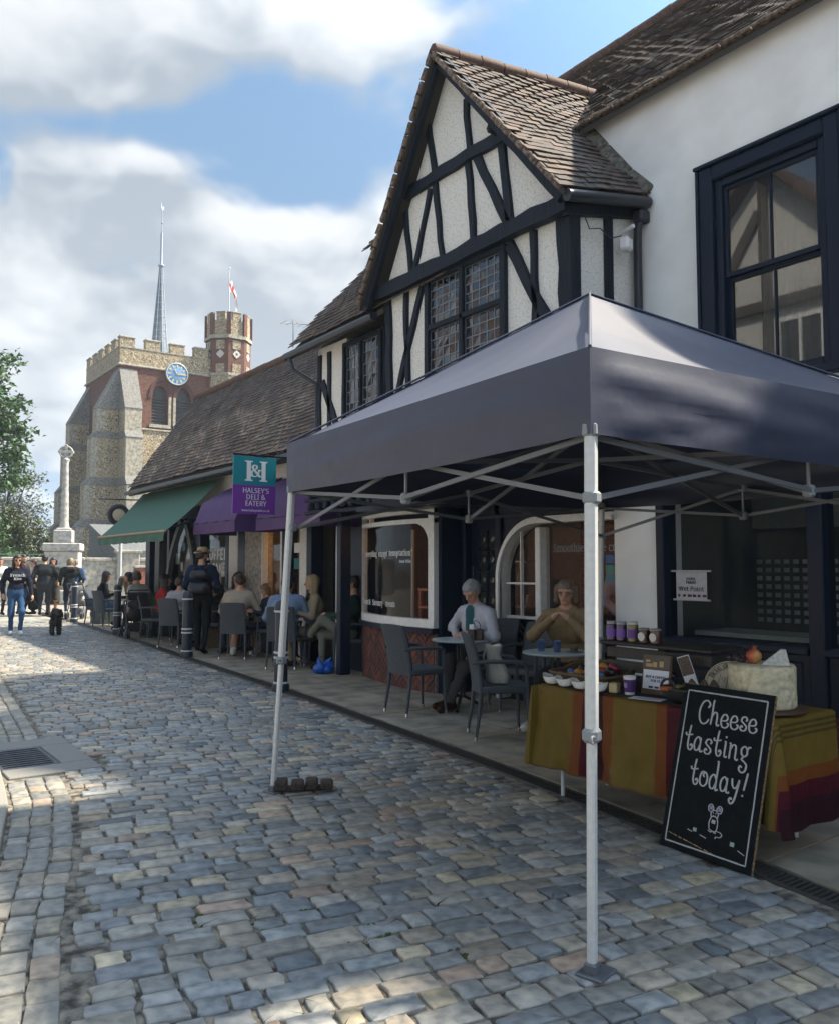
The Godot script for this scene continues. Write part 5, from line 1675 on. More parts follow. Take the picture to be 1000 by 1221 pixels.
	for q in [["west", Z0 - 1.25, Z0 - 0.05], ["west", Z1 + 0.05, Z1 + 1.25], ["south", X0 + 0.05, X0 + 1.25]]:
		var bt := obj("buttress", MB.new(), flint, h)
		var core := MB.new()
		var quo := MB.new()
		for k in 4:
			var off := MB.new()
			var y0: float = stage[k][0]
			var y1: float = stage[k][1]
			var re: float = stage[k][2]
			var nx: float = stage[k + 1][2] if k < 3 else -0.05
			var ny: float = stage[k + 1][0] if k < 3 else 16.3
			var pos := func(r: float, y: float, a: float) -> Vector3:
				return V(X0 - r, y, a) if q[0] == "west" else V(a, y, Z0 + r)
			var a0: float = q[1]
			var a1: float = q[2]
			core.hexa([pos.call(-0.2, y0, a0), pos.call(re, y0, a0), pos.call(re, y0, a1), pos.call(-0.2, y0, a1), pos.call(-0.2, y1, a0), pos.call(re, y1, a0), pos.call(re, y1, a1), pos.call(-0.2, y1, a1)])
			# sloping weathering up to the next stage, laid in courses of stone
			var steps := 3 if k < 3 else 9
			for s in steps:
				var f0 := float(s) / steps
				var f1 := float(s + 1) / steps
				var ra := lerpf(re + 0.06, nx + 0.02, f0)
				var rb := lerpf(re + 0.06, nx + 0.02, f1)
				var ya := lerpf(y1, ny, f0)
				var yb := lerpf(y1, ny, f1)
				off.hexa([pos.call(-0.1, ya, a0 - 0.05), pos.call(ra, ya, a0 - 0.05), pos.call(ra, ya, a1 + 0.05), pos.call(-0.1, ya, a1 + 0.05), pos.call(-0.1, yb, a0 - 0.05), pos.call(rb + 0.03, yb, a0 - 0.05), pos.call(rb + 0.03, yb, a1 + 0.05), pos.call(-0.1, yb, a1 + 0.05)])
			obj("weathering", off, slate, bt)
			# dressed quoins, long and short by turns
			var y := y0
			var alt := false
			while y < y1 - 0.1:
				var hh := minf(rr(0.32, 0.45), y1 - y)
				var ln := 0.55 if alt else 0.34
				for e in 2:
					var ea: float = a0 - 0.015 if e == 0 else a1 + 0.015
					var eb: float = ea + (ln if e == 0 else -ln) * 0.75
					quo.hexa([pos.call(re - ln, y, ea), pos.call(re + 0.015, y, ea), pos.call(re + 0.015, y, eb), pos.call(re - ln, y, eb), pos.call(re - ln, y + hh - 0.02, ea), pos.call(re + 0.015, y + hh - 0.02, ea), pos.call(re + 0.015, y + hh - 0.02, eb), pos.call(re - ln, y + hh - 0.02, eb)])
				alt = not alt
				y += hh
			if q[0] == "south":   # the sunny end of this buttress is faced in ashlar
				quo.hexa([pos.call(re, y0, a0), pos.call(re + 0.012, y0, a0), pos.call(re + 0.012, y0, a1), pos.call(re, y0, a1), pos.call(re, y1, a0), pos.call(re + 0.012, y1, a0), pos.call(re + 0.012, y1, a1), pos.call(re, y1, a1)])
		bt.mesh = core.mesh()
		obj("quoins", quo, ash, bt).set_meta("kind", "stuff")
	# stair turret, eight-sided
	var tc := V(27.0, 0, -63.6)
	var oct := Transform3D(Basis(Vector3.UP, PI / 8), tc)
	var tm := MB.new()
	var ring := func(mb: MB, r: float, y0: float, y1: float, r2 := -1.0) -> void:
		var r3 := r if r2 < 0 else r2
		for k in 8:
			var a0 := TAU * k / 8 + PI / 8
			var a1 := TAU * (k + 1) / 8 + PI / 8
			mb.quad(tc + V(cos(a0) * r, y0, sin(a0) * r), tc + V(cos(a1) * r, y0, sin(a1) * r), tc + V(cos(a1) * r3, y1, sin(a1) * r3), tc + V(cos(a0) * r3, y1, sin(a0) * r3), tc + V(0, (y0 + y1) * 0.5, 0))
	ring.call(tm, 1.85, 8.0, 16.6)
	ring.call(tm, 1.78, 19.9, 21.1)
	obj("turret_wall", tm, flint, h)
	var tb := MB.new()
	ring.call(tb, 1.78, 16.8, 19.6)
	for k in 8:
		var a0 := TAU * k / 8 + PI / 8
		tb.bar(tc + V(cos(a0) * 1.80, 19.9, sin(a0) * 1.80), tc + V(cos(a0) * 1.80, 21.7, sin(a0) * 1.80), 0.34, 0.2, V(cos(a0), 0, sin(a0)))
	obj("turret_brick", tb, brick, h)
	var tp := MB.new()
	for k in 8:
		var a0 := TAU * (k + 0.5) / 8 + PI / 8
		var d := V(cos(a0), 0, sin(a0))
		var s := V(-sin(a0), 0, cos(a0))
		for y in [17.0, 18.9]: tp.box(tc + d * 1.655 + V(0, y + 0.2, 0), V(0.7, 0.7, 0.06), Basis(s, Vector3.UP, d))
	obj("turret_panel", tp, flint, h)
	var ts := MB.new()
	ring.call(ts, 1.9, 16.6, 16.82); ring.call(ts, 1.9, 16.82, 16.86, 1.7); obj("turret_string", ts, ash, h)
	ts = MB.new()
	ring.call(ts, 1.92, 19.6, 19.9); ring.call(ts, 1.92, 19.9, 19.95, 1.7)
	obj("turret_string", ts, ash, h)
	for k in 8:
		var a0 := TAU * (k + 0.5) / 8 + PI / 8
		var d := V(cos(a0), 0, sin(a0))
		var s := V(-sin(a0), 0, cos(a0))
		var m := MB.new()
		m.box(tc + d * 1.52 + V(0, 21.4, 0), V(0.72, 0.65, 0.26), Basis(s, Vector3.UP, d))
		var o := obj("turret_merlon", m, flint, h)
		var c := MB.new()
		c.box(tc + d * 1.52 + V(0, 21.76, 0), V(0.8, 0.10, 0.34), Basis(s, Vector3.UP, d), 0.02)
		obj("coping", c, ash, o)
		var v := MB.new()
		v.box(tc + d * 1.665 + V(0, 18.35, 0), V(0.42, 0.42, 0.05), Basis(s, Vector3.UP, d)); v.box(tc + d * 1.665 + V(0, 18.35, 0), V(0.62, 0.16, 0.06), Basis(s, Vector3.UP, d)); v.box(tc + d * 1.665 + V(0, 18.35, 0), V(0.16, 0.62, 0.06), Basis(s, Vector3.UP, d))
		obj("stone_cross", v, mat("white_stone", L(0.55, 0.54, 0.50), 0.8), h)
	var tf := MB.new()
	ring.call(tf, 1.75, 20.9, 20.9, 0.0)
	obj("turret_floor", tf, slate, h)
	# lead spike with weathercock
	var spc := V(22.8, 0, -67.9)
	var sp := MB.new()
	sp.lathe([Vector2(0.95, 17.6), Vector2(0.62, 20.0), Vector2(0.12, 26.3), Vector2(0.12, 26.4)], 8, Transform3D(Basis.IDENTITY, spc))
	obj("spike", sp, mat("lead_sheet", L(0.25, 0.30, 0.36), 0.5, {"tex": "mid", "scale": 1.0}), h)
	var sr := MB.new()
	for k in 8:
		var a := TAU * k / 8.0
		var d := V(cos(a), 0, sin(a))
		sr.tube([spc + d * 0.95 + V(0, 17.6, 0), spc + d * 0.62 + V(0, 20.0, 0), spc + d * 0.13 + V(0, 26.3, 0)], 0.035, 5)
	for j in 14:
		var y := 18.0 + j * 0.58
		var r := 0.93 - (y - 17.6) * 0.14 if y < 20.0 else 0.63 - (y - 20.0) * 0.0794
		var pts := []
		for k in 9: pts.append(spc + V(cos(TAU * k / 8.0 + 0.02 * j) * r, y, sin(TAU * k / 8.0 + 0.02 * j) * r))
		for k in 8: sr.bar(pts[k], pts[k + 1], 0.03, 0.05)
	obj("lead_rolls", sr, mat("lead_roll", L(0.33, 0.38, 0.44), 0.5), h).set_meta("kind", "stuff")
	var st := MB.new()
	st.lathe([Vector2(0.12, 26.3), Vector2(0.26, 26.4), Vector2(0.26, 26.5), Vector2(0.11, 26.55), Vector2(0.10, 29.2), Vector2(0.04, 29.3), Vector2(0.03, 31.2), Vector2(0.0, 31.2)], 8, Transform3D(Basis.IDENTITY, spc))
	st.ball(spc + V(0, 30.1, 0), V(0.1, 0.1, 0.1), 5, 6)
	obj("finial", st, mat("lead_roll", L(0.33, 0.38, 0.44), 0.5), h)
	var cock := MB.new()
	cock.prism(PackedVector2Array([Vector2(-0.28, 0.0), Vector2(0.0, -0.16), Vector2(0.24, 0.02), Vector2(0.26, 0.34), Vector2(0.10, 0.16), Vector2(-0.12, 0.18), Vector2(-0.2, 0.55), Vector2(-0.26, 0.30)]), 0.03, Transform3D(Basis(Vector3.UP, 0.8), spc + V(0, 31.3, 0)))
	obj("weathercock", cock, mat("lead_roll", L(0.33, 0.38, 0.44), 0.5), h)
	# flag on the turret
	var fg := thing("flag", "white flag with a red cross on the turret flagpole", "flag", tc + V(0, 20.9, 0))
	var fp := MB.new()
	fp.tube([tc + V(0, 20.9, 0), tc + V(0, 25.8, 0)], [0.06, 0.035], 6)
	fp.ball(tc + V(0, 25.85, 0), V(0.09, 0.09, 0.09), 5, 6)
	obj("flagpole", fp, mat("flagpole_white", L(0.6, 0.62, 0.62), 0.5), fg)
	var fcs := MB.new()
	var red := MB.new()
	var rows := []
	for i in 13:
		var row := PackedVector3Array()
		for j in 9:
			var f := i / 12.0
			row.append(tc + V(f * 0.75 + 0.05 * sin(j * 0.9 + f * 4.0), 25.0 - j * 0.12 - f * f * 1.3 - f * 0.5, 0.12 * sin(f * 9.0 + j * 0.4)))
		rows.append(row)
	fcs.grid(rows)
	obj("cloth", fcs, mat("flag_white", L(0.72, 0.72, 0.72), 0.8), fg)
	for i in 12:
		for j in 8:
			if j in [3, 4] or i in [5, 6]: red.quad(rows[i][j] + V(0, 0, 0.012), rows[i + 1][j] + V(0, 0, 0.012), rows[i + 1][j + 1] + V(0, 0, 0.012), rows[i][j + 1] + V(0, 0, 0.012))
	obj("red_cross", red, mat("flag_red", L(0.55, 0.04, 0.04), 0.8), fg)

func leaf_tree(called: String, label: String, at: Vector3, height: float, blobs: Array, leaves: int, size: float, q: Color, seed_: int, spread := 0.2) -> void:
	rng.seed = seed_
	var h := thing(called, label, "tree", at)
	var bark := mat("bark", L(0.09, 0.075, 0.06), 0.95, {"tex": "hard", "scale": 1.5})
	var tr := MB.new()
	tr.tube([at, at + V(0.1, height * 0.25, 0.05), at + V(-0.1, height * 0.55, 0), at + V(0, height * 0.9, 0)], [height * 0.035, height * 0.028, height * 0.018, height * 0.004], 8)
	obj("trunk", tr, bark, h)
	for b in blobs:
		var limb := MB.new()
		var c: Vector3 = at + b[0]
		var s: Vector3 = at + V(0, clampf(b[0].y * 0.6, height * 0.2, height * 0.6), 0)
		limb.tube([s, s.lerp(c, 0.5) + V(0, -0.2, 0), c, c + (c - s) * 0.25], [0.11, 0.07, 0.04, 0.01], 6)
		for k in 7:
			var d: Vector3 = V(rr(-1, 1), rr(-0.6, 1), rr(-1, 1)).normalized() * b[1] * rr(0.6, 0.98)
			limb.tube([c, c + d * 0.5 + V(0, 0.1, 0), c + d], [0.035, 0.02, 0.006], 4, false)
		obj("limb", limb, bark, h)
	var cr := MB.new()
	cr.colored = true
	var total := 0.0
	for b in blobs: total += b[1] * b[1]
	for b in blobs:
		var n := int(leaves * b[1] * b[1] / total)
		var sub := []
		for k in 16: sub.append(V(rr(-1, 1), rr(-0.85, 0.95), rr(-1, 1)).normalized() * b[1] * rr(0.45, 0.95))
		for k in n:
			var c: Vector3 = at + b[0] + sub[rng.randi() % 16] + V(rng.randfn(), rng.randfn() * 0.75, rng.randfn()) * b[1] * spread
			var d := V(rr(-1, 1), rr(-0.9, 0.3), rr(-1, 1)).normalized()
			var s := d.cross(V(rr(-1, 1), rr(-1, 1), rr(-1, 1))).normalized()
			var l := size * rr(0.6, 1.3)
			cr.col = q * rr(0.65, 1.4)
			cr.tri(c - s * l * 0.32, c + d * l * 0.5 + s * l * 0.1, c + d * l); cr.tri(c - s * l * 0.32, c + d * l, c + s * l * 0.34)
	obj("crown", cr, mat("leaf", L(1, 1, 1), 0.6, {"vc": true, "back": Color(0.35, 0.40, 0.15)}), h)

func build_churchyard() -> void:
	rng.seed = 707
	# war memorial
	var pale := mat("portland_stone", L(0.52, 0.51, 0.48), 0.85, {"tex": "mid", "scale": 0.8})
	var c := V(8.34, 0, -36.0)
	var m := thing("war_memorial", "pale stone memorial cross with a wheel head on a square plinth", "memorial", c)
	var turn := Basis(Vector3.UP, deg_to_rad(-20))
	for q in [["plinth_base", 0.0, 0.55, 1.55], ["plinth", 0.55, 2.1, 1.28], ["plinth_cap", 2.1, 2.42, 1.42], ["die", 2.42, 2.96, 0.72], ["die_cap", 2.96, 3.04, 0.56]]:
		var b := MB.new()
		b.box(c + V(0, (q[1] + q[2]) * 0.5, 0), V(q[3], q[2] - q[1], q[3]), turn, 0.04)
		obj(q[0], b, pale, m)
	var sh := MB.new()
	sh.lathe([Vector2(0.21, 3.04), Vector2(0.17, 3.2), Vector2(0.105, 5.72), Vector2(0.15, 5.78), Vector2(0.15, 5.85), Vector2(0.1, 5.9)], 8, Transform3D(turn, c))
	obj("shaft", sh, pale, m)
	var hd := MB.new()
	var hx := Transform3D(turn * Basis(Vector3.RIGHT, PI / 2), c + V(0, 6.15, 0))
	hd.lathe([Vector2(0.27, -0.06), Vector2(0.27, 0.06), Vector2(0.20, 0.06), Vector2(0.20, -0.06), Vector2(0.27, -0.06)], 18, hx)
	hd.box(c + V(0, 6.15, 0), V(0.12, 0.62, 0.13), turn, 0.02); hd.box(c + V(0, 6.15, 0), V(0.60, 0.12, 0.14), turn, 0.02)
	obj("wheel_cross", hd, pale, m)
	# churchyard wall with piers and a rail
	var w := thing("churchyard_wall", "long whitened stone wall with coping along the churchyard", "wall", V(9, 0, -40))
	var wm := mat("limewash_wall", L(0.50, 0.475, 0.42), 0.9, {"tex": "mid", "scale": 0.7, "nrm": "mottN", "nk": 0.3})
	var a := V(-12, 0, -42.5)
	var b := V(17.5, 0, -37.2)
	var d := (b - a).normalized()
	var nrm := d.cross(Vector3.UP)
	var body := MB.new()
	body.bar(a + V(0, 0.86, 0), b + V(0, 0.86, 0), 0.35, 1.72)
	obj("masonry", body, wm, w)
	var l := a.distance_to(b)
	var n := int(l / 1.1)
	for k in n:
		var cp := MB.new()
		cp.bar(a + d * (k * l / n + 0.01) + V(0, 1.80 + rr(-0.01, 0.02), 0), a + d * ((k + 1) * l / n - 0.01) + V(0, 1.80 + rr(-0.01, 0.02), 0), 0.46, 0.16, Vector3.UP, 0.03)
		obj("coping", cp, wm, w)
	for f in [0.80, 0.905]:
		var p: Vector3 = a.lerp(b, f)
		var pr := MB.new()
		pr.box(p + V(0, 1.05, 0), V(0.95, 2.1, 0.7), Basis(d, Vector3.UP, d.cross(Vector3.UP)), 0.03)
		pr.box(p + V(0, 2.15, 0), V(1.1, 0.14, 0.85), Basis(d, Vector3.UP, d.cross(Vector3.UP)), 0.03)
		obj("pier", pr, wm, w)
	var rl := MB.new()
	rl.tube([a.lerp(b, 0.4) + V(0, 2.0, 0), a.lerp(b, 0.73) + V(0, 2.0, 0)], 0.02, 5)
	obj("handrail", rl, mat("green_iron", L(0.06, 0.12, 0.10), 0.5), w)
	var bw := thing("brick_garden_wall", "short red brick wall beside the white stone wall", "wall", V(12, 0, -33.5))
	var bm := MB.new()
	bm.span(V(10.55, 0, -34.0), V(12.6, 1.42, -33.7))
	obj("brickwork", bm, mat("garden_brick", L(0.62, 0.5, 0.46), 0.9, {"tex": "brick", "nrm": "brickN", "scale": 1.0}), bw)
	var bc := MB.new()
	bc.span(V(10.5, 1.42, -34.05), V(12.65, 1.52, -33.65), 0.02)
	obj("coping", bc, wm, bw)
	# pale steel post by the green awning
	var po := thing("sign_post", "slender pale grey metal post beside the brick wall", "post", V(7.2, 0, -24.0))
	var pm := MB.new()
	pm.tube([V(6.95, 0, -23.6), V(6.95, 2.35, -23.6)], 0.045, 10)
	obj("post", pm, mat("galvanised", L(0.45, 0.48, 0.5), 0.45), po)
	var pa := MB.new()
	pa.bar(V(6.7, 2.33, -23.6), V(7.2, 2.33, -23.6), 0.06, 0.05)
	obj("cross_arm", pa, mat("galvanised", L(0.45, 0.48, 0.5), 0.45), po)
	# grey slate roof of the church aisle behind the wall
	var ai := thing("aisle_roof", "low grey slate roof between the wall and the tower", "roof", V(18, 0, -52))
	var am := MB.new()
	am.hexa([V(14.5, 0, -50), V(24, 0, -50), V(24, 0, -56), V(14.5, 0, -56), V(14.5, 2.4, -50), V(24, 2.4, -50), V(24, 4.2, -56), V(14.5, 4.2, -56)])
	obj("slates", am, mat("grey_slate", L(0.16, 0.17, 0.17), 0.8, {"tex": "mid", "scale": 0.8}), ai)
	# trees beyond the wall
	leaf_tree("lime_tree", "tall dense green tree overhanging the churchyard wall", V(4.6, 0, -46.5), 15.0, [[V(0.2, 9.5, 0), 3.2], [V(1.8, 11.3, 0.6), 1.7], [V(3.0, 9.0, 1.0), 1.35], [V(2.7, 6.6, 1.0), 1.5], [V(1.2, 5.0, 0.5), 2.2], [V(1.5, 3.2, 0.5), 1.8], [V(2.3, 2.2, 0.4), 1.3], [V(0.3, 12.8, 0), 1.8], [V(-2.5, 9, -1), 3.0], [V(-2, 5, 0), 3.0], [V(3.3, 8.2, 1.2), 0.8], [V(1.9, 13.1, 0.6), 0.7]], 26000, 0.26, L(0.055, 0.115, 0.035), 11)
	leaf_tree("birch_tree", "thin pale grey-green tree behind the dense tree", V(13.6, 0, -78.0), 10.5, [[V(0, 6.8, 0), 2.6], [V(1.6, 5.0, 0), 2.2], [V(-1.6, 5.4, 0), 2.4], [V(1.2, 8.4, 0), 1.6], [V(-0.5, 3.2, 0), 2.6], [V(2.0, 3.0, 0), 1.6], [V(-2.6, 7.6, 0), 1.8]], 9000, 0.24, L(0.13, 0.145, 0.10), 12, 0.26)
	leaf_tree("yew_shrub", "rounded olive-green shrub above the churchyard wall", V(9.4, 0, -48.5), 4.6, [[V(-0.6, 2.4, 0), 1.3], [V(0.6, 2.2, 0), 1.1], [V(-1.8, 2.3, 0), 1.2], [V(0, 3.4, 0), 0.9], [V(-1.0, 3.7, 0), 0.8]], 7000, 0.17, L(0.075, 0.095, 0.035), 13)

# ---------------------------------------------------------------- gazebo
func build_gazebo() -> void:
	rng.seed = 808
	var A := V(2.38, 0, -2.20)
	var B := V(2.55, 0, -5.16)
	var C := V(5.34, 0, -2.03)
	var D := V(5.51, 0, -4.99)
	var mid := (A + B + C + D) * 0.25
	var peak := V(mid.x, 3.22, mid.z)
	var g := thing("gazebo", "navy pop-up gazebo on white folding legs over the cheese stall", "gazebo", V(mid.x, 0, mid.z))
	var navy := mat("navy_canopy", L(0.014, 0.021, 0.056), 0.52, {"tex": "soft", "scale": 0.9, "nrm": "mottN", "nk": 0.12, "spec": 0.6, "rim": 0.4})
	var alu := mat("white_aluminium", L(0.60, 0.61, 0.60), 0.38, {"tex": "soft", "scale": 5.0, "spec": 0.6})
	var steel := mat("grey_aluminium", L(0.13, 0.14, 0.155), 0.4, {"metal": 0.3})
	var grip := mat("grey_plastic", L(0.22, 0.24, 0.25), 0.5)
	var corners := [A, B, D, C]
	var leanings := [V(0.02, 0, 0.01), V(0.09, 0, 0.055), V(0.05, 0, 0.03), V(0.0, 0, 0.0)]   # the legs do not stand quite plumb
	var wn := noise(55, 1.0, 3)
	for k in 4:
		var base: Vector3 = corners[k]
		var p: Vector3 = base + leanings[k]
		var q: Vector3 = corners[(k + 1) % 4] + leanings[(k + 1) % 4]
		var op := (p - mid) * 1.02 + mid
		var oq := (q - mid) * 1.02 + mid
		var out := ((p + q) * 0.5 - mid).normalized()
		# sloping roof panel, stretched over the frame: taut at the hips, hollow between
		var rows := []
		for i in 25:
			var f := i / 24.0
			var row := PackedVector3Array()
			for j in 17:
				var s := j / 16.0
				var e := op.lerp(oq, f) + V(0, 2.31, 0)
				var w := e.lerp(peak, s)
				w.y -= 0.10 * sin(PI * s) * sin(PI * f) * (1.0 - s * 0.3)
				w.y += 0.018 * smoothstep(0.25, 0.0, s) * sin(PI * f * 2.0) + wn.get_noise_2d(f * 3.0 + k * 9.0, s * 2.0) * 0.022 * sin(PI * s) * (1.0 - s)
				row.append(w)
			rows.append(row)
		var panel := MB.new()
		panel.grid(rows, false, V(mid.x, 1.0, mid.z))
		obj("roof_panel", panel, navy, g)
		# hanging valance with drag folds
		rows = []
		for i in 61:
			var f := i / 60.0
			var row := PackedVector3Array()
			for j in 13:
				var s := j / 12.0
				var e := op.lerp(oq, f) + V(0, lerpf(2.335, 2.0, s), 0)
				var rip := 0.006 * sin(s * 11.0 + 2.2 * sin(f * 5.0 + k) + f * 3.0) * sin(PI * minf(s * 1.15, 1.0)) + wn.get_noise_2d(f * 6.0 + k * 31.0, s * 3.2) * 0.010 * s + 0.004 * sin(f * 24.0 + s * 2.0) * s
				e += out * ((0.015 * sin(PI * s) + rip) * smoothstep(0.0, 0.06, f) * smoothstep(1.0, 0.94, f))
				e.y -= 0.018 * sin(PI * f) * s
				row.append(e)
			rows.append(row)
		var val := MB.new()
		val.grid(rows, false, V(mid.x, 2.1, mid.z))
		obj("valance", val, navy, g)
		# piping along hip and hem
		var pip := MB.new()
		pip.tube([op + V(0, 2.335, 0), op.lerp(peak, 0.5) + V(0, 1.17, 0), peak + V(0, 0.008, 0)], 0.008, 5)
		obj("hip_seam", pip, navy, g)
		var leg := obj("leg", MB.new(), alu, g)
		var lm := MB.new()
		lm.bar(base.lerp(p, 0.44) + V(0, 0.87, 0), p + V(0, 2.05, 0), 0.044, 0.044, V(0.3, 0, 1), 0.009)
		lm.bar(base + V(0, 0.02, 0), base.lerp(p, 0.44) + V(0, 0.88, 0), 0.034, 0.034, V(0.3, 0, 1), 0.007)
		leg.mesh = lm.mesh()
		var foot := MB.new()
		foot.box(base + V(0.02, 0.008, 0.0), V(0.13, 0.012, 0.11), Basis(Vector3.UP, 0.25), 0.004)
		foot.box(base + V(0, 0.03, 0), V(0.05, 0.04, 0.05), Basis(Vector3.UP, 0.3), 0.006)
		obj("foot_plate", foot, steel, leg)
		var col := MB.new()
		col.box(base.lerp(p, 0.44) + V(0, 0.87, 0), V(0.062, 0.055, 0.062), Basis(Vector3.UP, 0.3 + k * 0.1), 0.012)
		col.tube([base.lerp(p, 0.44) + V(-0.02, 0.87, 0.03), base.lerp(p, 0.44) + V(-0.05, 0.875, 0.045), base.lerp(p, 0.44) + V(-0.055, 0.855, 0.045), base.lerp(p, 0.44) + V(-0.035, 0.85, 0.035)], 0.006, 6)
		obj("height_lock", col, grip, leg)
		var cap := MB.new()
		cap.box(p + V(0, 2.02, 0), V(0.06, 0.06, 0.06), Basis(Vector3.UP, 0.3), 0.012)
		obj("top_bracket", cap, grip, leg)
		var sli := MB.new()
		sli.box(p + V(0.0, 1.76, 0), V(0.06, 0.05, 0.06), Basis(Vector3.UP, 0.3), 0.01)
		obj("slider", sli, grip, leg)
		# scissor bars of this side
		var m := (p + q) * 0.5
		for e in [p, q]:
			var inn: Vector3 = (mid - e).normalized() * 0.03
			for b in [[2.0, 1.86], [1.76, 2.06]]:
				var bar := MB.new()
				var o: Vector3 = inn * (1.0 if b[0] > 1.9 else 1.7)
				bar.bar(e + o + V(0, b[0], 0), m + o + V(0, b[1], 0), 0.012, 0.022)
				obj("scissor_bar", bar, steel, g)
		var joint := MB.new()
		joint.box(m + (mid - m).normalized() * 0.04 + V(0, 1.86, 0), V(0.05, 0.06, 0.05), Basis.IDENTITY, 0.01)
		joint.box(m + (mid - m).normalized() * 0.04 + V(0, 2.06, 0), V(0.05, 0.05, 0.05), Basis.IDENTITY, 0.01)
		joint.bar(m + (mid - m).normalized() * 0.04 + V(0, 1.86, 0), m + (mid - m).normalized() * 0.04 + V(0, 2.06, 0), 0.012, 0.012)
		obj("scissor_joint", joint, grip, g)
		for b in [[1.86, 2.36], [2.06, 2.16]]:
			var bar := MB.new()
			bar.bar(m + (mid - m).normalized() * 0.05 + V(0, b[0], 0), mid + V(0, b[1], 0) - (mid - m).normalized() * 0.03, 0.014, 0.026)
			obj("scissor_bar", bar, steel, g)
	var post := MB.new()
	post.tube([mid + V(0, 2.05, 0), mid + V(0, 3.18, 0)], 0.02, 8)
	obj("centre_post", post, steel, g)
	# odd rubber weights stacked on the far foot
	var wt := thing("leg_weight", "brown notched weight block lying on the gazebo's foot plate", "weight", V(2.68, 0, -5.12))
	var wm := mat("rusty_rubber", L(0.085, 0.06, 0.045), 0.85, {"tex": "hard", "scale": 6.0, "nrm": "fineN"})
	var body := MB.new()
	for q in [[0.0, 0.0, 0.10, 0.07], [0.10, 0.015, 0.10, 0.06], [0.20, 0.0, 0.11, 0.065], [0.29, 0.02, 0.09, 0.055]]:
		body.box(V(2.60 + q[0] * 0.9, 0.016 + q[3] * 0.5, -5.14 + q[0] * 0.45 + q[1]), V(0.085, q[3], q[2] + 0.02), Basis(Vector3.UP, -0.5), 0.012)
	obj("block", body, wm, wt)
	var slabm := MB.new()
	slabm.box(V(2.72, 0.022, -5.07), V(0.32, 0.03, 0.07), Basis(Vector3.UP, -0.45), 0.008)
	obj("base_bar", slabm, wm, wt)

# ---------------------------------------------------------------- chalk letters drawn as strokes
func strokes_of(ch: String) -> Array:
	match ch:
		"C": return [1.15, [[0.78, 1.28], [0.92, 1.45], [0.86, 1.68], [0.6, 1.82], [0.28, 1.65], [0.08, 1.2], [0.05, 0.7], [0.2, 0.2], [0.5, 0.0], [0.82, 0.14], [0.98, 0.42]]]
		"h": return [0.92, [[0.2, 1.88], [0.1, 1.75], [0.1, 0.9], [0.06, 0.0]], [[0.09, 0.6], [0.28, 0.95], [0.5, 0.95], [0.58, 0.6], [0.58, 0.15], [0.7, 0.0], [0.82, 0.12]]]
		"e": return [0.86, [[0.10, 0.50], [0.5, 0.55], [0.62, 0.75], [0.45, 1.0], [0.2, 0.92], [0.06, 0.55], [0.16, 0.12], [0.45, 0.0], [0.7, 0.16], [0.7, 0.36], [0.56, 0.36]]]
		"s": return [0.76, [[0.5, 0.72], [0.6, 0.85], [0.45, 1.02], [0.2, 0.95], [0.14, 0.7], [0.4, 0.5], [0.6, 0.3], [0.5, 0.04], [0.22, 0.0], [0.08, 0.18], [0.18, 0.34], [0.28, 0.22]]]
		"t": return [0.80, [[0.36, 1.75], [0.3, 1.2], [0.28, 0.4], [0.4, 0.04], [0.6, 0.04], [0.7, 0.28], [0.58, 0.42], [0.48, 0.28]], [[0.0, 1.2], [0.06, 1.02], [0.3, 1.04], [0.62, 1.12]]]
		"a": return [0.90, [[0.56, 0.98], [0.56, 0.15], [0.68, 0.0], [0.82, 0.1]], [[0.55, 0.72], [0.36, 1.0], [0.12, 0.8], [0.05, 0.4], [0.18, 0.05], [0.42, 0.12], [0.54, 0.5]]]
		"i": return [0.50, [[0.12, 0.98], [0.2, 1.0], [0.2, 0.15], [0.3, 0.0], [0.42, 0.08]], [[0.2, 1.38], [0.22, 1.42]]]
		"n": return [0.92, [[0.04, 0.98], [0.12, 1.0], [0.12, 0.0]], [[0.12, 0.6], [0.3, 0.95], [0.52, 0.95], [0.58, 0.6], [0.58, 0.15], [0.7, 0.0], [0.82, 0.1]]]
		"g": return [0.86, [[0.56, 0.82], [0.36, 1.02], [0.12, 0.85], [0.14, 0.5], [0.36, 0.36], [0.56, 0.52], [0.56, 0.82], [0.68, 1.02], [0.82, 1.0]], [[0.36, 0.36], [0.2, 0.15], [0.42, 0.0], [0.62, -0.2], [0.56, -0.58], [0.3, -0.72], [0.08, -0.52], [0.16, -0.3], [0.3, -0.4]]]
		"o": return [0.84, [[0.45, 0.98], [0.2, 0.95], [0.06, 0.6], [0.12, 0.15], [0.38, 0.0], [0.62, 0.2], [0.66, 0.65], [0.48, 0.95], [0.3, 0.8], [0.42, 0.62]]]
		"d": return [0.90, [[0.5, 1.86], [0.58, 1.8], [0.58, 0.15], [0.68, 0.0], [0.8, 0.08]], [[0.57, 0.7], [0.36, 1.0], [0.12, 0.8], [0.05, 0.4], [0.18, 0.05], [0.42, 0.1], [0.56, 0.45]]]
		"y": return [0.84, [[0.04, 1.0], [0.1, 0.6], [0.28, 0.38], [0.48, 0.55], [0.6, 1.0]], [[0.62, 1.0], [0.5, 0.2], [0.36, -0.45], [0.14, -0.66], [-0.02, -0.45], [0.1, -0.28], [0.2, -0.4]]]
		"!": return [0.40, [[0.34, 1.6], [0.26, 1.0], [0.18, 0.42]], [[0.14, 0.06], [0.16, 0.1]]]
	return [0.5]

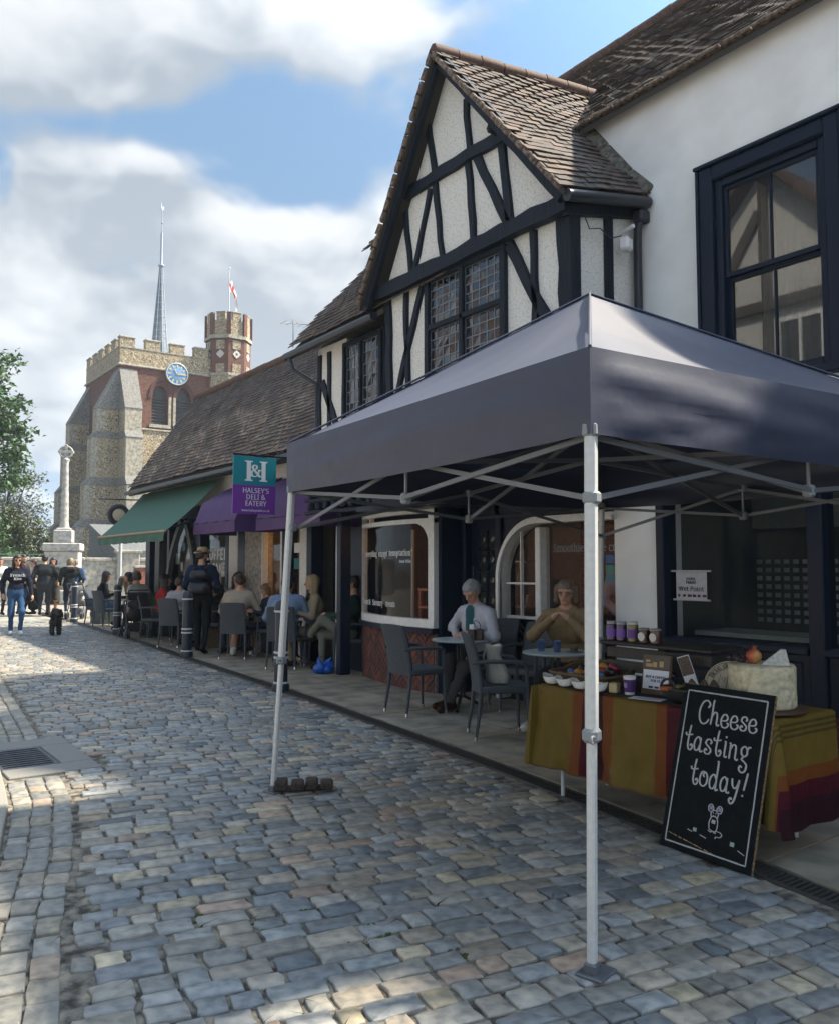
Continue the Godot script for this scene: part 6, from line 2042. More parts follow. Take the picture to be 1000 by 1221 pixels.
func draw_stroke(mb: MB, pts: Array, xf: Transform3D, size: float, w: float) -> void:
	var cv := []
	for i in pts.size() - 1:
		var p0 := Vector2(pts[maxi(i - 1, 0)][0], pts[maxi(i - 1, 0)][1])
		var p1 := Vector2(pts[i][0], pts[i][1])
		var p2 := Vector2(pts[i + 1][0], pts[i + 1][1])
		var p3 := Vector2(pts[mini(i + 2, pts.size() - 1)][0], pts[mini(i + 2, pts.size() - 1)][1])
		for k in 5: cv.append(p1.cubic_interpolate(p2, p0, p3, k / 5.0))
		if i == pts.size() - 2: cv.append(p2)
	var last_l := Vector3.ZERO
	var last_r := Vector3.ZERO
	for i in cv.size():
		var d: Vector2 = (cv[mini(i + 1, cv.size() - 1)] - cv[maxi(i - 1, 0)]).normalized()
		var hw := w * (0.72 + 0.5 * absf(d.y)) * (0.75 if i == 0 or i == cv.size() - 1 else 1.0) * rr(0.92, 1.08)
		var o: Vector2 = d.orthogonal() * hw
		var l := xf * V((cv[i].x * size + o.x), (cv[i].y * size + o.y), 0.0012)
		var r := xf * V((cv[i].x * size - o.x), (cv[i].y * size - o.y), 0.0012)
		if i > 0: mb.quad(last_l, l, r, last_r, xf * V(cv[i].x * size, cv[i].y * size, -1.0))
		last_l = l
		last_r = r

# ---------------------------------------------------------------- the cheese stall
const TH := 0.71

func build_stall() -> void:
	rng.seed = 909
	var alu := mat("white_aluminium", L(0.60, 0.61, 0.60), 0.38)
	var tb := thing("stall_table", "folding trestle table under the striped cloth", "table", V(4.25, 0, -3.3))
	var tp := MB.new()
	tp.box(V(4.29, TH - 0.03, -3.285), V(0.56, 0.03, 1.62), Basis.IDENTITY, 0.006)
	obj("tabletop", tp, mat("table_white", L(0.6, 0.6, 0.58), 0.5), tb)
	for x in [4.05, 4.48]:
		for z in [-3.98, -2.62]:
			var lg := MB.new()
			lg.tube([V(x, TH - 0.04, z * 1.0), V(x, 0.0, z)], 0.013, 8)
			obj("leg", lg, alu, tb)
	# striped cloth: stripes run across the table and down the front; they follow its length over the right end
	var cl := thing("striped_tablecloth", "striped gold, orange and wine red cloth over the stall table", "tablecloth", V(4.25, TH, -3.3))
	var stripes := [[-9.0, L(0.23, 0.155, 0.03)], [-3.80, L(0.25, 0.075, 0.018)], [-3.715, L(0.10, 0.010, 0.020)], [-3.655, L(0.045, 0.008, 0.016)], [-3.56, L(0.25, 0.075, 0.018)], [-3.47, L(0.23, 0.155, 0.03)], [-3.15, L(0.25, 0.075, 0.018)], [-3.075, L(0.10, 0.010, 0.020)], [-2.98, L(0.045, 0.008, 0.016)], [-2.86, L(0.25, 0.075, 0.018)], [-2.79, L(0.23, 0.155, 0.03)], [-2.415, L(0.10, 0.075, 0.02)], [-2.40, L(0.23, 0.155, 0.03)], [-2.385, L(0.10, 0.075, 0.02)], [-2.37, L(0.23, 0.155, 0.03)], [-2.355, L(0.10, 0.075, 0.02)], [-2.34, L(0.23, 0.155, 0.03)], [-2.19, L(0.25, 0.075, 0.018)], [-2.11, L(0.10, 0.010, 0.020)], [-2.02, L(0.04, 0.008, 0.016)]]
	var tone := func(s: float) -> Color:
		var c: Color = stripes[0][1]
		for q in stripes:
			if s >= q[0]: c = q[1]
		return c
	var cloth := MB.new()
	cloth.colored = true
	var z0 := -4.13
	var z1 := -2.44
	var x0 := 3.985
	var x1 := 4.575
	var wn := noise(66, 1.2, 2)
	var ns := 190
	# arc length s along z: drop down the left end, across, down the right end
	var place := func(s: float, t: float) -> Vector3:
		# t: 0 back edge .. 1 front edge of the top .. 2 bottom of the front drop
		var z := clampf(s, z0, z1)
		var over := maxf(s - z1, 0.0) + maxf(z0 - s, 0.0)
		var side := 1.0 if s > z1 else (-1.0 if s < z0 else 0.0)
		var drop := maxf(t - 1.0, 0.0) * 0.52
		var p := V(lerpf(x1, x0, minf(t, 1.0)), TH + 0.004, z)
		if over > 0.0 and drop > 0.0:
			# corner: the cloth falls in a cone between the two drops
			var ang := atan2(over, drop)
			var r := maxf(over, drop)
			var fold := 0.05 + 0.10 * r
			p += V(-cos(ang) * fold, -r, side * sin(ang) * fold)
		elif over > 0.0:
			p += V(0, -over, side * (0.012 + over * 0.05 + 0.018 * sin(p.x * 26.0) * over * 2.0))
		elif drop > 0.0:
			p += V(-(0.010 + drop * 0.06 + (0.028 * sin(s * 13.0 + sin(s * 5.0) * 2.0) + wn.get_noise_2d(s * 4.0, drop * 3.0) * 0.03) * drop * 2.0), -drop, 0)
		else:
			p.y += 0.002 * wn.get_noise_2d(s * 8.0, t * 8.0)
		return p
	var ts := [0.0, 0.25, 0.5, 0.75, 0.97, 1.02, 1.08, 1.16, 1.26, 1.36, 1.48, 1.6, 1.72, 1.84, 1.95, 2.0]
	var cells := []
	for i in ns:
		var sa := lerpf(z0 - 0.5, z1 + 0.56, float(i) / ns)
		var sb := lerpf(z0 - 0.5, z1 + 0.56, float(i + 1) / ns)
		cloth.col = tone.call((sa + sb) * 0.5)
		var rows := [PackedVector3Array(), PackedVector3Array()]
		for t in ts:
			rows[0].append(place.call(sa, t)); rows[1].append(place.call(sb, t))
		cloth.grid(rows, false, V(4.26, 0.3, -3.3))
	obj("cloth", cloth, mat("silk_cloth", L(0.66, 0.66, 0.66), 0.5, {"vc": true, "tex": "soft", "scale": 1.4, "nrm": "mottN", "nk": 0.5, "spec": 0.25}), cl)
	var hem := MB.new()
	for i in ns - 1:
		var sa := lerpf(z0, z1, float(i) / (ns - 1))
		var sb := lerpf(z0, z1, float(i + 1) / (ns - 1))
		hem.bar(place.call(sa, 2.0), place.call(sb, 2.0), 0.006, 0.010)
	obj("hem", hem, mat("hem_brown", L(0.09, 0.04, 0.015), 0.8), cl)
	var runner := MB.new()
	runner.box(V(4.22, TH + 0.008, -3.36), V(0.50, 0.003, 1.05))
	obj("dark_runner", runner, mat("runner_dark", L(0.022, 0.02, 0.022), 0.8, {"tex": "mid", "scale": 4.0}), cl)
	# black display crate at the back, with jars on its lid
	var Y := TH + 0.012
	var ctm := mat("crate_black", L(0.035, 0.032, 0.03), 0.55, {"tex": "wood", "scale": 3.0, "nrm": "woodN"})
	var cr := thing("wooden_crate", "dark slatted wooden crate standing at the back of the stall", "crate", V(4.46, Y, -3.42))
	for k in 3:
		var sl := MB.new()
		sl.span(V(4.31, Y + 0.01 + k * 0.085, -3.82), V(4.325, Y + 0.08 + k * 0.085, -3.02), 0.004)
		obj("slat", sl, ctm, cr)
		var s2 := MB.new()
		s2.span(V(4.325, Y + 0.01 + k * 0.085, -3.04), V(4.60, Y + 0.08 + k * 0.085, -3.02), 0.004)
		obj("slat", s2, ctm, cr)
	var lid := MB.new()
	lid.span(V(4.28, Y + 0.262, -3.86), V(4.62, Y + 0.287, -3.0), 0.008)
	obj("lid", lid, ctm, cr)
	for q in [[-3.40, 0.18], [-3.28, 0.12]]:
		var kn := MB.new()
		kn.tube([V(4.31, Y + q[1], q[0]), V(4.28, Y + q[1], q[0]), V(4.26, Y + q[1] - 0.01, q[0] + 0.04)], 0.010, 8)
		obj("clasp", kn, mat("chrome", L(0.55, 0.55, 0.55), 0.25, {"metal": 1.0}), cr)
	var jy := Y + 0.288
	var jars := [[-3.80, 0.034, 0.125, L(0.065, 0.03, 0.10), "jar with a purple label, at the end of the row", 0], [-3.715, 0.034, 0.125, L(0.055, 0.03, 0.09), "jar with a purple label, second in the row", 0], [-3.62, 0.034, 0.13, L(0.16, 0.13, 0.03), "taller jar of pale yellow pickle with a silver lid", 1], [-3.53, 0.036, 0.095, L(0.06, 0.02, 0.02), "short dark jam jar with a round white label, beside the yellow jar", 2], [-3.44, 0.036, 0.095, L(0.07, 0.025, 0.02), "short dark jam jar with a round white label, last in the row", 2]]
	for j in jars:
		var at := V(4.34, jy, j[0])
		var o := thing("jar", j[4], "jar", at, 0.0, "jars on the crate lid")
		var gm := MB.new()
		var r: float = j[1]
		var hh: float = j[2]
		gm.lathe([Vector2(0, 0), Vector2(r * 0.9, 0), Vector2(r, 0.006), Vector2(r, hh * 0.8), Vector2(r * 0.86, hh * 0.88), Vector2(0, hh * 0.88)], 16, Transform3D(Basis.IDENTITY, at))
		obj("glass_body", gm, mat("jar_body_%d" % int(j[0] * -100), j[3], 0.15, {"coat": 0.5}), o)
		var lm := MB.new()
		lm.lathe([Vector2(r * 0.92, hh * 0.86), Vector2(r * 0.94, hh), Vector2(0, hh)], 16, Transform3D(Basis.IDENTITY, at))
		obj("lid", lm, mat("jar_lid_%d" % j[5], [L(0.42, 0.42, 0.44), L(0.55, 0.53, 0.46), L(0.30, 0.26, 0.2)][j[5]], 0.35), o)
		var lb := MB.new()
		if j[5] == 2:
			lb.lathe([Vector2(0, 0.0), Vector2(0.027, 0.0)], 14, Transform3D(Basis(V(0, 0, 1), V(-1, 0, 0), V(0, -1, 0)), at + V(-r - 0.001, hh * 0.44, 0.004)))
		else:
			lb.lathe([Vector2(r + 0.001, hh * 0.2), Vector2(r + 0.001, hh * 0.62)], 16, Transform3D(Basis.IDENTITY, at), PI * 0.9, PI * 0.55)
		obj("label", lb, mat("jar_label_%d" % j[5], [L(0.20, 0.09, 0.40), L(0.14, 0.05, 0.28), L(0.65, 0.64, 0.60)][j[5]], 0.6), o)
	# wicker basket of waxed cheeses
	var wick := mat("wicker_tan", L(0.26, 0.16, 0.075), 0.7, {"tex": "weave", "scale": 14.0, "nrm": "weaveN", "nk": 0.9})
	var bc := V(4.22, Y, -3.86)
	var bk := thing("wicker_basket", "shallow tan wicker basket with a raised back, filled with waxed cheeses", "basket", bc)
	var wall := MB.new()
	var rows := []
	for j in 5:
		var row := PackedVector3Array()
		var f := j / 4.0
		for k in 28:
			var a := TAU * k / 28.0
			var sx := signf(cos(a)) * pow(absf(cos(a)), 0.45) * (0.17 + 0.035 * f)
			var sz := signf(sin(a)) * pow(absf(sin(a)), 0.45) * (0.22 + 0.04 * f)
			row.append(bc + V(sx, f * (0.075 + 0.055 * smoothstep(-0.05, 0.2, sx)), sz))
		rows.append(row)
	wall.grid(rows, true, bc)
	obj("woven_wall", wall, wick, bk)
	var rim := MB.new()
	for k in 28: rim.tube([rows[4][k], rows[4][(k + 1) % 28]], 0.011, 6, false)
	obj("rim", rim, wick, bk)
	var bf := MB.new()
	bf.box(bc + V(0, 0.006, 0), V(0.34, 0.010, 0.44))
	obj("base", bf, wick, bk)
	var wax := [L(0.35, 0.02, 0.05), L(0.05, 0.12, 0.28), L(0.012, 0.012, 0.014), L(0.60, 0.58, 0.54), L(0.45, 0.20, 0.02), L(0.06, 0.20, 0.32), L(0.30, 0.05, 0.03)]
	var waxname := ["red", "blue", "black", "white", "amber", "teal", "crimson"]
	var used := {}
	for k in 17:
		var i := k % 7
		var p := bc + V(-0.11 + (k % 3) * 0.10 + rr(-0.01, 0.01), 0.045 + (0.035 if k > 10 else 0.0) + (k % 3) * 0.012, -0.17 + float(k / 3) * 0.066)
		var o := thing("waxed_cheese", waxname[i] + " waxed cheese in the basket, " + ["first", "second", "third", "fourth", "fifth", "sixth"][k / 3] + " row from the corner bowl, " + ["at the front rim", "in the middle", "at the back"][k % 3], "cheese", p, 0.0, "waxed cheeses in the basket")
		var m := MB.new()
		var bas := Basis(Vector3.FORWARD, rr(0.3, 0.9)) * Basis(Vector3.RIGHT, rr(-0.4, 0.4))
		m.lathe([Vector2(0, -0.02), Vector2(0.034, -0.018), Vector2(0.04, -0.008), Vector2(0.04, 0.010), Vector2(0.034, 0.02), Vector2(0, 0.021)], 16, Transform3D(bas, p))
		obj("wax", m, mat("wax_" + waxname[i], wax[i], 0.3), o)
		var l := MB.new()
		l.lathe([Vector2(0, 0.0222), Vector2(0.026, 0.0222), Vector2(0.026, 0.0205)], 14, Transform3D(bas, p))
		obj("paper_label", l, mat("cheese_label_%d" % (k % 3), [L(0.32, 0.36, 0.42), L(0.48, 0.08, 0.08), L(0.10, 0.22, 0.36)][k % 3], 0.6), o)
	# white tasting bowls in front of it
	var china := mat("white_china", L(0.74, 0.73, 0.70), 0.22)
	var k3 := 0
	for q in [[4.02, -4.04], [4.00, -3.90], [3.995, -3.76], [4.00, -3.62]]:
		var at := V(q[0], Y, q[1])
		var o := thing("tasting_bowl", ["white boat-shaped bowl at the corner of the stall, holding dark crumbs", "white boat-shaped bowl beside the corner one", "white boat-shaped bowl, third in the row of four", "white boat-shaped bowl next to the paper cup"][k3], "bowl", at, 0.0, "white tasting bowls")
		var m := MB.new()
		rows = []
		for j in 6:
			var f: float = [0.0, 0.25, 0.5, 0.75, 1.0, 0.96][j]
			var row := PackedVector3Array()
			for k in 18:
				var a := TAU * k / 18.0
				var rad := 0.02 + 0.045 * pow(f, 0.6)
				row.append(at + V(cos(a) * rad * 0.8, 0.05 * f * f + (0.016 * f * pow(absf(sin(a)), 3.0)), sin(a) * rad * 1.15))
			rows.append(row)
		m.grid(rows, true, at + V(0, 0.03, 0))
		obj("china", m, china, o)
		var cm := MB.new()
		for j in 9: cm.ball(at + V(rr(-0.022, 0.022), 0.028 + rr(0, 0.012), rr(-0.03, 0.03)), V(0.012, 0.009, 0.012), 4, 6)
		obj("samples", cm, mat("samples_%d" % k3, [L(0.05, 0.025, 0.02), L(0.04, 0.05, 0.06), L(0.28, 0.16, 0.04), L(0.40, 0.22, 0.03)][k3], 0.7), o).set_meta("kind", "stuff")
		k3 += 1
	# pale wedge of cheese and paper cup
	var wd := thing("cheese_wedge", "small pale block of cheese beside the paper cup", "cheese", V(4.05, Y, -3.53))
	var wm := MB.new()
	wm.box(V(4.05, Y + 0.03, -3.53), V(0.06, 0.06, 0.055), Basis(Vector3.UP, 0.3), 0.006)
	obj("rind", wm, mat("pale_cheese", L(0.55, 0.43, 0.22), 0.6, {"tex": "soft", "scale": 8.0}), wd)
	var cup := thing("paper_cup", "purple and white paper cup standing on the stall", "cup", V(4.06, Y, -3.42))
	var cpm := MB.new()
	var cxf := Transform3D(Basis.IDENTITY, V(4.06, Y, -3.42))
	cpm.lathe([Vector2(0.0, 0.0), Vector2(0.029, 0.0), Vector2(0.0305, 0.016)], 20, cxf)
	cpm.lathe([Vector2(0.037, 0.092), Vector2(0.039, 0.108), Vector2(0.041, 0.110), Vector2(0.038, 0.112), Vector2(0.034, 0.085), Vector2(0.0, 0.085)], 20, cxf)
	obj("white_band", cpm, china, cup)
	var cps := MB.new()
	cps.lathe([Vector2(0.0308, 0.016), Vector2(0.0375, 0.092)], 20, cxf)
	obj("purple_sleeve", cps, mat("cup_purple", L(0.055, 0.012, 0.13), 0.5), cup)
	var cpl := MB.new()
	cpl.box(V(4.023, Y + 0.058, -3.42), V(0.002, 0.028, 0.022))
	obj("print", cpl, mat("cup_print", L(0.25, 0.18, 0.40), 0.5), cup)
	# picture stand with a card
	var face := Basis(V(0.10, 0, 0.995), V(0.14, 0.985, -0.02), V(-0.99, 0.14, 0.1)).orthonormalized()
	var ps := thing("menu_stand", "wooden stand holding a cheese photograph above a white card", "sign", V(4.20, Y, -3.33))
	var sx := Transform3D(face, V(4.17, Y, -3.32))
	var wb := MB.new()
	wb.box(sx * V(0, 0.12, -0.008), V(0.20, 0.24, 0.012), face, 0.003)
	obj("backboard", wb, mat("stand_wood", L(0.14, 0.07, 0.03), 0.6, {"tex": "wood", "scale": 4.0}), ps)
	var ph := MB.new()
	ph.box(sx * V(0, 0.195, 0.001), V(0.19, 0.085, 0.003), face)
	obj("photo_ground", ph, mat("photo_dark", L(0.05, 0.035, 0.03), 0.4), ps)
	var pc := MB.new()
	for q in [[-0.05, 0.175, 0.045, 0.02], [-0.01, 0.18, 0.03, 0.03], [0.035, 0.185, 0.028, 0.035], [-0.06, 0.20, 0.03, 0.014]]: pc.box(sx * V(q[0], q[1], 0.003), V(q[2], q[3], 0.002), face, 0.0006)
	obj("photo_print", pc, mat("photo_cheese", L(0.42, 0.28, 0.13), 0.5), ps)
	var cd := MB.new()
	cd.box(sx * V(0, 0.09, 0.001), V(0.175, 0.115, 0.003), face)
	obj("card", cd, mat("card_white", L(0.66, 0.68, 0.74), 0.6), ps)
	words("card_print", "BUY A CHEESE", 0.021, mat("ink_blue", L(0.04, 0.06, 0.12), 0.8), ps, Transform3D(face, sx * V(0, 0.105, 0.004)), false, true)
	words("card_print", "FOR £5", 0.021, mat("ink_blue", L(0.04, 0.06, 0.12), 0.8), ps, Transform3D(face, sx * V(0, 0.083, 0.004)), false, true)
	var lg := MB.new()
	for q in [-0.03, 0.01]: lg.box(sx * V(q, 0.044, 0.003), V(0.03, 0.012, 0.002), face)
	obj("card_logo", lg, mat("ink_navy", L(0.02, 0.03, 0.09), 0.7), ps)
	var f2 := Basis(V(0.25, 0.32, 0.91), V(-0.1, 0.94, -0.3), V(-0.96, 0.02, 0.26)).orthonormalized()
	var p2 := thing("leaning_card", "tilted photo card propped against the crate", "sign", V(4.22, Y, -3.12))
	var c2 := MB.new()
	c2.box(V(4.24, Y + 0.125, -3.12), V(0.075, 0.25, 0.006), f2, 0.001)
	obj("card", c2, mat("card_white", L(0.66, 0.68, 0.74), 0.6), p2)
	var c3 := MB.new()
	c3.box(V(4.24, Y + 0.125, -3.12) + f2 * V(0, 0.065, 0.003), V(0.07, 0.11, 0.003), f2)
	obj("photo_print", c3, mat("photo_brown", L(0.14, 0.085, 0.05), 0.4, {"tex": "hard", "scale": 12.0}), p2)
	# dark iron bowl of fruit with a loop handle
	var fb := thing("fruit_bowl", "dark iron bowl with a loop handle holding grapes and figs", "bowl", V(4.07, Y, -3.02))
	var fm := MB.new()
	var fx := Transform3D(Basis.from_scale(V(0.85, 1, 1.25)), V(4.08, Y, -3.03))
	fm.lathe([Vector2(0.0, 0.0), Vector2(0.07, 0.0), Vector2(0.105, 0.03), Vector2(0.125, 0.075), Vector2(0.13, 0.085), Vector2(0.12, 0.082), Vector2(0.09, 0.03), Vector2(0, 0.015)], 24, fx)
	obj("iron", fm, mat("cast_iron", L(0.025, 0.024, 0.024), 0.5, {"tex": "mid", "scale": 8.0}), fb)
	var fh := MB.new()
	var hp := []
	for k in 9: hp.append(V(4.05, Y + 0.07 + 0.055 * sin(PI * k / 8.0), -3.16 + 0.085 * (1.0 - cos(PI * k / 8.0)) * 0.6 - 0.02))
	fh.tube(hp, 0.008, 6)
	obj("handle", fh, mat("cast_iron", L(0.025, 0.024, 0.024), 0.5), fb)
	var fr := MB.new()
	for j in 26: fr.ball(V(4.08 + rr(-0.07, 0.07), Y + 0.075 + rr(0, 0.02), -3.0 + rr(-0.06, 0.12)), V(1, 1, 1) * rr(0.013, 0.018), 5, 7)
	obj("grapes", fr, mat("grape", L(0.09, 0.085, 0.02), 0.35), fb).set_meta("kind", "stuff")
	for j in 3:
		var fg := MB.new()
		fg.lathe([Vector2(0, 0.0), Vector2(0.026, 0.012), Vector2(0.03, 0.03), Vector2(0.014, 0.06), Vector2(0.004, 0.07), Vector2(0, 0.07)], 10, Transform3D(Basis(Vector3.RIGHT, rr(-0.4, 0.4)), V(4.05 + j * 0.03, Y + 0.075, -2.96 + j * 0.05)))
		obj("fig", fg, mat("fig_skin", L(0.07, 0.05, 0.025), 0.6), fb)
	var or1 := MB.new()
	or1.box(V(4.0, Y + 0.078, -3.10), V(0.06, 0.02, 0.07), Basis(Vector3.UP, 0.3), 0.008)
	obj("cheese_slice", or1, mat("orange_cheese", L(0.42, 0.10, 0.025), 0.6), fb)
	var pp := thing("price_sheet", "white printed sheet lying flat on the stall", "paper", V(3.99, Y, -3.2))
	var pm := MB.new()
	pm.box(V(4.0, Y + 0.0025, -3.24), V(0.10, 0.0015, 0.20), Basis(Vector3.UP, 0.25))
	obj("sheet", pm, mat("card_white", L(0.66, 0.68, 0.74), 0.6), pp)
	for j in 5:
		var ln := MB.new()
		ln.box(V(3.97 + j * 0.014, Y + 0.0036, -3.24), V(0.003, 0.0006, 0.14), Basis(Vector3.UP, 0.25))
		obj("text_line", ln, mat("ink_grey", L(0.2, 0.22, 0.26), 0.8), pp)
	# half wheel of brie standing on edge, with its printed paper
	var br := thing("brie_wheel", "round brie in printed paper propped up on edge", "cheese", V(4.30, Y, -2.92))
	var bb := Basis(V(0.30, 0.0, 0.95), V(0.45, 0.88, -0.14), V(-0.84, 0.47, 0.27)).orthonormalized()
	var bxf := Transform3D(bb, V(4.30, Y + 0.105, -2.90))
	var bm := MB.new()
	bm.lathe([Vector2(0, -0.03), Vector2(0.125, -0.03), Vector2(0.135, -0.02), Vector2(0.135, 0.01), Vector2(0.125, 0.02), Vector2(0, 0.02)], 32, bxf * Transform3D(Basis(Vector3.RIGHT, PI / 2), Vector3.ZERO))
	obj("paper_wrap", bm, mat("brie_paper", L(0.55, 0.50, 0.38), 0.6, {"tex": "soft", "scale": 5.0}), br)
	var bi := mat("brie_ink", L(0.10, 0.085, 0.07), 0.8)
	var ring := MB.new()
	for r in [0.078, 0.114]:
		for k in 30:
			var a0 := TAU * k / 30.0
			var a1 := TAU * (k + 1) / 30.0
			ring.bar(bxf * V(cos(a0) * r, sin(a0) * r, 0.031), bxf * V(cos(a1) * r, sin(a1) * r, 0.031), 0.003, 0.001, bb.z)
	obj("printed_ring", ring, bi, br)
	var txt := "Brie de Meaux"
	for k in txt.length():
		if txt[k] == " ": continue
		var a := PI * 0.90 - k * 0.205
		var o := words("printed_letter", txt[k], 0.040, bi, br, bxf * Transform3D(Basis(Vector3.BACK, a - PI / 2), V(cos(a) * 0.097, sin(a) * 0.097, 0.0315)), true, true, 0.001)
	var stem := MB.new()
	for k in 7: stem.bar(bxf * V(-0.05 + k * 0.016, -0.02 + 0.03 * sin(k * 1.3), 0.031), bxf * V(-0.04 + k * 0.014, 0.03 + 0.012 * cos(k * 2.0), 0.031), 0.003, 0.001, bb.z)
	obj("printed_emblem", stem, bi, br)
	# tall white wheel of cheese on a board, with fruit and a wedge on top
	var wc := V(4.22, Y, -2.64)
	var bd := thing("cheese_board", "round dark wooden board under the tall cheese", "board", wc)
	var bdm := MB.new()
	bdm.lathe([Vector2(0, 0), Vector2(0.22, 0.0), Vector2(0.225, 0.010), Vector2(0.22, 0.018), Vector2(0, 0.018)], 32, Transform3D(Basis.IDENTITY, wc))
	obj("disc", bdm, mat("board_brown", L(0.10, 0.05, 0.03), 0.5, {"tex": "wood", "scale": 4.0}), bd)
	var wh := thing("tall_cheese", "tall cream-coloured drum of cheese with mottled rind and a paper tag", "cheese", wc + V(0, 0.018, 0))
	var wmm := MB.new()
	rows = []
	var rn := noise(91, 3.0, 3)
	for q in [[0.0, 0.0], [0.160, 0.0], [0.173, 0.012], [0.174, 0.05], [0.172, 0.10], [0.173, 0.16], [0.173, 0.215], [0.165, 0.230], [0.0, 0.232]]:
		var row := PackedVector3Array()
		for k in 40:
			var a := TAU * k / 40.0
			var r: float = q[0] * (1.0 + 0.012 * rn.get_noise_3d(cos(a) * 2.0, q[1] * 12.0, sin(a) * 2.0))
			row.append(wc + V(cos(a) * r, 0.018 + q[1], sin(a) * r))
		rows.append(row)
	wmm.grid(rows, true, wc + V(0, 0.12, 0))
	obj("rind", wmm, mat("cheese_rind", L(0.76, 0.68, 0.47), 0.65, {"tex": "mid", "scale": 3.5, "nrm": "mottN", "nk": 0.5}), wh)
	var tag_ := MB.new()
	var tb2 := Basis(V(0.5, 0, 0.86), V(0.1, 1, 0), V(-0.86, 0.1, 0.5)).orthonormalized()
	tag_.prism(PackedVector2Array([Vector2(-0.05, -0.05), Vector2(0.02, -0.06), Vector2(0.055, 0.03), Vector2(0.02, 0.06), Vector2(-0.03, 0.03)]), 0.004, Transform3D(tb2, wc + V(-0.160, 0.12, 0.06)))
	obj("paper_tag", tag_, mat("tag_paper", L(0.58, 0.50, 0.34), 0.7), wh)
	var ap := thing("pomegranate", "red and yellow pomegranate sitting on the tall cheese", "fruit", wc + V(-0.04, 0.25, -0.02))
	var am := MB.new()
	am.colored = true
	am.col = L(0.40, 0.045, 0.04)
	am.ball(wc + V(-0.04, 0.288, -0.02), V(0.042, 0.040, 0.042), 10, 16)
	for i in am.v.size():
		var s := smoothstep(-0.01, 0.035, am.v[i].z - (wc.z - 0.02))
		am.c[i] = L(0.40, 0.045, 0.04).lerp(L(0.45, 0.22, 0.06), s)
	obj("skin", am, mat("fruit_skin", L(1, 1, 1), 0.35, {"vc": true}), ap)
	var cal := MB.new()
	cal.lathe([Vector2(0.012, 0.0), Vector2(0.008, 0.010), Vector2(0.014, 0.022)], 8, Transform3D(Basis(Vector3.FORWARD, 0.3), wc + V(-0.035, 0.322, -0.02)))
	obj("crown", cal, mat("calyx", L(0.25, 0.07, 0.03), 0.7), ap)
	var gp := thing("grape_bunch", "small bunch of dark grapes lying on the tall cheese", "fruit", wc + V(-0.08, 0.25, -0.09))
	var gm2 := MB.new()
	for j in 14: gm2.ball(wc + V(-0.07 + rr(-0.045, 0.045), 0.263 + rr(0, 0.02), -0.095 + rr(-0.035, 0.035)), V(0.013, 0.013, 0.013), 5, 7)
	obj("grapes", gm2, mat("dark_grape", L(0.03, 0.018, 0.022), 0.35), gp).set_meta("kind", "stuff")
	var sw := thing("white_wedge", "white-rinded wedge of soft cheese on top of the tall cheese", "cheese", wc + V(-0.02, 0.25, 0.09))
	var swm := MB.new()
	swm.prism(PackedVector2Array([Vector2(-0.07, 0.0), Vector2(0.075, 0.0), Vector2(0.055, 0.085), Vector2(0.03, 0.085)]), 0.05, Transform3D(Basis(V(0.5, 0, 0.86), Vector3.UP, V(-0.86, 0, 0.5)), wc + V(-0.01, 0.2505, 0.085)))
	obj("wedge", swm, mat("white_rind", L(0.70, 0.69, 0.66), 0.7, {"tex": "mid", "scale": 8.0}), sw)
	# chalkboard leaning on the table
	build_board()

